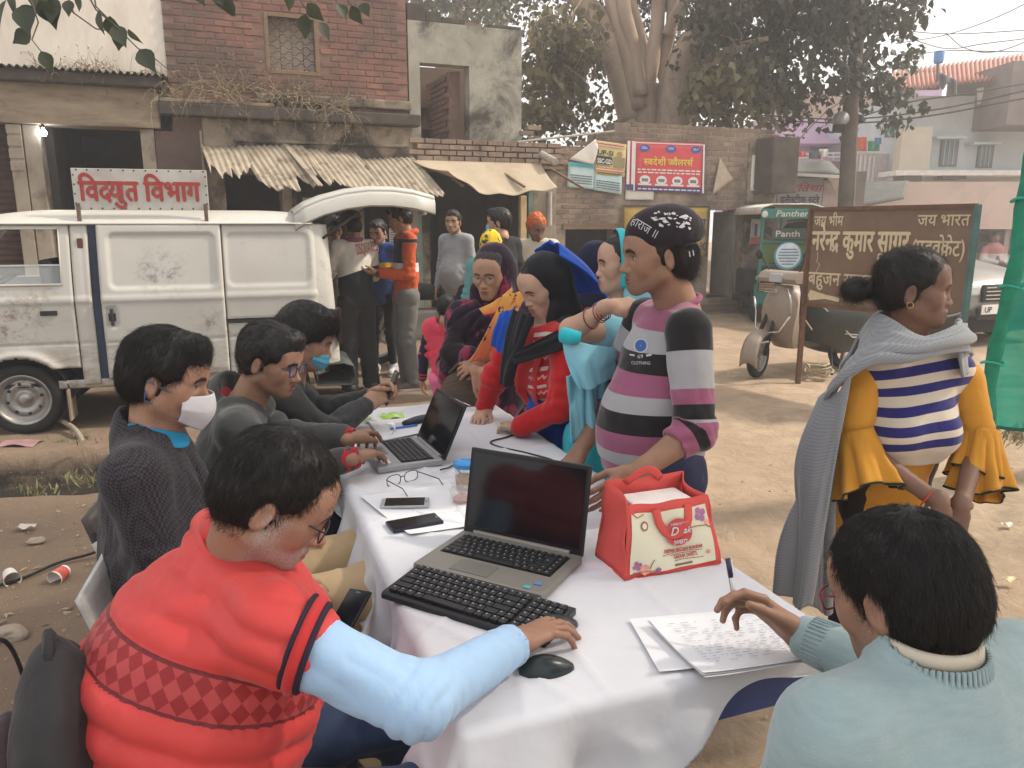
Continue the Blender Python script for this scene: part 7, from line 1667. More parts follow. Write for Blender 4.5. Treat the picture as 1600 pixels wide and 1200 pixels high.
def shell(name,mat,par,M,prims,h=.006,subs=(),cuts=(),fold=(),amp=.003,seed=0,sc=20,s=1.,thick=None):
 """cloth wrapped on a head, given in the head's own frame"""
 lo,hi=bbox([p[0]for p in prims]);F=Field(lo,hi,h)
 for p,k in prims:F.put(p,max(k,.001))
 for p,k in subs:F.put(p,k,'s')
 for p,n_ in cuts:F.cut(p,n_)
 v,f=F.mesh();v=relax(v.astype(float),f,1);n_=vnormals(v,f);q=v*sc;v=v+n_*(amp*(.6-1.8*np.abs(vnoise(q*np.array((1,.45,.8)),seed)))+folds(v,n_,fold))[:,None]
 W3=np.array(M.to_3x3())*s;me=raw_mesh(name,v@W3.T+np.array(M.translation),f);fattr(me,'hx',v[:,0]);fattr(me,'hy',v[:,1]);fattr(me,'hz',v[:,2]);return link(name,me,par,True,[mat])
def person(label,base,group=None):return thing('person',label,'person',V(base[0],base[1],0),0,group)
SK=dict(tan=skin('skin_tan',(.385,.22,.145)),brown=skin('skin_brown',(.285,.158,.103)),dark=skin('skin_dark',(.195,.108,.076)),fair=skin('skin_fair',(.47,.29,.205)),grey=skin('skin_brown_grey_stubble',(.32,.17,.112),(.38,.36,.34)))
def chair(label,seat,face,col,arms=True,z=.44,w=.44,bh=.42):
 f=Vector(face);f.z=0;f.normalize();x=f.cross(V(0,0,1));s0_=V(seat[0],seat[1],0);t=thing('plastic_chair',label,'chair',s0_);m_=col
 MB().grid(lambda u,w_:s0_+x*(u-.5)*w+f*(w_-.5)*.42+V(0,0,z-.025*math.sin(u*3.14)*math.sin(w_*3.14)),10,10).build('seat',m_,t,solid=.02,smooth=True)
 MB().grid(lambda u,w_:s0_-f*(.21+.10*w_-.05*math.sin(u*3.14))+x*(u-.5)*w*(1-.12*w_*w_)+V(0,0,z+bh*w_-.05*w_*(2*u-1)**2),14,10).build('backrest',m_,t,solid=.014,smooth=True)
 for a in(-1,1):
  for b_ in(-1,1):MB().tube([s0_+x*a*w*.42+f*b_*.18+V(0,0,z-.01),s0_+x*a*w*.50+f*b_*.23],[.022,.016],8).build('leg',m_,t,smooth=True)
  if arms:MB().tube([s0_+x*a*w*.47-f*.26+V(0,0,z+.24),s0_+x*a*w*.54+V(0,0,z+.23),s0_+x*a*w*.52+f*.16+V(0,0,z+.2),s0_+x*a*w*.5+f*.2+V(0,0,z)],.018,8,flat=.6).build('armrest',m_,t,smooth=True)
 return t
FW_=V(.939,.345,0)
# ========== 1  man in the red vest
p1=person('man in a quilted red vest and pale blue shirt bent over the loose keyboard',(-.6,1.25))
J=dict(neck=P(362,880,1.34),shR=P(425,985,1.15),elR=P(652,1096,1.10),wrR=G(806,1004,.808),hipR=(-.60,1.17,.53),knR=(-.17,1.235,.53),anR=(-.13,1.25,.08),hipL=(-.66,1.34,.53),knL=(-.24,1.50,.55),anL=(-.20,1.55,.08))
J['shL']=J['neck']+V(-.085,.185,-.035);J['elL']=J['shL']+V(.10,.10,-.25);J['wrL']=J['elL']+V(.17,-.10,-.05)
f1=V(.86,.30,-.30).normalized();fr1=V(.90,.36,-.18).normalized()
M1=head_frame(P(432,778,1.30),V(.92,.18,-.62));b1=new_parts()
build_head(b1,M1,.98,.003,beard=.8,mustache=.8,neck_to=J['neck']+V(-.005,.0,-.03),nr=.060,nose=1.05,blink=.35,fat=.002)
place_hand(b1,J['wrR'],V(.118,.118,-.012),V(-.1,.05,1),True,elbow=(mid(J['wrR'],J['elR'],.35),.031),curl=(.16,.20,.26,.38),spread=.14,thumb=(.75,.25),L=1.0,wr=.029)
place_hand(b1,J['wrL'],V(.7,-.2,-.2),V(0,0,1),False,h=.005)
under(b1,J);finish_body(b1,p1,SK['grey'])
ax1=(mid(J['hipL'],J['hipR'])-mid(J['shL'],J['shR'])).normalized();c1=mid(J['shL'],J['shR'])
tv=lambda v:((v-np.array(c1))@np.array(ax1))
def quilt(n,co,out):
 t_=nd(n,'Attribute',attribute_name='t').outputs['Fac'];q=nd(n,'Attribute',attribute_name='q').outputs['Fac']
 inb=nd(n,'Math',{0:nd(n,'Math',{0:nd(n,'Math',{0:t_,1:.128},operation='SUBTRACT').outputs[0]},operation='ABSOLUTE').outputs[0],1:.037},operation='LESS_THAN').outputs[0]
 sx,sy=nd(n,'Math',{0:q,1:1/.027},operation='MULTIPLY').outputs[0],nd(n,'Math',{0:t_,1:1/.036},operation='MULTIPLY').outputs[0]
 a=nd(n,'Math',{0:nd(n,'Math',{0:sx,1:sy},operation='ADD').outputs[0]},operation='FLOOR').outputs[0];b_=nd(n,'Math',{0:nd(n,'Math',{0:sx,1:sy},operation='SUBTRACT').outputs[0]},operation='FLOOR').outputs[0]
 ck=nd(n,'Math',{0:nd(n,'Math',{0:nd(n,'Math',{0:a,1:b_},operation='ADD').outputs[0],1:0.},operation='ADD').outputs[0],1:2},operation='FLOORED_MODULO').outputs[0]
 k2=nd(n,'Math',{0:a,1:2},operation='FLOORED_MODULO').outputs[0]
 band=mixc(n,ck,(.27,.018,.022),(.42,.055,.055))
 e=nd(n,'Math',{0:nd(n,'Math',{0:nd(n,'Math',{0:nd(n,'Math',{0:t_,1:.128},operation='SUBTRACT').outputs[0]},operation='ABSOLUTE').outputs[0],1:.037},operation='SUBTRACT').outputs[0]},operation='ABSOLUTE').outputs[0]
 edge=nd(n,'Math',{0:e,1:.0035},operation='LESS_THAN').outputs[0]
 return mixc(n,edge,mixc(n,inb,out,band),(.16,.018,.022))
redv=cloth('vest_red',(.56,.052,.048),.55,.05,900,.1,5,.25,14,.1,pattern=quilt,spec=.3)
side1=V(ax1.y*0+fr1.y,-fr1.x,0).normalized()
def quilt_relief(v,n_):
 t_=tv(v);back=np.clip(-((v-np.array(c1))@np.array(fr1))*8+.6,0,1)
 ch=np.abs(np.sin((t_-.091)*math.pi/.052))**.8*(t_<.092)+np.abs(np.sin((t_-.165)*math.pi/.06))**.8*(t_>.164)
 puff=.012*ch+.005*(np.abs(t_-.128)<=.037)+.006*(t_>=.17)*np.abs(np.sin((v@np.array(side1))*34+3*vnoise(v*5,3)))
 return v+n_*(puff-.004)[:,None]
vest=surface('vest',redv,p1,torso(J,fr1,.192,.82,.205,0,.054,.12)+[(cone(J['shR'],mid(J['shR'],J['elR'],.17),.068,.070),.05),(cone(J['shL'],mid(J['shL'],J['elL'],.25),.066,.064),.05),(ell(c1+ax1*.11-fr1*.01,(.19,.17,.13)),.10),(ell(c1+ax1*.20-fr1*.035,(.18,.17,.17)),.10),(cone(J['neck']+V(-.02,0,-.03),J['neck']+V(.028,.004,.075),.076,.066),.03)],.0085,cuts=[(mid(J['hipL'],J['hipR'])+ax1*.10,ax1)],fold=[('noise',16,.0022,3),('noise',34,.0012,4),('dir',c1+ax1*.36-fr1*.1,.2,V(.2,.1,1),22,.008,6)],subs=[(cone(J['neck']+V(.016,.003,.01),J['neck']+V(.07,.016,.16),.057,.068),.006)],attrs=dict(t=tv,q=lambda v:.20*np.arctan2((v-np.array(c1))@np.array(side1),-((v-np.array(c1))@np.array(fr1)))),extra=quilt_relief)
dk=mk('rib_navy',(.022,.012,.028),.8,.2,60,.3,300);rib=cloth('rib_red',(.50,.035,.036),.8,.1,500,.6)
axA=(J['elR']-J['shR']).normalized();e1=axA.orthogonal().normalized();e2=axA.cross(e1);cA=mid(J['shR'],J['elR'],.245)
def loopA(d,r):return[cA+axA*d+V(.05,0,-.25).normalized()*0+(e1*math.cos(a)*1.0+e2*math.sin(a))*(r+.006*math.cos(a-1))-axA*(.012*math.cos(a+.6))for a in[6.283*k/40 for k in range(40)]]
nc1=(M1.translation-J['neck']).normalized();nc1=(nc1+V(-.25,-.05,.25)).normalized();ncx=nc1.cross(V(0,1,0)).normalized();ncy=nc1.cross(ncx);cf=math.atan2(V(.93,.3,0).dot(ncy),V(.93,.3,0).dot(ncx))
def collar1(h_,r):return[J['neck']+V(.004,0,-.015)+nc1*(h_*(1-.10*math.cos(a)))+(ncx*math.cos(a+cf)*1.05+ncy*math.sin(a+cf))*(r+.010*math.cos(a))for a in np.linspace(.16,6.12,44)]
MB().ring([collar1(-.015,.088),collar1(.02,.081),collar1(.055,.077),collar1(.073,.076),collar1(.076,.070),collar1(.05,.067)],wrap=False,cap=False).build('collar',redv,p1,solid=.008,smooth=True,sub=1)
MB().tube(loopA(-.004,.0715),.0100,8,closed=True).build('armhole_band',rib,p1,smooth=True);MB().tube(loopA(.009,.0690),.0062,8,closed=True).build('armhole_piping',dk,p1,smooth=True);MB().tube(loopA(-.017,.0735),.0048,8,closed=True).build('armhole_piping',dk,p1,smooth=True)
blues=cloth('shirt_pale_blue',(.34,.50,.70),.85,.05,1000,.2,4,.3,10)
dEW=(J['wrR']-J['elR']).normalized();cuff=J['wrR']-dEW*.012
surface('sleeve',blues,p1,[(cone(mid(J['shR'],J['elR'],.05),J['elR'],.066,.055),.0),(cone(J['elR'],cuff,.054,.041),.03)],.0052,cuts=[(cuff,dEW)],fold=[('noise',6,.003,2),('limb',J['shR'],J['elR'],.97,.16,300,.0045,3),('limb',J['elR'],cuff,.10,.20,300,.0045,5),('dir',mid(J['shR'],J['elR'],.45),.15,V(.9,-.45,-.2),18,.006,8),('limb',J['elR'],cuff,.85,.16,230,.0035,6)],subs=[(cone(cuff-dEW*.03,cuff+dEW*.05,.034),.004)])
surface('shirt',blues,p1,[(cone(c1+ax1*.18,mid(J['hipL'],J['hipR']),.13,.14,fr1,.66),.0)],.014);surface('shirt_left_sleeve',blues,p1,sleeve(J,'L',.068,.056,.042),.010,fold=arm_folds(J,'L',.006,3))
def denim(n,co,out):return mixc(n,nd(n,'Math',{0:ramp(n,noise(n,co,3,4),.4,.7),1:.6},operation='MULTIPLY').outputs[0],out,(.14,.20,.30))
jean=cloth('blue_denim',(.045,.075,.15),.9,.2,700,.5,6,.3,12,pattern=denim);legs('jeans',jean,p1,J,(.095,.072,.055),.010,4,.008,hip=.12)
shoe(p1,J['anR'],V(1,.3,0));shoe(p1,J['anL'],V(1,.3,0))
hair1,hv,hn=hair_cap(p1,M1,.98,top=.009,line=.060,low=-.062,seed=2,rough=.0022)
strands(hair1,hv,hn,M1,.98,16000,.022,flow_crown,4,.20,.08,.0003);strands(hair1,hv,hn,M1,.98,1500,.030,flow_crown,71,.55,.35,.00018)
glasses_on(p1,M1,wire,.98,lensm2,.064,.038,.0018,.35)
cg=mk('chair_grey',(.30,.31,.31),.5,.12,6,.05,40,dirt=(.12,.11,.10),ds=3)
chair('grey plastic chair under the man in the red vest',(-.50,1.31),V(.92,.38,0),cg,False,w=.40,bh=.30)
bpk=thing('backpack','black and dark red backpack hung on the chair of the red vest man','backpack',(-.815,1.145,.4));blk=cloth('bag_nylon',(.030,.028,.030),.6,.15,700,.3,6,.3,12);mar=cloth('bag_maroon',(.045,.026,.03),.65,.15,700,.3,6,.3,12)
bc=V(-.775,1.17,.735);bf=V(-.90,-.42,0).normalized();bs=V(-bf.y,bf.x,0)
Mb=np.array(Matrix((bs,bf,V(0,0,1))).transposed())
surface('bag_body',blk,bpk,[(ell(bc+V(0,0,-.06),(.165,.075,.23),Mb),.0),(ell(bc+V(0,0,-.16),(.17,.085,.18),Mb),.06)],.010,fold=[('noise',8,.008,2),('dir',bc,.3,V(0,.2,1),14,.010,4)])
surface('front_pocket',mar,bpk,[(ell(bc+bf*.075+V(0,0,-.12),(.135,.05,.17),Mb),.0)],.009,fold=[('noise',9,.006,5),('dir',bc+bf*.1,.25,V(0,.1,1),16,.008,6)])
MB().tube([bc+bf*.112+bs*x+V(0,0,.022+.012*x)for x in(-.03,.02,.06)],.0035,5).build('logo_bar',mk('bag_red_tab',(.42,.03,.035),.6),bpk)
MB().tube([bc+bf*(.07+.012*math.sin(a))+bs*.15*math.cos(a)+V(0,0,.02+.16*math.sin(a))for a in np.linspace(.1,3.0,20)],.004,5).build('zip',seal,bpk,smooth=True)
surface('mesh_pocket',cloth('pocket_grey',(.22,.22,.22),.8,.3,300,.5,30),bpk,[(ell(bc-bs*.03+bf*.055+bs*-.115+V(0,0,-.16),(.06,.05,.16),Mb),.0)],.010);MB().tube([bc+bs*-.04+V(0,0,.15),bc+V(0,0,.19),bc+bs*.04+V(0,0,.15)],.010,6).build('handle',blk,bpk,smooth=True)
# ========== 2  man in the dark checked blazer
p2=person('man in a dark checked blazer and white mask seated second from the front',(-.95,1.88))
J=dict(neck=P(234,672,1.96),hipR=(-.90,1.80,.53),hipL=(-.95,1.97,.53),knR=(-.35,1.96,.60),knL=(-.42,2.21,.60),anR=(-.40,1.98,.08),anL=(-.42,2.18,.08))
J['shR']=J['neck']+V(.045,-.195,-.065);J['shL']=J['neck']+V(-.075,.185,-.055);J['elR']=J['shR']+V(.055,-.02,-.26);J['wrR']=J['elR']+V(.23,.07,-.03);J['elL']=J['shL']+V(.10,.06,-.24);J['wrL']=J['elL']+V(.22,-.08,-.04)
M2=head_frame(P(262,590,1.96),V(.96,.06,-.22));b2=new_parts();fr2=V(.92,.38,-.06).normalized()
build_head(b2,M2,.99,.0034,beard=.25,mustache=.2,neck_to=J['neck']+V(.01,0,-.03),nr=.061,fat=.006,blink=.55)
for q in 'RL':place_hand(b2,J['wr'+q],V(.9,.1,-.15),V(0,0,1),q=='R',h=.005)
under(b2,J);finish_body(b2,p2,SK['tan'])
def check(n,co,out):
 t_=nd(n,'TexChecker',{'Vector':nd(n,'Mapping',{'Vector':co,'Rotation':(.5,.4,.6)}).outputs[0],'Scale':150}).outputs['Fac'];return mixc(n,nd(n,'Math',{0:t_,1:.8},operation='MULTIPLY').outputs[0],out,(.060,.056,.064))
blz=cloth('blazer_check',(.020,.017,.021),.9,.15,800,.5,5,.25,9,pattern=check)
coat('blazer',blz,p2,J,fr2,h=.0085,w=.178,d=.72,hem=.14,neck_r=.062,seed=11,amp=.007,sl=(.068,.060,.047),noise_=.005,sh=.060,belly=.6,extra=[(cone(J['neck']+V(-.03,.0,-.02),J['neck']+V(-.02,0,.018),.072,.068),.03)])
nl=J['neck']
ribbon('lapel',blz,p2,[[nl+V(-.052,-.035,.028),nl+V(-.02,-.080,.020),nl+V(.02,-.085,.0)],[nl+V(.012,-.070,.035),nl+V(.03,-.100,.005),nl+V(.045,-.110,-.02)],[nl+V(.085,-.055,-.045),nl+V(.085,-.095,-.07),nl+V(.075,-.125,-.095)],[nl+V(.145,-.03,-.15),nl+V(.14,-.07,-.17),nl+V(.125,-.11,-.165)],[nl+V(.165,.0,-.27),nl+V(.165,-.02,-.27),nl+V(.16,-.035,-.27)]],.006,2)
shb=cloth('shirt_turquoise',(.02,.23,.42),.8,.08,900,.2)
ribbon('shirt_collar',shb,p2,[[nl+V(-.03,-.064,.045),nl+V(-.028,-.068,.018)],[nl+V(.04,-.066,.028),nl+V(.045,-.076,-.01)],[nl+V(.085,-.035,.005),nl+V(.10,-.05,-.045)],[nl+V(.10,.0,-.005),nl+V(.11,.0,-.04)]],.004,2)
tanm=cloth('tan_trousers',(.44,.32,.185),.85,.08,900,.25,4,.3,9);legs('trousers',tanm,p2,J,(.100,.086,.066),.0095,14,.0035,hip=.12);shoe(p2,J['anR'],V(1,.3,0));shoe(p2,J['anL'],V(1,.3,0))
hair2,hv,hn=hair_cap(p2,M2,.99,top=.015,line=.058,low=-.072,seed=5,rough=.0022,fade=.7,quiff=.012)
strands(hair2,hv,hn,M2,.99,13000,.030,lambda p,n_:flow_side(p,n_,1),6,.16,.08,.0003);strands(hair2,hv,hn,M2,.99,800,.030,flow_crown,72,.55,.35,.00018)
maskw=mk('mask_white',(.66,.66,.68),.9,.04,12,.2,60);R3=M2.to_3x3()
def face_mask(par,M,mat,s,fold=False,strapm=None,z0=-.016,z1=-.112):
 def F_(u,w):
  a=(u-.5)*2;zz=z0+(z1-z0)*w;wd=.066*(1-.42*max(0,w-.45)/.55)*(1-.12*(1-w));bul=.1005+(.021 if not fold else .016)*math.sin(math.pi*min(1,max(0,.12+w*.85)))-.006*w
  y_=bul*(1-.50*abs(a)**2.1)+.002*(1 if not fold else math.sin(w*19));return M@(V(a*wd,y_,zz+.006*abs(a)*(1-w)*-1+.022*abs(a)**2*w)*s)
 o=MB().grid(F_,28,20).build('face_mask',mat,par,solid=.0022,smooth=True)
 for sx in(0,1):
  e_=M@(V((sx*2-1)*.082,-.018,.005)*s);e2_=M@(V((sx*2-1)*.080,-.018,-.042)*s)
  strap(o,[F_(sx,.05),mid(F_(sx,.05),e_,.6),e_],.0022*s,strapm or mat);strap(o,[F_(sx,.92),mid(F_(sx,.92),e2_,.6),e2_,mid(e_,e2_)],.0022*s,strapm or mat)
 return o
face_mask(p2,M2,maskw,1.08,strapm=mk('strap_blue',(.06,.16,.34),.7))
cw=mk('chair_white',(.52,.52,.50),.45,.1,6,.05,40,dirt=(.25,.22,.19),ds=3);chair('white plastic chair under the man in the checked blazer',(-.80,1.935),fr2,cw,False,w=.40,bh=.34)
phone('dark phone resting on the tan trousers of the blazer man',P(546,968,1.76),0,.15,.074,(.03,.03,.035),(V(.30,.62,.45).normalized(),V(.85,-.52,.14).normalized(),V(.30,.62,.45).normalized().cross(V(.85,-.52,.14).normalized())*-1))
# ========== 3  man in the grey hoodie
p3=person('man in a grey hoodie with red cuffs and glasses typing on the silver laptop',(-.95,2.45))
J=dict(neck=P(376,626,2.52),wrR=G(556,715,.835),wrL=G(548,684,.85),hipR=(-1.0,2.38,.53),hipL=(-1.05,2.56,.53),knR=(-.55,2.52,.55),knL=(-.60,2.72,.55),anR=(-.52,2.55,.08),anL=(-.56,2.76,.08))
J['shR']=J['neck']+V(.05,-.185,-.06);J['shL']=J['neck']+V(-.06,.17,-.055);J['elR']=V(-.74,2.36,.80);J['elL']=V(-.80,2.62,.855)
M3=head_frame(P(424,562,2.50),V(.93,-.18,-.30));b3=new_parts();fr3=V(.95,.22,-.12).normalized()
build_head(b3,M3,.97,.0036,beard=.3,mustache=.55,neck_to=J['neck']+V(.01,0,-.03),nr=.057,blink=.45,fat=.002)
hd=(on(632,700,.03)-J['wrR']);place_hand(b3,J['wrR'],V(hd.x,hd.y,-.03),V(-.2,-.35,1),True,elbow=(mid(J['wrR'],J['elR'],.5),.029),curl=(.14,.30,.34,.36),spread=.10,thumb=(.45,.3),h=.0034)
hd=(on(612,668,.06)-J['wrL']);place_hand(b3,J['wrL'],V(hd.x,hd.y,-.01),V(-.3,-.75,.6),False,elbow=(mid(J['wrL'],J['elL'],.5),.029),curl=(.35,.5,.6,.65),spread=.05,thumb=(.5,.5),h=.0034)
under(b3,J);finish_body(b3,p3,SK['brown'])
hood=cloth('hoodie_grey',(.052,.055,.055),.95,.2,700,.4,8,.3,9,.3);hred=cloth('cuff_red',(.36,.025,.03),.9,.15,500,.8)
coat('hoodie',hood,p3,J,fr3,h=.009,w=.165,d=.68,seed=21,amp=.009,sl=(.064,.057,.045),noise_=.005,sh=.057,end=.86,neck_r=.058,extra=[(cone(J['neck']+V(-.05,.02,-.03),J['neck']+V(-.045,.03,.03),.085,.07),.03),(cone(J['neck']+V(.0,.075,-.02),J['neck']+V(.05,.06,-.03),.042),.03),(cone(J['neck']+V(-.01,-.08,-.01),J['neck']+V(.06,-.05,-.05),.038),.03)])
nk=J['neck'];ribbon('hood_lining',hred,p3,[[nk+V(-.065,-.045,.055),nk+V(-.03,-.055,.0)],[nk+V(-.075,.0,.085),nk+V(-.05,.0,.01)],[nk+V(-.06,.055,.055),nk+V(-.03,.055,.0)]],.006,2)
for q in 'RL':
 a=mid(J['el'+q],J['wr'+q],.82);d=(J['wr'+q]-J['el'+q]).normalized();surface('cuff',hred,p3,[(cone(a,J['wr'+q]-d*.005,.0445,.0385),.0)],.006,fold=[('noise',30,.0008,1)],subs=[(cone(J['wr'+q]-d*.02,J['wr'+q]+d*.06,.031),.004)])
navyj=cloth('navy_jeans',(.018,.022,.04),.9,.2,700,.3,6,.3,12);legs('jeans',navyj,p3,J,(.095,.074,.058),.011,24,.008,hip=.12);shoe(p3,J['anR'],V(1,.3,0));shoe(p3,J['anL'],V(1,.3,0))
hair3,hv,hn=hair_cap(p3,M3,.97,top=.014,line=.060,low=-.056,seed=8,rough=.0022,fade=.15,quiff=.012)
strands(hair3,hv,hn,M3,.97,8000,.024,flow_back,9,.22,.14,.00026);strands(hair3,hv,hn,M3,.97,800,.030,flow_crown,73,.55,.35,.00018)
glasses_on(p3,M3,mk('frame_navy',(.03,.03,.10),.3),.97,lensm2,.062,.036,.0022,.35)
chair('dark plastic chair under the man in the grey hoodie',(-1.05,2.46),fr3,mk('chair_dark',(.06,.05,.05),.5),w=.44,bh=.32)
t=thing('folded_slip','small folded white slip pinched in the left hand of the hoodie man','paper',on(608,670,.06));q=on(606,672,.05)
ribbon('slip',papm,t,[[q+V(-.02,.01,.015),q+V(-.015,.03,.02)],[q+V(.02,-.005,.03),q+V(.025,.02,.035)],[q+V(.03,-.01,.005),q+V(.035,.015,.01)],[q+V(.01,-.02,-.02),q+V(.02,0,-.02)]],.001,1)
# ========== 4  masked man on his phone
p4=person('man in a dark grey jacket and blue surgical mask looking at his phone',(-.95,2.95))
J=dict(neck=P(446,590,2.98),wrR=P(572,634,3.04),wrL=P(578,622,3.13),hipR=(-1.05,2.86,.53),hipL=(-1.1,3.04,.53),knR=(-.62,3.02,.55),knL=(-.66,3.2,.55),anR=(-.58,3.05,.08),anL=(-.62,3.24,.08))
J['shR']=J['neck']+V(.05,-.175,-.065);J['shL']=J['neck']+V(-.06,.17,-.055);J['elR']=V(-.72,2.86,.80);J['elL']=V(-.80,3.12,.82)
M4=head_frame(P(478,527,2.98),V(.93,.10,-.40));b4=new_parts();fr4=V(.93,.33,-.1).normalized()
build_head(b4,M4,1.0,.004,beard=.3,neck_to=J['neck']+V(.01,0,-.03),nr=.056,blink=.4)
place_hand(b4,J['wrR'],V(.075,.05,.045),V(.1,-.75,.5),True,curl=(.5,.65,.75,.8),spread=.04,thumb=(.35,.5),h=.0036);place_hand(b4,J['wrL'],V(.08,-.01,.05),V(-.3,.75,.5),False,curl=(.55,.7,.75,.8),spread=.04,thumb=(.35,.5),h=.0036)
under(b4,J);finish_body(b4,p4,SK['tan'])
coat('jacket',cloth('jacket_charcoal',(.040,.042,.044),.85,.15,700,.3,6,.3,10),p4,J,fr4,h=.010,w=.165,d=.66,seed=31,amp=.008,sl=(.064,.056,.045),noise_=.005,end=.93)
c4_=mid(J['shL'],J['shR']);ribbon('orange_stripe',mk('stripe_orange',(.62,.14,.05),.7),p4,[[c4_+V(.135,-.085,-.05),c4_+V(.15,-.065,-.05)],[c4_+V(.165,-.075,-.12),c4_+V(.175,-.055,-.12)],[c4_+V(.165,-.06,-.2),c4_+V(.175,-.04,-.2)]],.006,1)
legs('trousers',navyj,p4,J,(.095,.072,.058),.012,34,.006);shoe(p4,J['anR'],V(1,.3,0));shoe(p4,J['anL'],V(1,.3,0))
hair4,hv,hn=hair_cap(p4,M4,1.0,top=.020,line=.060,low=-.066,seed=12,rough=.0022,fade=.35,quiff=.024)
strands(hair4,hv,hn,M4,1.0,7000,.045,lambda p,n_:np.stack([.3*p[:,0]*9,np.where(p[:,2]>.05,.9,-.3),-.3+0*p[:,0]],1),13,.18,.10,.00028);strands(hair4,hv,hn,M4,1.0,800,.030,flow_crown,74,.55,.35,.00018)
face_mask(p4,M4,mk('mask_blue',(.10,.42,.58),.85,.06,12,.3,60),1.02,True,mk('strap_white',(.6,.6,.6),.8),z0=-.03,z1=-.105)
pc=mid(J['wrR'],J['wrL'])+V(.105,.03,.05);dph=V(.35,.15,.85).normalized();sph=V(-.33,.93,0).normalized()
phone('phone held up in both hands by the man in the blue mask',pc,0,.145,.07,(.05,.05,.06),(dph,sph,dph.cross(sph)))
chair('dark plastic chair under the man in the blue mask',(-1.1,2.95),fr4,mk('chair_dark',(.06,.05,.05),.5),w=.44,bh=.30)
# ========== 5  woman in the dark printed shawl
def shawl_print(n,co,out):
 vo=nd(n,'TexVoronoi',{'Vector':co,'Scale':8},feature='F1');k=nd(n,'Math',{0:noise(n,co,26,5,.7),1:.50},operation='GREATER_THAN').outputs[0]
 m_=nd(n,'Math',{0:nd(n,'MapRange',{'Value':vo.outputs['Distance'],'From Min':.40,'From Max':.46,'To Min':1,'To Max':0}).outputs[0],1:k},operation='MULTIPLY').outputs[0]
 return mixc(n,m_,out,(.24,.025,.065))
shw=cloth('shawl_aubergine',(.022,.012,.024),.9,.25,600,.4,6,.35,10,.3,pattern=shawl_print)
def butta(n,co,out):
 vo=nd(n,'TexVoronoi',{'Vector':co,'Scale':15,'Randomness':.35},feature='F1');d=vo.outputs['Distance']
 r_1=nd(n,'Math',{0:nd(n,'Math',{0:nd(n,'Math',{0:d,1:.27},operation='SUBTRACT').outputs[0]},operation='ABSOLUTE').outputs[0],1:.085},operation='LESS_THAN').outputs[0]
 g_=nd(n,'Math',{0:noise(n,co,95,2),1:.50},operation='GREATER_THAN').outputs[0]
 return mixc(n,nd(n,'Math',{0:r_1,1:g_},operation='MULTIPLY').outputs[0],mixc(n,nd(n,'Attribute',attribute_name='w').outputs['Fac'],out,(.62,.15,.07)),(.03,.01,.01))
yelp=cloth('dupatta_yellow',(.68,.36,.09),.85,.06,700,.3,pattern=butta)
p5=person('older woman in spectacles wrapped in a dark printed shawl with a yellow border',(-.08,3.72))
C5=P(768,427,3.70);J=dict(neck=C5+V(.015,.03,-.175),hipL=V(-.0,3.80,.80),hipR=V(-.19,3.78,.80));J['shL']=J['neck']+V(.165,.01,-.06);J['shR']=J['neck']+V(-.155,-.02,-.06)
J['elR']=P(706,552,3.58);J['wrR']=P(752,560,3.45);J['elL']=P(800,560,3.58);J['wrL']=P(746,585,3.42)
for q,x in(('L',.0),('R',-.17)):J['kn'+q]=V(x,3.80,.46);J['an'+q]=V(x,3.82,.07)
M5=head_frame(C5,V(-.40,-.90,-.22));b5=new_parts();fr5=V(-.25,-.96,0).normalized()
build_head(b5,M5,1.0,.0036,True,neck_to=J['neck'],nr=.05,blink=.12,cheek=1.0)
place_hand(b5,J['wrR'],V(-.08,-.0,-.045),V(.2,-.8,.5),True,elbow=(mid(J['wrR'],J['elR'],.6),.030),curl=(.4,.45,.5,.5),h=.0036,L=.93);place_hand(b5,J['wrL'],V(.055,-.02,-.085),V(.3,-.9,.2),False,elbow=(mid(J['wrL'],J['elL'],.6),.030),curl=(.25,.3,.4,.45),h=.0036,L=.93)
under(b5,J);finish_body(b5,p5,SK['tan'])
coat('kurta',cloth('kurta_black',(.014,.010,.014),.9),p5,J,fr5,h=.012,w=.165,d=.66,hem=.42,seed=41,sl=(.06,.052,.045),end=.62,hipw=.19)
legs('salwar',MATS['kurta_black'],p5,J,(.10,.08,.07),.014,44)
hair5,hv,hn=hair_cap(p5,M5,1.0,top=.007,line=.062,low=-.06,seed=3,rough=.002,fade=.6,mat=mk('hair_greying',(.030,.025,.023),.5,.3,60,.5,160,stretch=(1,1,.3)))
shell('headscarf',shw,p5,M5,[(ell((0,-.035,.036),(.094,.108,.104)),.0),(cone((0,-.055,-.03),(0,-.04,-.17),.098,.115),.05),(cone((-.075,.02,-.08),(-.06,.035,-.19),.035,.06),.04),(cone((.075,.02,-.08),(.06,.035,-.19),.035,.06),.04)],.0055,[(ell((0,.085,-.012),(.069,.105,.108)),.008),(cone((0,-.02,.0),(0,.01,-.2),.060),.01)],seed=4,amp=.006,sc=16)
body5=[(cone(J['shL']+V(.0,0,.01),J['shR']+V(0,0,.01),.078),.0),(cone(mid(J['shL'],J['shR'])+V(0,-.02,-.12),mid(J['shL'],J['shR'])+V(-.05,-.03,-.36),.17,.19,fr5,.80),.08),(cone(J['shR']+V(.01,0,0),P(703,590,3.62),.072,.062),.09),(cone(J['shL'],J['elL']+V(.0,0,.0),.072,.062),.07),(cone(P(703,575,3.62),mid(J['elR'],J['wrR'],.6),.058,.048),.06),(cone(J['elL'],mid(J['elL'],J['wrL'],.5),.060,.048),.05),(cone(J['neck']+V(-.05,-.06,-.05),J['neck']+V(.04,-.07,-.06),.068),.06),(cone(J['neck']+V(-.09,-.04,-.03),J['neck']+V(-.04,.05,.0),.06),.05)]
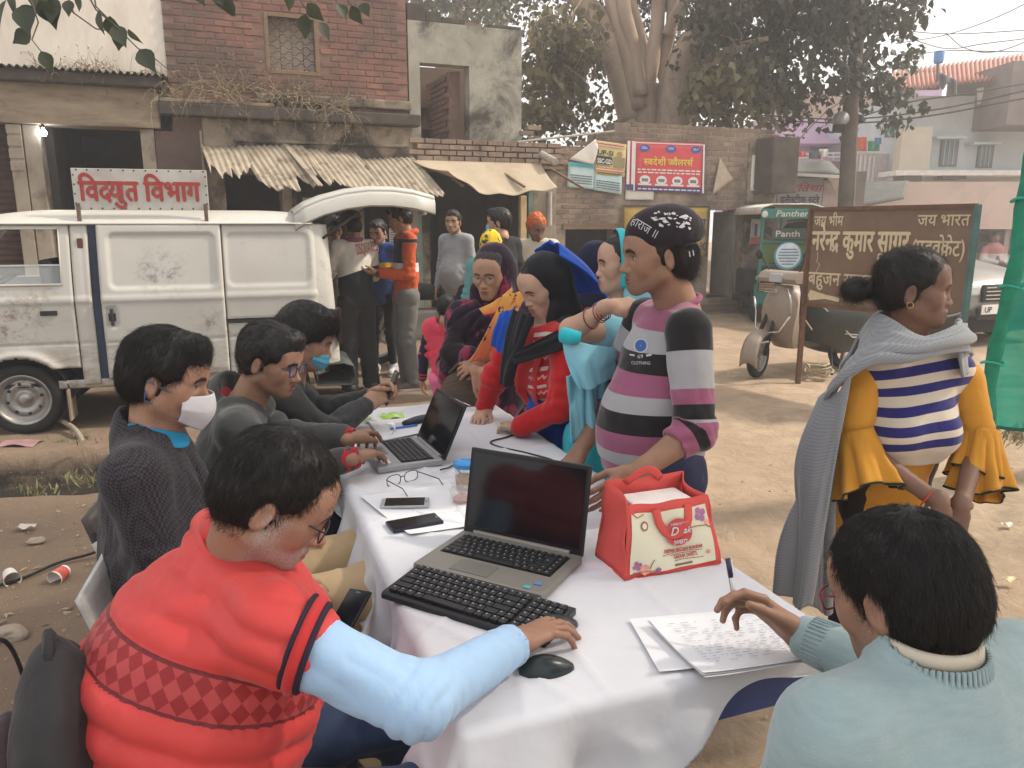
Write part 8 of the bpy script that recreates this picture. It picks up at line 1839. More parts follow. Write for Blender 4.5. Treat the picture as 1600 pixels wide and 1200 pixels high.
surface('shawl',shw,p5,body5,.0085,fold=[('noise',5,.008,3),('dir',mid(J['shL'],J['shR'])+fr5*.15-V(0,0,.12),.32,V(-.75,0,-.65),17,.020,5),('dir',P(710,540,3.55),.24,V(-.3,0,-1),20,.016,6),('noise',20,.003,8)],subs=[(cone(J['neck']+V(-.02,-.03,.0),J['neck']+V(-.02,-.03,.2),.060),.015)])
drape('shawl_border',yelp,p5,lambda u,w:mid(mid(P(786,462,3.46),P(824,452,3.54),u),mid(P(734,566,3.40),P(768,556,3.43),u),w)+V(.006,-.035,.0)*math.sin(w*3.14)+V(0,-.012*math.sin(u*3.1),.0),.004,3,.008,24,30)
drape('shawl_border_edge',yelp,p5,lambda u,w:mid(mid(P(748,482,3.46),P(800,448,3.50),u),mid(P(756,492,3.44),P(806,470,3.47),u),w)+V(0,-.02*math.sin(u*3.1),-.012*math.sin(u*3.1)),.003,5,.006,20,8)
glasses_on(p5,M5,mk('frame_gold',(.30,.17,.10),.3,.1,9,0,metal=.5),1.0,lensm2,.066,.044,.0016,.85)
hb5=thing('handbag','brown woven handbag hanging below the hands of the shawled woman','handbag',P(722,612,3.46));q=P(722,606,3.50)
bagm,n,b=newmat('woven_brown');co=nd(n,'TexCoord').outputs['Object'];wv2=nd(n,'TexWave',{'Vector':co,'Scale':55,'Distortion':.3},wave_type='BANDS',bands_direction='Z').outputs[0];n.links.new(mixc(n,wv2,(.03,.018,.012),(.15,.095,.06)),b.inputs['Base Color']);n.links.new(nd(n,'Bump',{'Strength':.7,'Distance':.004,'Height':wv2}).outputs[0],b.inputs['Normal'])
surface('bag_body',bagm,hb5,[(ell(q+V(0,0,-.03),(.105,.045,.12),np.array(Matrix.Rotation(.35,3,'Y'))),.0)],.008);MB().tube([q+V(-.06,0,.07),q+V(.0,-.01,.13),q+V(.05,0,.09)],.008,6).build('handle',bagm,hb5,smooth=True)
MB().tube([q+V(-.075,-.047,-.03),q+V(-.02,-.052,-.045),q+V(.04,-.047,-.075)],.004,5).build('zip',MATS['chrome'],hb5,smooth=True)
# ========== 6  woman in the red cardigan
p6=person('woman in a red knit cardigan with black and blue headscarf leaning on the table',(.2,3.12))
C6=P(848,445,3.12);J=dict(neck=P(858,503,3.14),hipL=V(.30,3.06,.80),hipR=V(.22,3.24,.80),wrL=on(812,668,.045),wrR=on(757,636,.055));J['shL']=P(888,535,2.98);J['shR']=P(806,528,3.24);J['elL']=P(878,636,2.88);J['elR']=P(773,588,3.22)
for q,x in(('L',.31),('R',.24)):J['kn'+q]=V(x,J['hip'+q].y,.45);J['an'+q]=V(x,J['hip'+q].y,.07)
M6=head_frame(C6,V(-.80,-.52,-.48));b6=new_parts();fr6=V(-.82,-.55,-.12).normalized()
build_head(b6,M6,.97,.0036,True,neck_to=J['neck']+V(-.01,0,-.02),nr=.050,blink=.15,lipc=1.3)
hd=on(757,660,.02)-J['wrL'];place_hand(b6,J['wrL'],V(hd.x,hd.y,-.022),V(.1,-.15,1),False,elbow=(mid(J['wrL'],J['elL'],.4),.026),curl=(.05,.35,.45,.55),spread=.09,thumb=(.55,.3),h=.0034,L=.92);hd=on(748,662,.01)-J['wrR'];place_hand(b6,J['wrR'],V(-.03,-.09,-.04),V(-.3,-.5,.7),True,elbow=(mid(J['wrR'],J['elR'],.4),.026),curl=(.3,.35,.4,.45),spread=.08,h=.0034,L=.92)
under(b6,J);finish_body(b6,p6,SK['fair'])
def knit(n,co,out):
 z=nd(n,'Attribute',attribute_name='t').outputs['Fac'];on_=nd(n,'Attribute',attribute_name='body').outputs['Fac'];q=nd(n,'Attribute',attribute_name='q').outputs['Fac']
 f=nd(n,'Math',{0:nd(n,'Math',{0:z,1:1/.058},operation='MULTIPLY').outputs[0]},operation='FRACT').outputs[0]
 band=nd(n,'Math',{0:nd(n,'Math',{0:nd(n,'Math',{0:f,1:.25},operation='SUBTRACT').outputs[0]},operation='ABSOLUTE').outputs[0],1:.10},operation='LESS_THAN').outputs[0]
 wv_=nd(n,'Math',{0:nd(n,'Math',{0:q,1:260},operation='MULTIPLY').outputs[0]},operation='SINE').outputs[0]
 zig=nd(n,'Math',{0:nd(n,'Math',{0:nd(n,'Math',{0:f,1:nd(n,'Math',{0:wv_,1:.07},operation='MULTIPLY').outputs[0]},operation='ADD').outputs[0],1:.68},operation='SUBTRACT').outputs[0]},operation='ABSOLUTE').outputs[0]
 zg=nd(n,'Math',{0:nd(n,'Math',{0:zig,1:.07},operation='LESS_THAN').outputs[0],1:.65},operation='MULTIPLY').outputs[0]
 up_=nd(n,'Math',{0:nd(n,'Math',{0:band,1:zg},operation='MAXIMUM').outputs[0],1:on_},operation='MULTIPLY').outputs[0]
 return mixc(n,up_,out,(.55,.45,.41))
crd=cloth('cardigan_red',(.46,.016,.020),.9,.10,420,.7,5,.25,9,.3,pattern=knit)
c6=mid(J['shL'],J['shR']);ax6=(mid(J['hipL'],J['hipR'])-c6).normalized();sd6=fr6.cross(V(0,0,1)).normalized()
def bodymask6(v):
 d1,_=seg_dist(v,J['shL'],J['elL']);d2,_=seg_dist(v,J['elL'],J['wrL']);d3,_=seg_dist(v,J['shR'],J['elR']);d4,_=seg_dist(v,J['elR'],J['wrR']);dt,_=seg_dist(v,c6+ax6*.08,c6+ax6*.5)
 s_=(v-np.array(c6))@np.array(sd6);return((np.minimum(np.minimum(d1,d2),np.minimum(d3,d4))>.078)&(s_<-.035)).astype(float)
coat('cardigan',crd,p6,J,fr6,h=.008,w=.165,d=.74,hem=.06,seed=51,amp=.007,sl=(.064,.056,.043),noise_=.004,end=.95,neck_r=.075,attrs=dict(t=lambda v:(v-np.array(c6))@np.array(ax6),q=lambda v:(v-np.array(c6))@np.array(sd6),body=bodymask6),extra=[(ell(c6+ax6*.17+fr6*.085+sd6*.06,(.075,)*3),.05),(ell(c6+ax6*.17+fr6*.085-sd6*.06,(.075,)*3),.05)],ncut=True)
lp=[c6+fr6*.13+sd6*-.0+V(0,0,.05)]
for s in(1,-1):ribbon('cardigan_collar',crd,p6,[[J['neck']+sd6*s*.085+V(0,0,.01)-fr6*.01,J['neck']+sd6*s*.055+V(0,0,.03)],[J['neck']+sd6*s*.10+fr6*.09+V(0,0,-.06),J['neck']+sd6*s*.05+fr6*.075+V(0,0,-.04)],[c6+ax6*.17+fr6*.185+sd6*s*.085,c6+ax6*.17+fr6*.175+sd6*s*.01],[c6+ax6*.30+fr6*.165+sd6*s*.05,c6+ax6*.33+fr6*.165+sd6*s*.01]],.010,2)
for k in range(2):MB().lathe(c6+ax6*(.20+.09*k)+fr6*.182+sd6*.045,[(.013,0),(.012,.004),(0,.005)],14,fr6).build('button',mk('button_red',(.5,.03,.03),.3),p6,smooth=True)
blu=cloth('kurta_royal_blue',(.010,.075,.42),.8,.12,700,.3,5,.3,9)
surface('kurta',blu,p6,[(cone(mid(J['hipL'],J['hipR'])+V(-.02,0,.06),V(.27,3.15,.35),.165,.20,fr6,.78),.0),(ell(mid(J['hipL'],J['hipR'])+fr6*.13+V(0,0,.05),(.10,.10,.11)),.06)],.013,fold=[('dir',V(.2,3.1,.6),.4,V(0,0,1),16,.012,4)])
blkc=cloth('scarf_black',(.012,.012,.016),.8,.15,700,.25,6,.3,10)
hair6,hv,hn=hair_cap(p6,M6,.97,top=.006,line=.054,low=-.06,seed=3,rough=.002)
shell('headscarf',blkc,p6,M6,[(ell((0,-.022,.034),(.090,.108,.098)),.0),(cone((0,-.05,-.02),(0,-.035,-.155),.088,.088),.05),(cone((.06,.03,-.10),(.04,.03,-.17),.035,.05),.04),(cone((-.06,.03,-.10),(-.04,.03,-.17),.035,.05),.04)],.0055,[(ell((0,.088,-.030),(.066,.104,.100)),.008),(cone((0,0,-.06),(0,.06,-.22),.045),.012)],seed=6,amp=.0045,sc=17,s=.97)
R3=M6.to_3x3()
drape('blue_scarf',blu,p6,lambda u,w:mid(M6@V(.08-.17*u,-.070-.045*math.sin(u*3.14),.135-.06*abs(u-.4)),M6@V(.16-.34*u,-.150-.07*math.sin(u*3.14),-.165),w)+(R3@V(0,-.030,0))*math.sin(w*3.14),.008,2,.006,40,30,(6,1.2))
surface('scarf_wrap',blkc,p6,[(cone(J['neck']+sd6*.10+V(0,0,-.01),J['neck']-fr6*.05+V(0,0,-.0),.050),.0),(cone(J['neck']-fr6*.05,J['neck']-sd6*.13+V(0,0,-.03),.055),.04),(cone(J['neck']-sd6*.13+V(0,0,-.03),J['shL']+V(0,.02,.03),.05,.050),.04)],.008,fold=[('noise',10,.007,4),('noise',26,.003,6)])
drape('scarf_fall',blkc,p6,lambda u,w:mid(mid(P(803,484,3.10),P(836,496,3.02),u),mid(P(780,600,3.06),P(800,604,3.02),u),w)+V(-.01,-.03,0)*math.sin(w*3.14)+V(0,-.02*math.sin(u*3.14),0),.008,4,.006,20,40,(4,1))
drape('scarf_fall',blkc,p6,lambda u,w:mid(mid(P(898,500,2.98),P(930,524,2.93),u),mid(P(798,552,2.97),P(804,570,2.95),u),w)+V(-.01,-.05,0)*math.sin(w*3.14),.008,6,.006,16,40,(3,1.5))
drape('blue_scarf_fall',blu,p6,lambda u,w:mid(mid(P(782,490,3.16),P(806,480,3.14),u),mid(P(768,540,3.14),P(788,555,3.10),u),w)+V(-.01,-.02,0)*math.sin(w*3.14),.006,7,.005,12,24)
# ========== 7  woman under the sky blue dupatta
p7=person('woman in a sky blue dupatta with raised bangled arm beside the striped sweater',(.48,2.95))
C7=P(973,412,2.97);J=dict(neck=P(968,474,3.0),hipL=V(.50,2.90,.80),hipR=V(.46,3.07,.80),wrR=V(.40,2.9,.95));J['shL']=P(985,520,2.82);J['shR']=J['neck']+V(-.04,.16,-.07);J['elL']=P(893,516,2.66);J['wrL']=P(955,478,2.56);J['elR']=J['shR']+V(-.05,0,-.25)
for q in 'LR':J['kn'+q]=J['hip'+q]+V(0,0,-.36);J['an'+q]=V(J['hip'+q].x,J['hip'+q].y,.07)
M7=head_frame(C7,V(-.97,-.10,-.05));b7=new_parts();fr7=V(-.95,-.25,0).normalized()
build_head(b7,M7,.95,.0036,True,neck_to=J['neck'],nr=.048,blink=.6)
add_skin(b7,[(cone(mid(J['shL'],J['elL'],.35),J['elL'],.046,.040),.0),(cone(J['elL'],mid(J['elL'],J['wrL'],.5),.042,.034),.02)],.006)
place_hand(b7,J['wrL'],V(.085,.02,.005),V(-.1,-.6,.8),False,elbow=(J['elL'],.042),curl=(.45,.5,.55,.6),h=.0036,L=.92,thumb=(.35,.4));place_hand(b7,J['wrR'],V(-.8,0,-.4),V(0,0,1),True,h=.006)
under(b7,J);finish_body(b7,p7,SK['fair'])
sky_b=cloth('dupatta_sky',(.22,.50,.60),.8,.06,800,.25,5,.35,9);teal_b=cloth('dupatta_turquoise',(.02,.36,.42),.7,.08,800,.25)
def sprig(n,co,out):
 vo=nd(n,'TexVoronoi',{'Vector':co,'Scale':11,'Randomness':.25},feature='F1');d=vo.outputs['Distance'];k=nd(n,'MapRange',{'Value':nd(n,'Math',{0:d,1:nd(n,'Math',{0:noise(n,co,60,2),1:.25},operation='MULTIPLY').outputs[0]},operation='ADD').outputs[0],'From Min':.30,'From Max':.34,'To Min':1,'To Max':0}).outputs[0]
 g_=nd(n,'Math',{0:noise(n,co,80,2),1:.52},operation='GREATER_THAN').outputs[0];return mixc(n,k,out,mixc(n,g_,(.45,.05,.03),(.6,.4,.05)))
border=cloth('dupatta_border',(.02,.44,.52),.6,.08,800,.25,pattern=sprig)
hair7,hv,hn=hair_cap(p7,M7,.95,top=.007,line=.060,low=-.06,seed=3,rough=.002)
shell('dupatta_hood',sky_b,p7,M7,[(ell((0,-.045,.035),(.092,.098,.100)),.0),(cone((0,-.07,-.03),(0,-.06,-.18),.090,.10),.05)],.0055,[(cone((0,.14,.25),(0,.12,-.3),.125),.006),(cone((0,-.02,-.0),(0,.0,-.25),.055),.01)],seed=9,amp=.006,sc=16,s=.95)
def edge7(u,w):th=-2.2+4.4*w;return M7@(V(.094*math.sin(th)*(1 if abs(th)<1.57 else 1),-.002+.030*u-.02*abs(math.sin(th))*0,.035+.102*math.cos(th)-(.10*max(0,abs(th)-1.57)))*.97)
drape('dupatta_border',border,p7,edge7,.001,1,.003,6,60)
coat('kurta',sky_b,p7,J,fr7,q='R',h=.011,w=.155,d=.70,hem=.45,seed=61,noise_=.006,hipw=.20,sl=(.055,.05,.045),extra=[(cone(J['shL'],mid(J['shL'],J['elL'],.45),.062,.058),.04)])
legs('salwar',teal_b,p7,J,(.11,.10,.08),.014,64)
surface('dupatta_skirt',teal_b,p7,[(cone(P(920,690,2.82),P(925,760,2.80),.12,.14,(1,0,0),.8),.0)],.011,fold=[('dir',P(920,720,2.75),.3,V(0,0,1),22,.012,3)])
q0,q1=P(890,522,2.52),P(962,540,2.52)
drape('dupatta_end',sky_b,p7,lambda u,w:mid(mid(P(878,528,2.50),P(965,545,2.58),u),mid(P(905,610,2.48),P(960,590,2.56),u),w)+V(-.012*math.sin(w*3.14)*(1-u),-.035*math.sin(u*3.14)-.02*math.sin(w*3.1),.0),.008,7,.004,40,34,(3.5,1.2))
drape('dupatta_fall',sky_b,p7,lambda u,w:mid(mid(P(885,585,2.52),P(950,580,2.6),u),mid(P(893,690,2.60),P(960,690,2.66),u),w)+V(0,-.03*math.sin(u*3.14),0),.016,8,.005,40,40,(6,1.2))
rl=[P(877,522,2.48),P(886,520,2.46),P(906,525,2.46)]
MB().tube([P(879,523,2.49),P(893,526,2.47),P(906,529,2.47)],[.026,.024,.022],14).build('dupatta_roll',border,p7,smooth=True)
dA=(J['wrL']-J['elL']).normalized();eA=dA.orthogonal().normalized();eB=dA.cross(eA)
for k,(t_,rr)in enumerate(((.50,.0375),(.72,.033),(.78,.0325),(.84,.0315))):MB().tube([mid(J['elL'],J['wrL'],t_)+(eA*math.cos(a)+eB*math.sin(a))*rr+dA*.006*math.cos(a)for a in[6.283*j/24 for j in range(24)]],.0022,5,closed=True).build('bangle',mk('bangle_red',(.25,.03,.03),.35),p7,smooth=True)
# ========== 8  woman in the navy veil behind
p8=person('woman in a navy veil and mask behind the blue dupatta',(P(930,420,4.3).x,4.3))
C8=P(928,415,4.3);J=dict(neck=C8+V(0,.02,-.18));J['shL']=J['neck']+V(.15,.05,-.07);J['shR']=J['neck']+V(-.15,-.03,-.07);J['hipL']=J['neck']+V(.09,.03,-.56);J['hipR']=J['neck']+V(-.09,0,-.56)
for q in 'LR':J['el'+q]=J['sh'+q]+V(0,-.03,-.26);J['wr'+q]=J['el'+q]+V(0,-.15,-.16);J['kn'+q]=J['hip'+q]+V(0,0,-.36);J['an'+q]=V(J['hip'+q].x,J['hip'+q].y,.07)
M8=head_frame(C8,V(-.75,-.6,-.15));b8=new_parts();build_head(b8,M8,.95,.005,True,neck_to=J['neck'],nr=.05);under(b8,J);finish_body(b8,p8,SK['fair'])
nvy=cloth('veil_navy',(.008,.012,.035),.85,.2,600,.3,6,.3,9);shell('veil',nvy,p8,M8,[(ell((0,-.015,.02),(.096,.125,.115)),.0),(cone((0,-.02,-.06),(0,-.02,-.20),.105,.13),.06)],.007,[(ell((0,.135,.003),(.056,.05,.020)),.006)],seed=3,amp=.006,sc=14)
coat('abaya',nvy,p8,J,V(-.75,-.6,0).normalized(),h=.014,w=.17,d=.72,hem=.72,seed=71,hipw=.24)
# ========== 9  man in the striped sweater
p9=person('man in a pink, grey and black striped sweater and printed cap reaching into the bag',(.5,2.4))
C9=P(1026,398,2.36);J=dict(neck=P(1062,478,2.40),shL=P(1082,518,2.24),elL=P(1087,672,2.17),wrL=P(992,742,2.08),hipL=V(.500,2.31,.82),hipR=V(.43,2.49,.82),wrR=on(908,700,.075))
J['shR']=J['neck']+V(-.075,.165,-.06);J['elR']=V(.36,2.64,1.02)
for q in 'LR':J['kn'+q]=J['hip'+q]+V(.02,0,-.37);J['an'+q]=V(J['hip'+q].x+.03,J['hip'+q].y,.08)
M9=head_frame(C9,V(-.96,-.16,-.08));b9=new_parts();fr9=V(-.86,-.50,0).normalized()
build_head(b9,M9,1.0,.0032,beard=.35,mustache=.55,neck_to=J['neck']+V(.0,.0,-.02),nr=.060,blink=.6,fat=.002)
dL=(J['wrL']-J['elL']).normalized();place_hand(b9,J['wrL'],dL,V(.3,-.8,.3),False,elbow=(mid(J['elL'],J['wrL'],.2),.044),wr=.029,curl=(.2,.25,.3,.35),h=.004)
dR=(J['wrR']-J['elR']).normalized();place_hand(b9,J['wrR'],V(-.055,-.02,-.06),V(-.6,-.3,.6),True,elbow=(mid(J['elR'],J['wrR'],.1),.042),wr=.028,curl=(.75,.85,.9,.95),spread=.03,thumb=(.35,.4),h=.0034)
under(b9,J);finish_body(b9,p9,SK['brown'])
PK,GY,BK=(.275,.088,.155),(.325,.325,.335),(.016,.015,.017)
swt=cloth('sweater_stripes',PK,.95,.05,620,.45,5,.2,9,.4,stripe=('t',[(0,PK),(.155,GY),(.268,BK),(.40,PK),(.515,GY),(.60,BK),(.71,PK),(.815,GY),(.885,PK)]))
sws=cloth('sweater_sleeve_stripes',PK,.95,.05,620,.45,5,.2,9,.4,stripe=('t',[(0,BK),(.04,BK),(.15,GY),(.44,PK),(.555,BK),(.67,GY),(.695,PK),(.77,BK),(.86,PK)]))
zt9,zb9=J['neck'].z+.035,.80
def tbody9(v):return np.clip((zt9-v[:,2]-.10*((v-np.array(J['neck']))@np.array(fr9))*(v[:,2]>1.15))/(zt9-zb9),0.001,.999)
coat('sweater',swt,p9,J,fr9,q='',h=.0075,w=.165,d=.76,hem=.075,seed=81,amp=.006,noise_=.004,sh=.050,neck_r=.064,belly=.6,attrs=dict(t=tbody9),hipw=.172)
LA=(J['elL']-J['shL']).length;LB=(J['wrL']-J['elL']).length
def tsl9(v):
 d1,t1=seg_dist(v,J['shL'],J['elL']);d2,t2=seg_dist(v,J['elL'],J['wrL']);return np.clip(np.where(d1<d2,t1*LA,LA+t2*LB)/(LA+LB*.40),.001,.999)
endL=mid(J['elL'],J['wrL'],.34)
surface('sleeve',sws,p9,[(cone(J['shL']+V(-.012,.012,.0),J['elL'],.070,.060),.0),(cone(J['elL'],endL,.060,.051),.03)],.0065,cuts=[(endL+dL*.005,dL)],fold=[('noise',9,.004,2),('limb',J['shL'],J['elL'],.95,.30,190,.007,4),('limb',J['elL'],J['wrL'],.10,.35,190,.007,5),('dir',J['shL']-V(0,0,.1),.1,V(.1,0,1),20,.006,6)],attrs=dict(t=tsl9),subs=[(cone(endL-dL*.02,endL+dL*.1,.040),.006)])
surface('sleeve',sws,p9,[(cone(J['shR'],J['elR'],.072,.062),.0),(cone(J['elR'],mid(J['elR'],J['wrR'],.25),.06,.05),.03)],.009,fold=arm_folds(J,'R',.006,4),attrs=dict(t=lambda v:np.clip(seg_dist(v,J['shR'],J['elR'])[1],.001,.999)))
def on9(z,a,lift=.0):
 c=mid(J['neck']+V(0,0,-.1),mid(J['hipL'],J['hipR']),(J['neck'].z-.1-z)/(J['neck'].z-.1-.82));d=Matrix.Rotation(a,3,'Z')@fr9;return c,d
dg9=bpy.context.evaluated_depsgraph_get()
def project(obs,o,d):
 """where a ray from o along d meets the listed meshes"""
 from mathutils.bvhtree import BVHTree
 best=None
 for ob in obs:
  if ob.name not in BV:me=ob.data;BV[ob.name]=BVHTree.FromPolygons([v_.co[:]for v_ in me.vertices],[p_.vertices[:]for p_ in me.polygons])
  h_=BV[ob.name].ray_cast(Vector(o),Vector(d))
  if h_[0]is not None and(best is None or h_[3]<best[1]):best=(h_[0],h_[3],h_[1])
 return best
BV={}
def decal(obs,par,mat,tokens,name,centre,d,X,U,h,width=None,lift=.0015,bold=0.,drawn=None,italic=0.):
 """flat print laid onto a curved cloth: every point is carried along d until it meets the surface"""
 vs,fs=hindi(tokens)if tokens else drawn;vs=[Vector((v_.x,v_.y,0))for v_ in vs];x0=min(v_.x for v_ in vs);w=max(v_.x for v_ in vs)-x0;sx=h if width is None else width/w;out=[];d=Vector(d).normalized()
 for v_ in vs:
  o=Vector(centre)+Vector(X)*((v_.x+italic*v_.y-x0-w/2)*sx)+Vector(U)*((v_.y-.3)*h);r=project(obs,o,d);out.append((r[0]-d*lift)if r else o+d*.1)
 mb=MB();mb.add(out,fs);return mb.build(name,mat,par,recalc=False)
swo=[o for o in p9.children if o.name.startswith('sweater')]
prw=mk('print_grey',(.2,.18,.2),.6);prl=mk('print_silver',(.50,.50,.52),.6);prb=mk('print_royal',(.03,.10,.32),.6)
Xd=V(0,0,1).cross(-fr9*-1).normalized();Xd=fr9.cross(V(0,0,1)).normalized()*-1
pc9=P(1001,540,2.16);dd9=(P(1001,540,2.4)-P(1001,540,2.1)).normalized();Xp,Up=V(1,0,0),V(0,0,1)
def ringd(r0,r1,n_=26,x=0,y=.3):return[V(x+r*math.cos(6.283*k/n_),y+r*math.sin(6.283*k/n_),0)for r in(r0,r1)for k in range(n_)],[(k,(k+1)%n_,n_+(k+1)%n_,n_+k)for k in range(n_)]
decal(swo,p9,prl,None,'crest_ring',pc9,dd9,Xp,Up,.045,.044,.002,drawn=ringd(.42,.5));decal(swo,p9,prb,None,'crest',pc9,dd9,Xp,Up,.045,.034,.0018,drawn=ringd(.05,.42))
decal(swo,p9,prl,['69'],'lettering',pc9+V(0,0,-.034),dd9,Xp,Up,.018,None,.002);decal(swo,p9,prl,['CLOTHING'],'lettering',pc9+V(.002,0,-.054),dd9,Xp,Up,.014,.058,.002);decal(swo,p9,prl,['1 2 3'],'lettering',pc9+V(.004,0,.033),dd9,Xp,Up,.013,.022,.002)
for s in(-1,1):decal(swo,p9,prl,None,'crest_ribbon',pc9+V(.026*s,0,-.030),dd9,Xp,Up,.012,.016,.002,drawn=([V(0,0,0),V(.8,.25,0),V(.8,.65,0),V(0,.5,0)]if s>0 else[V(0,.25,0),V(.8,0,0),V(.8,.5,0),V(0,.65,0)],[(0,1,2,3)]))
tri=P(1066,468,2.2);decal(swo,p9,mk('patch_black',(.016,.015,.017),.9),None,'shoulder_patch',P(1068,470,2.15),dd9,Xp,Up,.034,.036,.002,drawn=([V(0,.25,0),V(.75,.6,0),V(1,0,0)],[(0,1,2)]))
legs('jeans',cloth('jeans_navy',(.03,.035,.075),.9,.2,700,.4,6,.3,12),p9,J,(.095,.078,.06),.011,84,hip=.112);shoe(p9,J['anR'],fr9);shoe(p9,J['anL'],fr9)
MB().tube([mid(J['neck'],J['neck']+V(0,0,.03))+(V(math.cos(a),math.sin(a),0)*.066)+fr9*.008+V(0,0,-.018*((V(math.cos(a),math.sin(a),0)).dot(fr9)))for a in[6.283*k/30 for k in range(30)]],.009,8,closed=True).build('neckband',cloth('neck_pink',PK,.95,.1,400,.7),p9,smooth=True)
hair9,hv,hn=hair_cap(p9,M9,1.0,top=.008,line=.04,low=-.085,seed=15,rough=.0022,fade=1.0,long_=False)
strands(hair9,hv,hn,M9,1.0,5000,.05,flow_back,16,.22,.2,.0003,keep=lambda v_:(v_[:,1]<.0)&(v_[:,2]<.03))
capm=cloth('cap_black',(.020,.016,.021),.85,.15,800,.3,5,.2,9)
caps=shell('cap',capm,p9,M9,[(ell((0,-.022,.062),(.090,.116,.085)),.0),(ell((0,-.055,.055),(.086,.090,.082)),.03)],.0055,[],[((0,.0,.024),(0,-.10,-1))],amp=.003,seed=4,sc=13,fold=[('dir',(0,-.1,.03),.09,(1,0,.3),26,.006,5)])
BV.clear();caps_l=[caps]
dcap=(P(1030,380,2.6)-P(1030,380,2.0)).normalized()
decal(caps_l,p9,mk('cap_print',(.50,.49,.50),.7),['ह','ा','र','ा','ज',' ','।','।'],'lettering',P(1004,353,2.1),dcap,V(.86,0,-.50).normalized(),V(.45,0,.88).normalized(),.036,.088,.0025)
decal(caps_l,p9,MATS['cap_print'],['।','।'],'lettering',P(1083,397,2.1),dcap,V(.9,0,.3).normalized(),V(-.2,0,1).normalized(),.025,.014,.0025)
rr9=random.Random(4);blob=[]
for k in range(34):
 cx,cy=rr9.uniform(1012,1084),0;cy=330+(cx-1012)*.16+rr9.uniform(-9,22-abs(cx-1045)*.2);n_=7;s_=rr9.uniform(.3,1.1);vs_=[V(.5+.5*math.cos(6.283*j/n_)*rr9.uniform(.4,1.2),.3+.5*math.sin(6.283*j/n_)*rr9.uniform(.3,1.1),0)for j in range(n_)]
 a_=rr9.uniform(-.9,.4);decal_q=(vs_,[tuple(range(n_))]);blob.append((cx,cy,s_,decal_q,a_))
bv,bf_=[],[]
for cx,cy,s_,(vs_,_),a_ in blob:
 o_=len(bv);
 for v_ in vs_:
  x_,y_=(v_.x-.5)*.021*s_,(v_.y-.3)*.013*s_;q=P(cx,cy,2.1)+V(x_*math.cos(a_)-y_*math.sin(a_),0,x_*math.sin(a_)+y_*math.cos(a_));r=project(caps_l,q,dcap);bv.append((r[0]-dcap*.0025)if r else None)
 if any(b is None for b in bv[o_:]):del bv[o_:]
 else:bf_.append(tuple(range(o_,o_+7)))
mb=MB();mb.add(bv,bf_);mb.build('cap_motif',MATS['cap_print'],p9,recalc=False)['kind']='stuff'
# ========== 10  woman in mustard with the grey shawl
p10=person('woman in a blue striped knit vest and mustard bell sleeves with a grey shawl',(1.27,2.45))
C10=P(1428,452,2.40);J=dict(neck=P(1432,548,2.42),shR=P(1344,588,2.40),shL=P(1508,586,2.44),elR=P(1334,690,2.36),elL=P(1530,690,2.40),wrR=P(1470,792,2.18),wrL=P(1500,796,2.20),hipR=V(1.17,2.46,.80),hipL=V(1.36,2.50,.80))
for q in 'LR':J['kn'+q]=J['hip'+q]+V(0,.01,-.36);J['an'+q]=V(J['hip'+q].x,J['hip'+q].y+.02,.07)
M10=head_frame(C10,V(.90,-.42,-.03));b10=new_parts();fr10=V(.16,-.98,0).normalized()
build_head(b10,M10,1.0,.0032,True,neck_to=J['neck']+V(0,.02,-.01),nr=.052,blink=.55,fat=.004)
for q,r_1 in(('R',1),('L',0)):
 d=(J['wr'+q]-J['el'+q]).normalized();place_hand(b10,J['wr'+q],V(.12 if r_1 else-.12,-.10,-.9),V(.3 if r_1 else-.3,-.9,.1),bool(r_1),elbow=(mid(J['el'+q],J['wr'+q],.25),.036),wr=.026,curl=(.3,.35,.4,.4),h=.004,L=.92)
under(b10,J);finish_body(b10,p10,SK['dark'])
mus=cloth('mustard_crepe',(.58,.27,.035),.85,.07,800,.25,5,.35,10,.15)
NV,CRM=(.028,.026,.15),(.60,.53,.43)
zT,zB=P(1430,560,2.3).z,P(1430,732,2.3).z
kv=cloth('vest_stripes',CRM,.95,.05,420,.7,5,.2,9,.4,stripe=('t',[(0,CRM),(.085,NV),(.175,CRM),(.255,NV),(.335,CRM),(.425,NV),(.505,CRM),(.585,NV),(.675,CRM),(.735,NV),(.815,CRM),(.885,CRM)]))
coat('blouse',mus,p10,J,fr10,q='',h=.010,w=.142,d=.76,hem=.40,sh=.040,seed=91,hipw=.185,noise_=.004)
Jv=dict(J);Jv['shL']=mid(J['shL'],J['neck'],.20)+V(0,-.01,-.0);Jv['shR']=mid(J['shR'],J['neck'],.20)+V(0,-.01,-.0)
surface('knit_vest',kv,p10,torso(Jv,fr10,.160,.80,.160,0,.056,.05)+[(ell(mid(J['shL'],J['shR'])+V(-.06,-.085,-.17),(.066,)*3),.06),(ell(mid(J['shL'],J['shR'])+V(.06,-.075,-.17),(.066,)*3),.06)],.0075,cuts=[((0,0,zB),(0,0,-1))],fold=[('noise',8,.003,3),('noise',22,.0012,4)],attrs=dict(t=lambda v:np.clip((zT-v[:,2]+.02*np.sin((v[:,0]-1.25)*8))/(zT-zB),.001,.999)))
for q in 'RL':
 sd=J['sh'+q];e=J['el'+q]
 surface('sleeve',mus,p10,[(cone(sd+V(.006 if q=='R' else-.006,0,-.01),e,.060,.055),.0)],.007,fold=[('noise',10,.003,2),('limb',sd,e,.9,.35,230,.0045,4),('limb',sd,e,.1,.2,120,.004,6)])
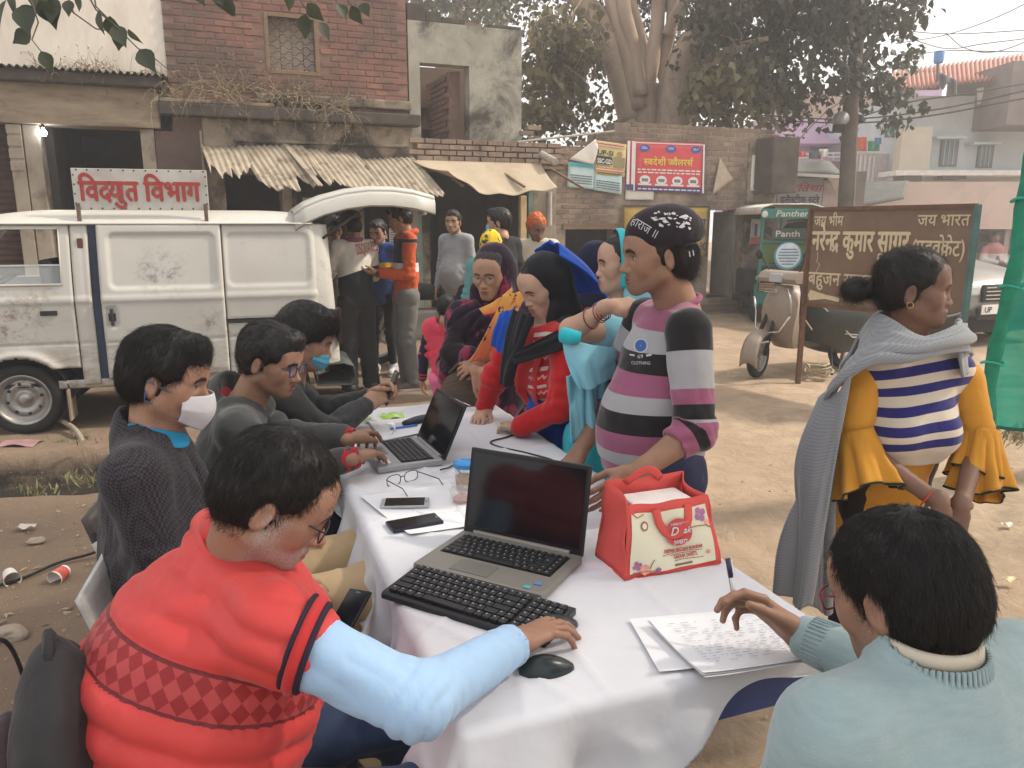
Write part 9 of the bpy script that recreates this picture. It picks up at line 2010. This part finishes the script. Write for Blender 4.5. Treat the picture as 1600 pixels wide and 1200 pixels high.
def bell(q,axis,r0,r1,L,seed):
 a0=J['el'+q]+V(0,0,.035);ax_=Vector(axis).normalized();x_=ax_.cross(V(0,1,0)).normalized();y_=ax_.cross(x_)
 def F_(u,w):
  a=6.2832*u;fl=w**1.25;r=r0+(r1-r0)*fl+.016*fl*math.sin(a*7+seed)+.008*fl*math.sin(a*12+2*seed);return a0+ax_*(L*w*(1+.10*math.sin(a*2+seed)*w))+(x_*math.cos(a)+y_*math.sin(a))*r
 o=drape('bell_cuff',mus,p10,F_,.003,seed,.003,90,16,(12,2));MB().tube([F_(k/90,1.0)for k in range(90)],.0042,5,closed=True).build('cuff_trim',cloth('trim_green',(.012,.028,.018),.9,.3,300,.8),o,smooth=True)
bell('R',(.20,-.42,-1),.056,.095,.185,1);bell('L',(-.18,-.45,-1),.055,.082,.20,3);bell('L',(-.22,-.42,-1),.055,.074,.14,5)
legs('churidar',cloth('churidar_dark',(.02,.012,.012),.9),p10,J,(.075,.06,.05),.013,94,hip=.07)
shoe(p10,J['anL'],fr10);shoe(p10,J['anR'],fr10)
for q,m_,t_ in(('R',mk('thread_red',(.5,.06,.03),.6),.86),('L',mk('chrome',(.6,.58,.55),.25),.92)):
 d=(J['wr'+q]-J['el'+q]).normalized();ea=d.orthogonal().normalized();eb=d.cross(ea);MB().tube([mid(J['el'+q],J['wr'+q],t_)+(ea*math.cos(a)+eb*math.sin(a))*.031 for a in[6.283*k/22 for k in range(22)]],.0028,6,closed=True).build('bracelet',m_,p10,smooth=True)
bunc=(0,-.125,.0)
hair10,hv,hn=hair_cap(p10,M10,1.0,top=.011,line=.052,low=-.055,seed=18,rough=.0018,fade=.35,bun=[(cone((0,-.09,.0),(0,-.150,-.012),.024,.034),.015),(ell((0,-.172,-.016),(.042,.038,.038)),.02)])
strands(hair10,hv,hn,M10,1.0,9000,.05,lambda p,n_:np.array((0,-.13,0.0))-p,19,.02,.02,.00022)
MB().tube([M10@V(.028*math.cos(a),-.122,-.006+.028*math.sin(a))for a in[6.283*k/18 for k in range(18)]],.006,6,closed=True).build('hair_band',blackm,hair10,smooth=True)
MB().tube([M10@(V(.083,-.008,-.042)+V(.004,.009*math.cos(a),.009*math.sin(a)))for a in[6.283*k/14 for k in range(14)]],.0014,5,closed=True).build('earring',mk('gold',(.6,.38,.1),.3,.1,9,0,metal=.9),p10,smooth=True)
def twill(n,co,out):
 w_=nd(n,'TexWave',{'Vector':nd(n,'Mapping',{'Vector':co,'Rotation':(0,.6,0)}).outputs[0],'Scale':42,'Distortion':1.5,'Detail':2},wave_type='BANDS',bands_direction='Z').outputs[0];return mixc(n,nd(n,'Math',{0:w_,1:.45},operation='MULTIPLY').outputs[0],out,(.36,.37,.385))
gsh=cloth('shawl_grey',(.235,.245,.26),.95,.08,420,.7,5,.3,9,.4,pattern=twill)
nk=J['neck']
def arcp(pts,t):
 n_=len(pts)-1;i=min(int(t*n_),n_-1);t=t*n_-i;g_=lambda k:Vector(pts[min(max(k,0),n_)]);a,b,c,d=g_(i-1),g_(i),g_(i+1),g_(i+2)
 return .5*((2*b)+(c-a)*t+(2*a-5*b+4*c-d)*t*t+(3*b-a-3*c+d)*t**3)
upr=[P(1352,520,2.52),P(1372,494,2.44),P(1398,502,2.34),P(1440,520,2.28),P(1480,514,2.30),P(1500,500,2.38),P(1496,496,2.46)];lwr=[P(1284,640,2.44),P(1292,612,2.34),P(1352,572,2.235),P(1420,566,2.20),P(1475,552,2.22),P(1508,548,2.32),P(1514,552,2.42)]
drape('shawl',gsh,p10,lambda u,w:arcp(upr,u).lerp(arcp(lwr,u),w)+V(0,-.03*math.sin(w*3.14),.012*math.sin(w*3.14)),.013,4,.012,80,26,(1.2,4.5))
upb=[P(1352,520,2.52),P(1380,492,2.52),P(1425,500,2.52),P(1470,498,2.50),P(1498,497,2.44)];lwb=[P(1290,640,2.52),P(1330,600,2.58),P(1425,590,2.60),P(1500,580,2.56),P(1518,560,2.46)]
drape('shawl_back',gsh,p10,lambda u,w:arcp(upb,u).lerp(arcp(lwb,u),w)+V(0,.03*math.sin(w*3.14),.01),.010,6,.010,50,20,(1.5,3))
drape('shawl_end',gsh,p10,lambda u,w:mid(mid(P(1492,502,2.33),P(1508,505,2.42),u),mid(P(1503,590,2.31),P(1516,580,2.40),u),w),.005,7,.008,10,16)
drape('shawl_fall',gsh,p10,lambda u,w:mid(mid(P(1280,622,2.44),P(1330,584,2.27),u),mid(P(1218,930,2.36),P(1268,950,2.22),u),w**.9)+V(-.03*math.sin(w*3.14)*(1-u),-.035*math.sin(u*3.14),.012*math.sin(u*9)),.026,3,.008,36,60,(2.6,1.1),ease=.35)
drape('shawl_fall',gsh,p10,lambda u,w:mid(mid(P(1290,625,2.44),P(1330,600,2.44),u),mid(P(1262,950,2.42),P(1300,960,2.38),u),w)+V(-.02*math.sin(w*3.14),-.01*math.sin(u*3.14),.01*math.sin(u*7)),.022,5,.008,24,60,(2.2,1.2),ease=.35)
# ========== 11  man writing at the near right corner
p11=person('man in a pale blue green sweater seen from behind writing at the near corner',(.62,.92))
J=dict(neck=V(.59,.985,.985),shL=V(.425,.895,.925),shR=V(.775,1.05,.925),elR=P(1410,1062,1.21),wrR=G(1243,988,.82),elL=V(.36,.90,.68),wrL=V(.43,1.0,.55),hipL=V(.50,.75,.5),hipR=V(.70,.83,.5),knL=V(.35,1.12,.5),knR=V(.55,1.2,.5),anL=V(.33,1.1,.08),anR=V(.53,1.2,.08))
M11=head_frame(P(1408,925,1.04),V(-.48,.80,-.36));b11=new_parts();fr11=V(-.42,.88,-.2).normalized()
build_head(b11,M11,.97,.0032,beard=.4,mustache=.5,neck_to=J['neck']+V(0,.01,-.02),nr=.062,fat=.003)
dW=(G(1160,925,.885)-J['wrR']);place_hand(b11,J['wrR'],dW,V(.45,.62,.62),True,elbow=(mid(J['wrR'],J['elR'],.45),.034),curl=(.42,.50,.60,.72),spread=.10,thumb=(.42,.10),h=.0026,L=1.0,wr=.028)
place_hand(b11,J['wrL'],V(0,1,0),V(0,0,1),False,h=.006)
under(b11,J);finish_body(b11,p11,SK['brown'])
def melange(n,co,out):return mixc(n,nd(n,'Math',{0:noise(n,nd(n,'Mapping',{'Vector':co,'Scale':(.5,.5,3)}).outputs[0],45,4),1:.7},operation='MULTIPLY').outputs[0],out,(.38,.46,.48))
knit11=cloth('sweater_seafoam',(.225,.315,.325),.95,.08,520,.9,6,.25,9,.4,pattern=melange)
coat('sweater',knit11,p11,J,fr11,h=.0075,w=.182,d=.72,hem=.1,seed=101,amp=.007,sl=(.072,.064,.045),noise_=.004,sh=.066,end=.80,neck_r=.064,extra=[(cone(J['neck']+V(.0,-.01,-.02),J['neck']+V(-.01,.01,.03),.070,.066),.03)])
e_=mid(J['elR'],J['wrR'],.80);dW2=(J['wrR']-J['elR']).normalized();surface('cuff',knit11,p11,[(cone(e_-dW2*.045,e_+dW2*.012,.046,.043),.0)],.0045,fold=[('noise',30,.001,1)],subs=[(cone(e_,e_+dW2*.08,.033),.004)])
ea=dW2.orthogonal().normalized();eb=dW2.cross(ea);mb=MB()
for k in range(34):a=6.283*k/34;mb.tube([e_-dW2*.042+(ea*math.cos(a)+eb*math.sin(a))*.0465,e_+dW2*.008+(ea*math.cos(a)+eb*math.sin(a))*.0445],.0022,4)
mb.build('cuff_ribs',knit11,p11,smooth=True)['kind']='stuff'
nk=J['neck'];cr_=cloth('collar_cream',(.52,.47,.38),.85,.05,900,.2)
def neckring(z,r,a0=0,a1=6.283,n_=40,tilt=.18):return[nk+V(math.cos(a)*r,math.sin(a)*r*.95+.004,z+tilt*r*math.sin(a)*.3-.0)for a in np.linspace(a0,a1,n_)]
MB().ring([neckring(.028,.069),neckring(.045,.0665),neckring(.048,.062)],wrap=False,cap=False).build('shirt_collar',cr_,p11,solid=.004,smooth=True)
mb=MB()
for k in range(60):a=6.283*k/60;mb.tube([nk+V(math.cos(a)*.083,math.sin(a)*.079,-.006),nk+V(math.cos(a)*.074,math.sin(a)*.071,.030)],.0034,5)
mb.build('neck_ribs',knit11,p11,smooth=True)['kind']='stuff'
legs('trousers',navyj,p11,J,(.1,.075,.06),.014,104);shoe(p11,J['anR'],fr11);shoe(p11,J['anL'],fr11)
hair11,hv,hn=hair_cap(p11,M11,.97,top=.010,line=.06,low=-.100,seed=22,rough=.0022,fade=.7,back_y=-.04)
strands(hair11,hv,hn,M11,.97,26000,.022,flow_crown,23,.15,.07,.00028);strands(hair11,hv,hn,M11,.97,1500,.030,flow_crown,711,.55,.35,.00018)
glasses_on(p11,M11,mk('frame_red',(.25,.02,.03),.3),.97,lensm2,.064,.036,.0018,.35)
chair('grey plastic chair under the writing man',(.62,.80),V(-.42,.88,0),cg,w=.46,bh=.22)
pnp=thing('pen','silver pen upright in the fingers of the writing man','pen',P(1145,910,1.52))
pa,pb_=P(1150,953,1.40),P(1137,872,1.44);MB().tube([pa,pa.lerp(pb_,.08),pa.lerp(pb_,.1),pb_],[.001,.0035,.0048,.0046],10).build('barrel',mk('pen_silver',(.5,.5,.52),.25,.05,9,0,metal=.7),pnp,smooth=True);MB().tube([pa.lerp(pb_,.62),pb_],.0052,10).build('cap',mk('pen_dark',(.03,.03,.06),.3),pnp,smooth=True);MB().tube([pb_+V(.006,-.004,-.002),pa.lerp(pb_,.68)+V(.006,-.004,0)],.0015,5).build('clip',MATS['pen_silver'],pnp)
# ========== people farther back, all standing
def figure(label,xy,face,st,skinm,top,bottom,look=None,arms=None,hair='short',seed=1,fem=False,legs_r=(.09,.068,.058),shoe_m=None,lean=0.,hem=.08,h=.013,group=None,sl=(.060,.054,.044),end=.95,w=.16,attrs=None,beard=0.,belly=0.,feet=.09,hh=.0052):
 s=st/1.7;p=person(label,xy,group);b=V(xy[0],xy[1],0);f=Vector(face).normalized();x=f.cross(V(0,0,1));up=V(0,0,1)
 def at(r,fw,z):return b+x*r*s+f*(fw*s+lean*max(0,z-.9))+up*z*s
 J=dict(neck=at(0,-.02,1.455),shR=at(.165,-.01,1.39),shL=at(-.165,-.01,1.39),hipR=at(.085,0,.88),hipL=at(-.085,0,.88),knR=at(feet,.02,.47),knL=at(-feet,.02,.47),anR=at(feet+.02,-.02,.08),anL=at(-feet-.02,-.02,.08))
 arms=arms or{}
 for q,sg in(('R',1),('L',-1)):
  J['el'+q]=at(*arms.get('el'+q,(sg*.215,-.03,1.11)));J['wr'+q]=at(*arms.get('wr'+q,(sg*.22,.05,.87)))
 M=head_frame(at(0,.035,1.585),look or face);B=new_parts();build_head(B,M,s,hh,fem,beard=beard,neck_to=J['neck'],nr=.053,blink=.7)
 for q in 'RL':
  d=(J['wr'+q]-J['el'+q]).normalized();place_hand(B,J['wr'+q],arms.get('hd'+q,d),arms.get('bk'+q,x*(1 if q=='R' else-1)),q=='R',curl=(.35,.4,.45,.5),h=.006,L=.98*s);add_skin(B,[(cone(mid(J['el'+q],J['wr'+q],.5),J['wr'+q],.032*s,.026*s),.0)],.010)
 under(B,J,s);finish_body(B,p,skinm)
 t=coat('top',top,p,J,f,h=h,w=w*s,d=.68,hem=hem,seed=seed,amp=.008,sl=tuple(q*s for q in sl),noise_=.005,end=end,attrs=attrs(J)if attrs else None,belly=belly,sh=.055*s)
 legs('trousers',bottom,p,J,tuple(q*s for q in legs_r),h,seed+3,.008,hip=.10*s)
 for q in 'RL':shoe(p,J['an'+q],f,shoe_m,.25*s)
 if hair=='short':o,hv,hn=hair_cap(p,M,s,top=.013,line=.060,low=-.062,seed=seed,rough=.005,fade=.4,quiff=.012,h=.006);strands(o,hv,hn,M,s,1800,.025,flow_crown,seed,.2,.1,.0004)
 return p,J,M,at,f,x,s
WHT,INK2,ORG,MAROON=(.74,.70,.62),(.022,.024,.03),(.50,.085,.022),(.06,.02,.03)
e=G(560,612);ct=cloth('jacket_white_black',WHT,.85,.06,800,.25,5,.3,9,stripe=('t',[(0,WHT),(.49,INK2)]))
def at12(J):
 c=mid(J['shL'],J['shR']);return dict(t=lambda v:np.clip(np.where(seg_dist(v,J['shL'],J['elL'])[0]<.085,.25,np.where(np.minimum(seg_dist(v,J['elL'],J['wrL'])[0],seg_dist(v,J['elR'],J['wrR'])[0])<.08,.30,(c.z+.06-v[:,2])/.58+.12*np.sin((v[:,0]-c.x)*5))),.001,.999))
p12,J,M,at,f,x,s=figure('man in a flat cap and white and black jacket with red lettering seen from behind',(e.x+.02,e.y),V(-.45,.88,0),1.66,SK['brown'],ct,cloth('trousers_charcoal',(.028,.028,.030),.9,.15,700,.3,6,.3,9),look=V(-.75,.62,-.25),arms=dict(elL=(-.27,.10,1.10),wrL=(-.12,.33,1.16),elR=(.22,.12,1.12),wrR=(.06,.34,1.15)),hair=None,seed=121,attrs=at12,legs_r=(.10,.085,.085),sl=(.066,.062,.05),hem=.05,lean=.06)
hair_cap(p12,M,s,top=.008,line=.05,low=-.07,seed=3,fade=.7,h=.006);cpm=cloth('cap_checked',(.07,.055,.045),.9,.3,300,.5)
shell('cap',cpm,p12,M,[(ell((0,-.015,.080),(.096,.116,.068)),.0),(cone((-.05,.10,.055),(.05,.10,.055),.022,.022,(0,0,1),.4),.03)],.006,[],[((0,0,.040),(0,-.1,-1))],s=s)
BV.clear();jk=[o for o in p12.children if o.name.startswith('top')];cc_=P(573,388,e.y-.5);dj=(P(586,381,8)-P(586,381,6)).normalized()
decal(jk,p12,mk('print_jacket_red',(.55,.03,.06),.7),['DSQUARED'],'lettering',cc_,dj,V(.97,0,.20).normalized(),V(-.15,0,1).normalized(),.14,.20,.006,.03)
pk12=mk('scarf_pink',(.30,.10,.16),.9);MB().tube([J['neck']+V(.07*math.cos(a),.07*math.sin(a),.01)for a in[6.283*k/16 for k in range(16)]],.022,6,closed=True).build('neck_scarf',pk12,p12,smooth=True)
e=G(638,606);ch_=cloth('hoodie_orange',ORG,.92,.08,700,.3,5,.3,9,stripe=('t',[(0,INK2),(.36,(.55,.50,.47)),(.50,ORG)]));cso=cloth('hoodie_orange_sleeve',ORG,.92,.08,700,.3,5,.3,9)
p13,J,M,at,f,x,s=figure('young man in an orange hoodie with black and white chest panel',(e.x,e.y),V(-.80,-.35,0),1.74,SK['tan'],ch_,cloth('trousers_grey',(.15,.145,.14),.9,.12,700,.3,6,.35,9),look=V(-.93,-.1,-.28),arms=dict(elR=(.24,.0,1.08),wrR=(.10,.28,1.10),elL=(-.22,.02,1.08),wrL=(-.08,.28,1.10),hdR=V(-.8,0,.1),hdL=V(-.8,-.2,.1),bkR=V(0,.3,-.6),bkL=V(0,-.3,-.6)),seed=131,shoe_m=mk('shoe_brown',(.16,.12,.10),.7),legs_r=(.095,.075,.066),hem=.06,sl=(.0585,.0535,.0435),attrs=lambda J:dict(t=lambda v:np.clip(np.where(np.minimum(np.minimum(seg_dist(v,mid(J['shL'],J['elL'],.2),J['elL'])[0],seg_dist(v,mid(J['shR'],J['elR'],.2),J['elR'])[0]),np.minimum(seg_dist(v,J['elL'],J['wrL'])[0],seg_dist(v,J['elR'],J['wrR'])[0]))<.075,.9,np.where(v[:,2]>1.44,.9,(1.44-v[:,2])/.62)),.001,.999)))
MB().tube([J['neck']+V(.075*math.cos(a)+.02,.075*math.sin(a)+.02,-.005+.02*math.cos(a))for a in[6.283*k/18 for k in range(18)]],.028,8,closed=True).build('hood',cso,p13,smooth=True)
wd=(J['wrL']-J['elL']).normalized();MB().lathe(mid(J['elL'],J['wrL'],.97)+V(-.0,-.03,.0),[(.0,.012),(.022,.012),(.024,0),(.0,0)],16,V(-.2,-1,.2)).build('watch',seal,p13,smooth=.6)
phone('phone held by the man in the orange hoodie',mid(J['wrR'],J['wrL'])+V(-.13,-.02,.03),0,.14,.07,(.03,.03,.035),(V(-.9,-.1,.4).normalized(),V(.1,-.99,0),V(.4,.05,.9).normalized()))
e=G(603,585);p14,J,M,at,f,x,s=figure('young man in a blue and yellow top between capped man and orange hoodie',(e.x-.02,e.y),V(-.1,-1,0),1.60,SK['tan'],cloth('top_blue_yellow',(.02,.06,.22),.9,.06,700,.3,5,.3,9,stripe=('t',[(0,(.02,.06,.22)),(.30,(.60,.33,.03)),(.46,(.02,.05,.16))])),cloth('leggings_black',(.012,.012,.016),.9),seed=141,legs_r=(.075,.055,.045),shoe_m=shoew,look=V(-.3,-.95,-.3),attrs=lambda J:dict(t=lambda v:np.clip((J['neck'].z-v[:,2])/.62,.001,.999)))
p14b,J,M,at,f,x,s=figure('man in a beige shirt standing inside the shadow of the raised tailgate',(P(524,400,7.75).x,7.75),V(.2,-1,0),1.64,SK['brown'],cloth('shirt_beige',(.36,.32,.26),.9),cloth('trousers_drab',(.06,.055,.05),.9),seed=145,look=V(.4,-.8,-.4))
p15,J,M,at,f,x,s=figure('man in a grey sweatshirt with one hand lowered standing before the dark shop',(P(712,400,8.6).x,8.6),V(-.55,-.83,0),1.70,SK['tan'],cloth('sweatshirt_grey',(.27,.28,.29),.95,.08,600,.3,4,.3,9),cloth('trousers_dark_blue',(.03,.035,.05),.9),seed=151,look=V(-.25,-.97,.02),belly=.6,hem=.1,beard=.3,w=.17)
e=P(697,520,5.0);p16,J,M,at,f,x,s=figure('small child in a pink vest and trousers with navy striped sleeves seen from behind',(e.x,5.0),V(.25,.97,0),1.12,SK['tan'],cloth('child_vest',(.62,.06,.10),.9,.08,700,.3),cloth('child_trousers',(.68,.16,.30),.9,.08,700,.3),seed=161,arms=dict(elL=(-.24,.0,1.10),wrL=(-.27,.02,.84),elR=(.22,0,1.1),wrR=(.22,.05,.9)),sl=(.052,.05,.044),end=.05,hem=.05,legs_r=(.085,.075,.075),w=.15,feet=.08)
for q in 'LR':surface('sleeve',cloth('child_sleeve',(.018,.02,.04),.9,.1,600,.4,stripe=('t',[(0,(.018,.02,.04)),(.86,(.5,.05,.07)),(.89,(.018,.02,.04)),(.92,(.5,.05,.07)),(.96,(.018,.02,.04))])),p16,[(cone(mid(J['sh'+q],J['el'+q],.1),J['el'+q],.042,.038),.0),(cone(J['el'+q],mid(J['el'+q],J['wr'+q],.9),.037,.030),.02)],.008,fold=arm_folds(J,q,.004,2),attrs=dict(t=lambda v,q=q:np.clip(np.where(seg_dist(v,J['sh'+q],J['el'+q])[0]<seg_dist(v,J['el'+q],J['wr'+q])[0],.5*seg_dist(v,J['sh'+q],J['el'+q])[1],.5+.5*seg_dist(v,J['el'+q],J['wr'+q])[1]),.001,.999)))
pt=lambda n,co,out:mixc(n,nd(n,'Math',{0:noise(n,co,22,3),1:.55},operation='GREATER_THAN').outputs[0],out,(.04,.05,.05))
p17,J,M,at,f,x,s=figure('woman in a yellow printed headscarf behind the shawled woman',(P(767,400,6.2).x,6.2),V(.3,.95,0),1.52,SK['tan'],cloth('kameez_teal',(.10,.25,.25),.9),cloth('salwar_dark',(.05,.03,.05),.9),hair=None,seed=171,fem=True,hem=.3)
shell('headscarf',cloth('scarf_yellow',(.66,.46,.02),.85,.1,700,.3,pattern=pt),p17,M,[(ell((0,-.02,.03),(.092,.115,.102)),.0),(cone((0,-.04,-.03),(0,-.04,-.16),.09,.10),.05)],.007,[(ell((0,.10,-.02),(.066,.1,.1)),.01)],s=s,amp=.005)
p18,J,M,at,f,x,s=figure('man in a black jacket with swept back hair and a mask facing the dark shop',(P(783,400,7.0).x,7.0),V(-.7,.7,0),1.70,SK['tan'],cloth('jacket_black',(.016,.016,.018),.85),cloth('trousers_dark_blue',(.03,.035,.05),.9),look=V(-.95,.1,-.05),seed=181)
face_mask(p18,M,mk('mask_blue',(.10,.42,.58),.85),s,True)
hen,n,b=newmat('henna_hair');b.inputs['Base Color'].default_value=(.46,.10,.015,1);b.inputs['Roughness'].default_value=.6
p19,J,M,at,f,x,s=figure('old man with henna orange hair in a cream kurta bending over a paper cup',(P(843,400,7.6).x,7.6),V(-.3,-.95,0),1.66,SK['dark'],cloth('kurta_cream',(.55,.50,.40),.9),cloth('pyjama_cream',(.5,.46,.38),.9),look=V(.45,-.85,-.55),hair=None,hem=.35,seed=191,arms=dict(elR=(.24,.03,1.10),wrR=(.20,.30,1.13),hdR=V(-.7,-.4,.3)),beard=.5,lean=.14)
o,hv,hn=hair_cap(p19,M,s,top=.012,line=.062,low=-.06,seed=4,mat=hen,h=.006,rough=.007);strands(o,hv,hn,M,s,2200,.02,flow_crown,4,.5,.4,.0005,mat=hen)
q=P(815,437,7.25);t=thing('paper_cup','white paper cup in the hand of the henna haired man','cup',q);MB().lathe(q-V(0,0,.04),[(0,0),(.027,0),(.036,.08),(.033,.08),(.025,.004)],16).build('cup',whp,t,smooth=.6)
p20=person('man in a pink and white jacket sitting on the ledge of the far arcade',(P(1555,400,18).x,18));c=P(1555,372,18);B=new_parts()
add_skin(B,[(ell(c,(.10,.11,.13)),.0),(cone(c-V(0,0,.1),c-V(0,0,.2),.06),.03),(cone(c-V(0,0,.15),c+V(.0,-.22,-.5),.04),.03),(cone(c+V(-.05,-.25,-.55),c+V(.08,-.3,-.56),.05),.03)],.018);finish_body(B,p20,SK['dark'])
surface('jacket',cloth('jacket_pink_white',(.6,.55,.52),.9,.06,300,.2,stripe=('t',[(0,(.45,.20,.19)),(.40,(.55,.52,.50))])),p20,[(cone(c-V(0,0,.28),c-V(0,0,.62),.20,.18),.0),(cone(c+V(-.2,0,-.26),c+V(-.27,-.05,-.5),.08,.07),.05),(cone(c+V(.2,0,-.26),c+V(.25,-.05,-.5),.08,.07),.05),(cone(c+V(-.27,-.05,-.5),c+V(-.05,-.25,-.55),.07,.06),.03),(cone(c+V(.25,-.05,-.5),c+V(.08,-.28,-.56),.07,.06),.03)],.02,attrs=dict(t=lambda v:np.clip((c.z-.15-v[:,2])/.5,.001,.999)))
surface('trousers',cloth('trousers_dark_blue',(.03,.035,.05),.9),p20,[(cone(c+V(-.1,0,-.68),c+V(-.12,-.42,-.66),.10,.08),.0),(cone(c+V(.1,0,-.68),c+V(.12,-.42,-.66),.10,.08),.04),(cone(c+V(-.12,-.42,-.66),c+V(-.14,-.42,-1.1),.08,.06),.03),(cone(c+V(.12,-.42,-.66),c+V(.10,-.42,-1.1),.08,.06),.03)],.02)
surface('hair',hairm,p20,[(ell(c+V(0,.02,.04),(.11,.12,.12)),.0)],.02,cuts=[(c+V(0,-.03,.02),(0,-.6,-1))])
for i,(px,py,lb,cl)in enumerate(((1222,233,'taller child in dark clothes looking over the terrace rail',(.05,.045,.06)),(1232,238,'smaller child in brown beside the taller child on the terrace',(.26,.16,.12)))):
 pp=person(lb,(P(px,py,24.4).x,24.4),'children on the lilac terrace');c=P(px,py-3,24.4);B=new_parts();add_skin(B,[(ell(c,(.085,.09,.11)),.0),(cone(c-V(0,0,.08),c-V(0,0,.16),.05),.03)],.02);finish_body(B,pp,SK['brown'])
 surface('shirt',cloth('child_cloth_%d'%i,cl,.9),pp,[(cone(c-V(0,0,.24),c-V(0,0,.5),.13,.13),.0),(cone(c+V(-.13,0,-.2),c+V(-.18,-.1,-.4),.05),.04),(cone(c+V(.13,0,-.2),c+V(.18,-.1,-.4),.05),.04)],.022);surface('trousers',cloth('trousers_dark_blue',(.03,.035,.05),.9),pp,[(cone(c+V(-.06,0,-.5),c+V(-.07,0,-.95),.07),.0),(cone(c+V(.06,0,-.5),c+V(.07,0,-.95),.07),.03)],.022)
 surface('hair',hairm,pp,[(ell(c+V(0,.015,.035),(.09,.095,.10)),.0)],.02,cuts=[(c+V(0,-.03,.02),(0,-.6,-1))])
 # ------- the tree that shades the table, and the winter haze
ot=thing('shade_tree','leafy roadside tree spreading over the table from beside the camera','tree',(4.6,-1.2,0))
mb=MB();limb_tube(mb,[V(4.6,-1.2,-.1),V(4.5,-1.0,1.6),V(4.3,-.3,3.2),V(3.6,1.2,4.6)],.24,.10,12,3);mb.build('trunk',bark,ot,smooth=True)
for k,q in enumerate(([V(4.3,-.3,3.2),V(3.0,.2,4.4),V(1.0,1.0,5.0)],[V(4.2,0,3.4),V(4.6,2.0,4.6),V(4.8,4.0,5.2)],[V(3.6,1.2,4.6),V(2.6,3.0,5.2),V(1.4,4.4,5.4)])):mb=MB();limb_tube(mb,q,.09,.03,8,k);mb.build('limb',bark,ot,smooth=True)
r_=np.random.default_rng(11);cl=np.stack([r_.uniform(.6,5.6,300),r_.uniform(-1.4,5.4,300),r_.uniform(4.3,5.7,300)],1);cl=cl[np.hypot((cl[:,0]-3.1)/2.6,(cl[:,1]-2.0)/3.5)<1][:190]
link('crown',leaf_mesh('crown',leaves_at(r_,cl,58,.42),.15,r_),ot,True,[leaf_dk])
hm=bpy.data.materials.new('haze');hm.use_nodes=True;hn_=hm.node_tree;hn_.nodes.remove(hn_.nodes['Principled BSDF'])
vol=hn_.nodes.new('ShaderNodeVolumePrincipled');vol.inputs['Color'].default_value=(.96,.93,.91,1);vol.inputs['Density'].default_value=.0085;vol.inputs['Anisotropy'].default_value=.35
hn_.links.new(vol.outputs[0],hn_.nodes['Material Output'].inputs['Volume'])
hz_=MB().box((2,24,6.0),(94.1,74.1,14.8)).build('haze',hm);tag(hz_,'thin winter haze over the whole lane','haze',kind='stuff')
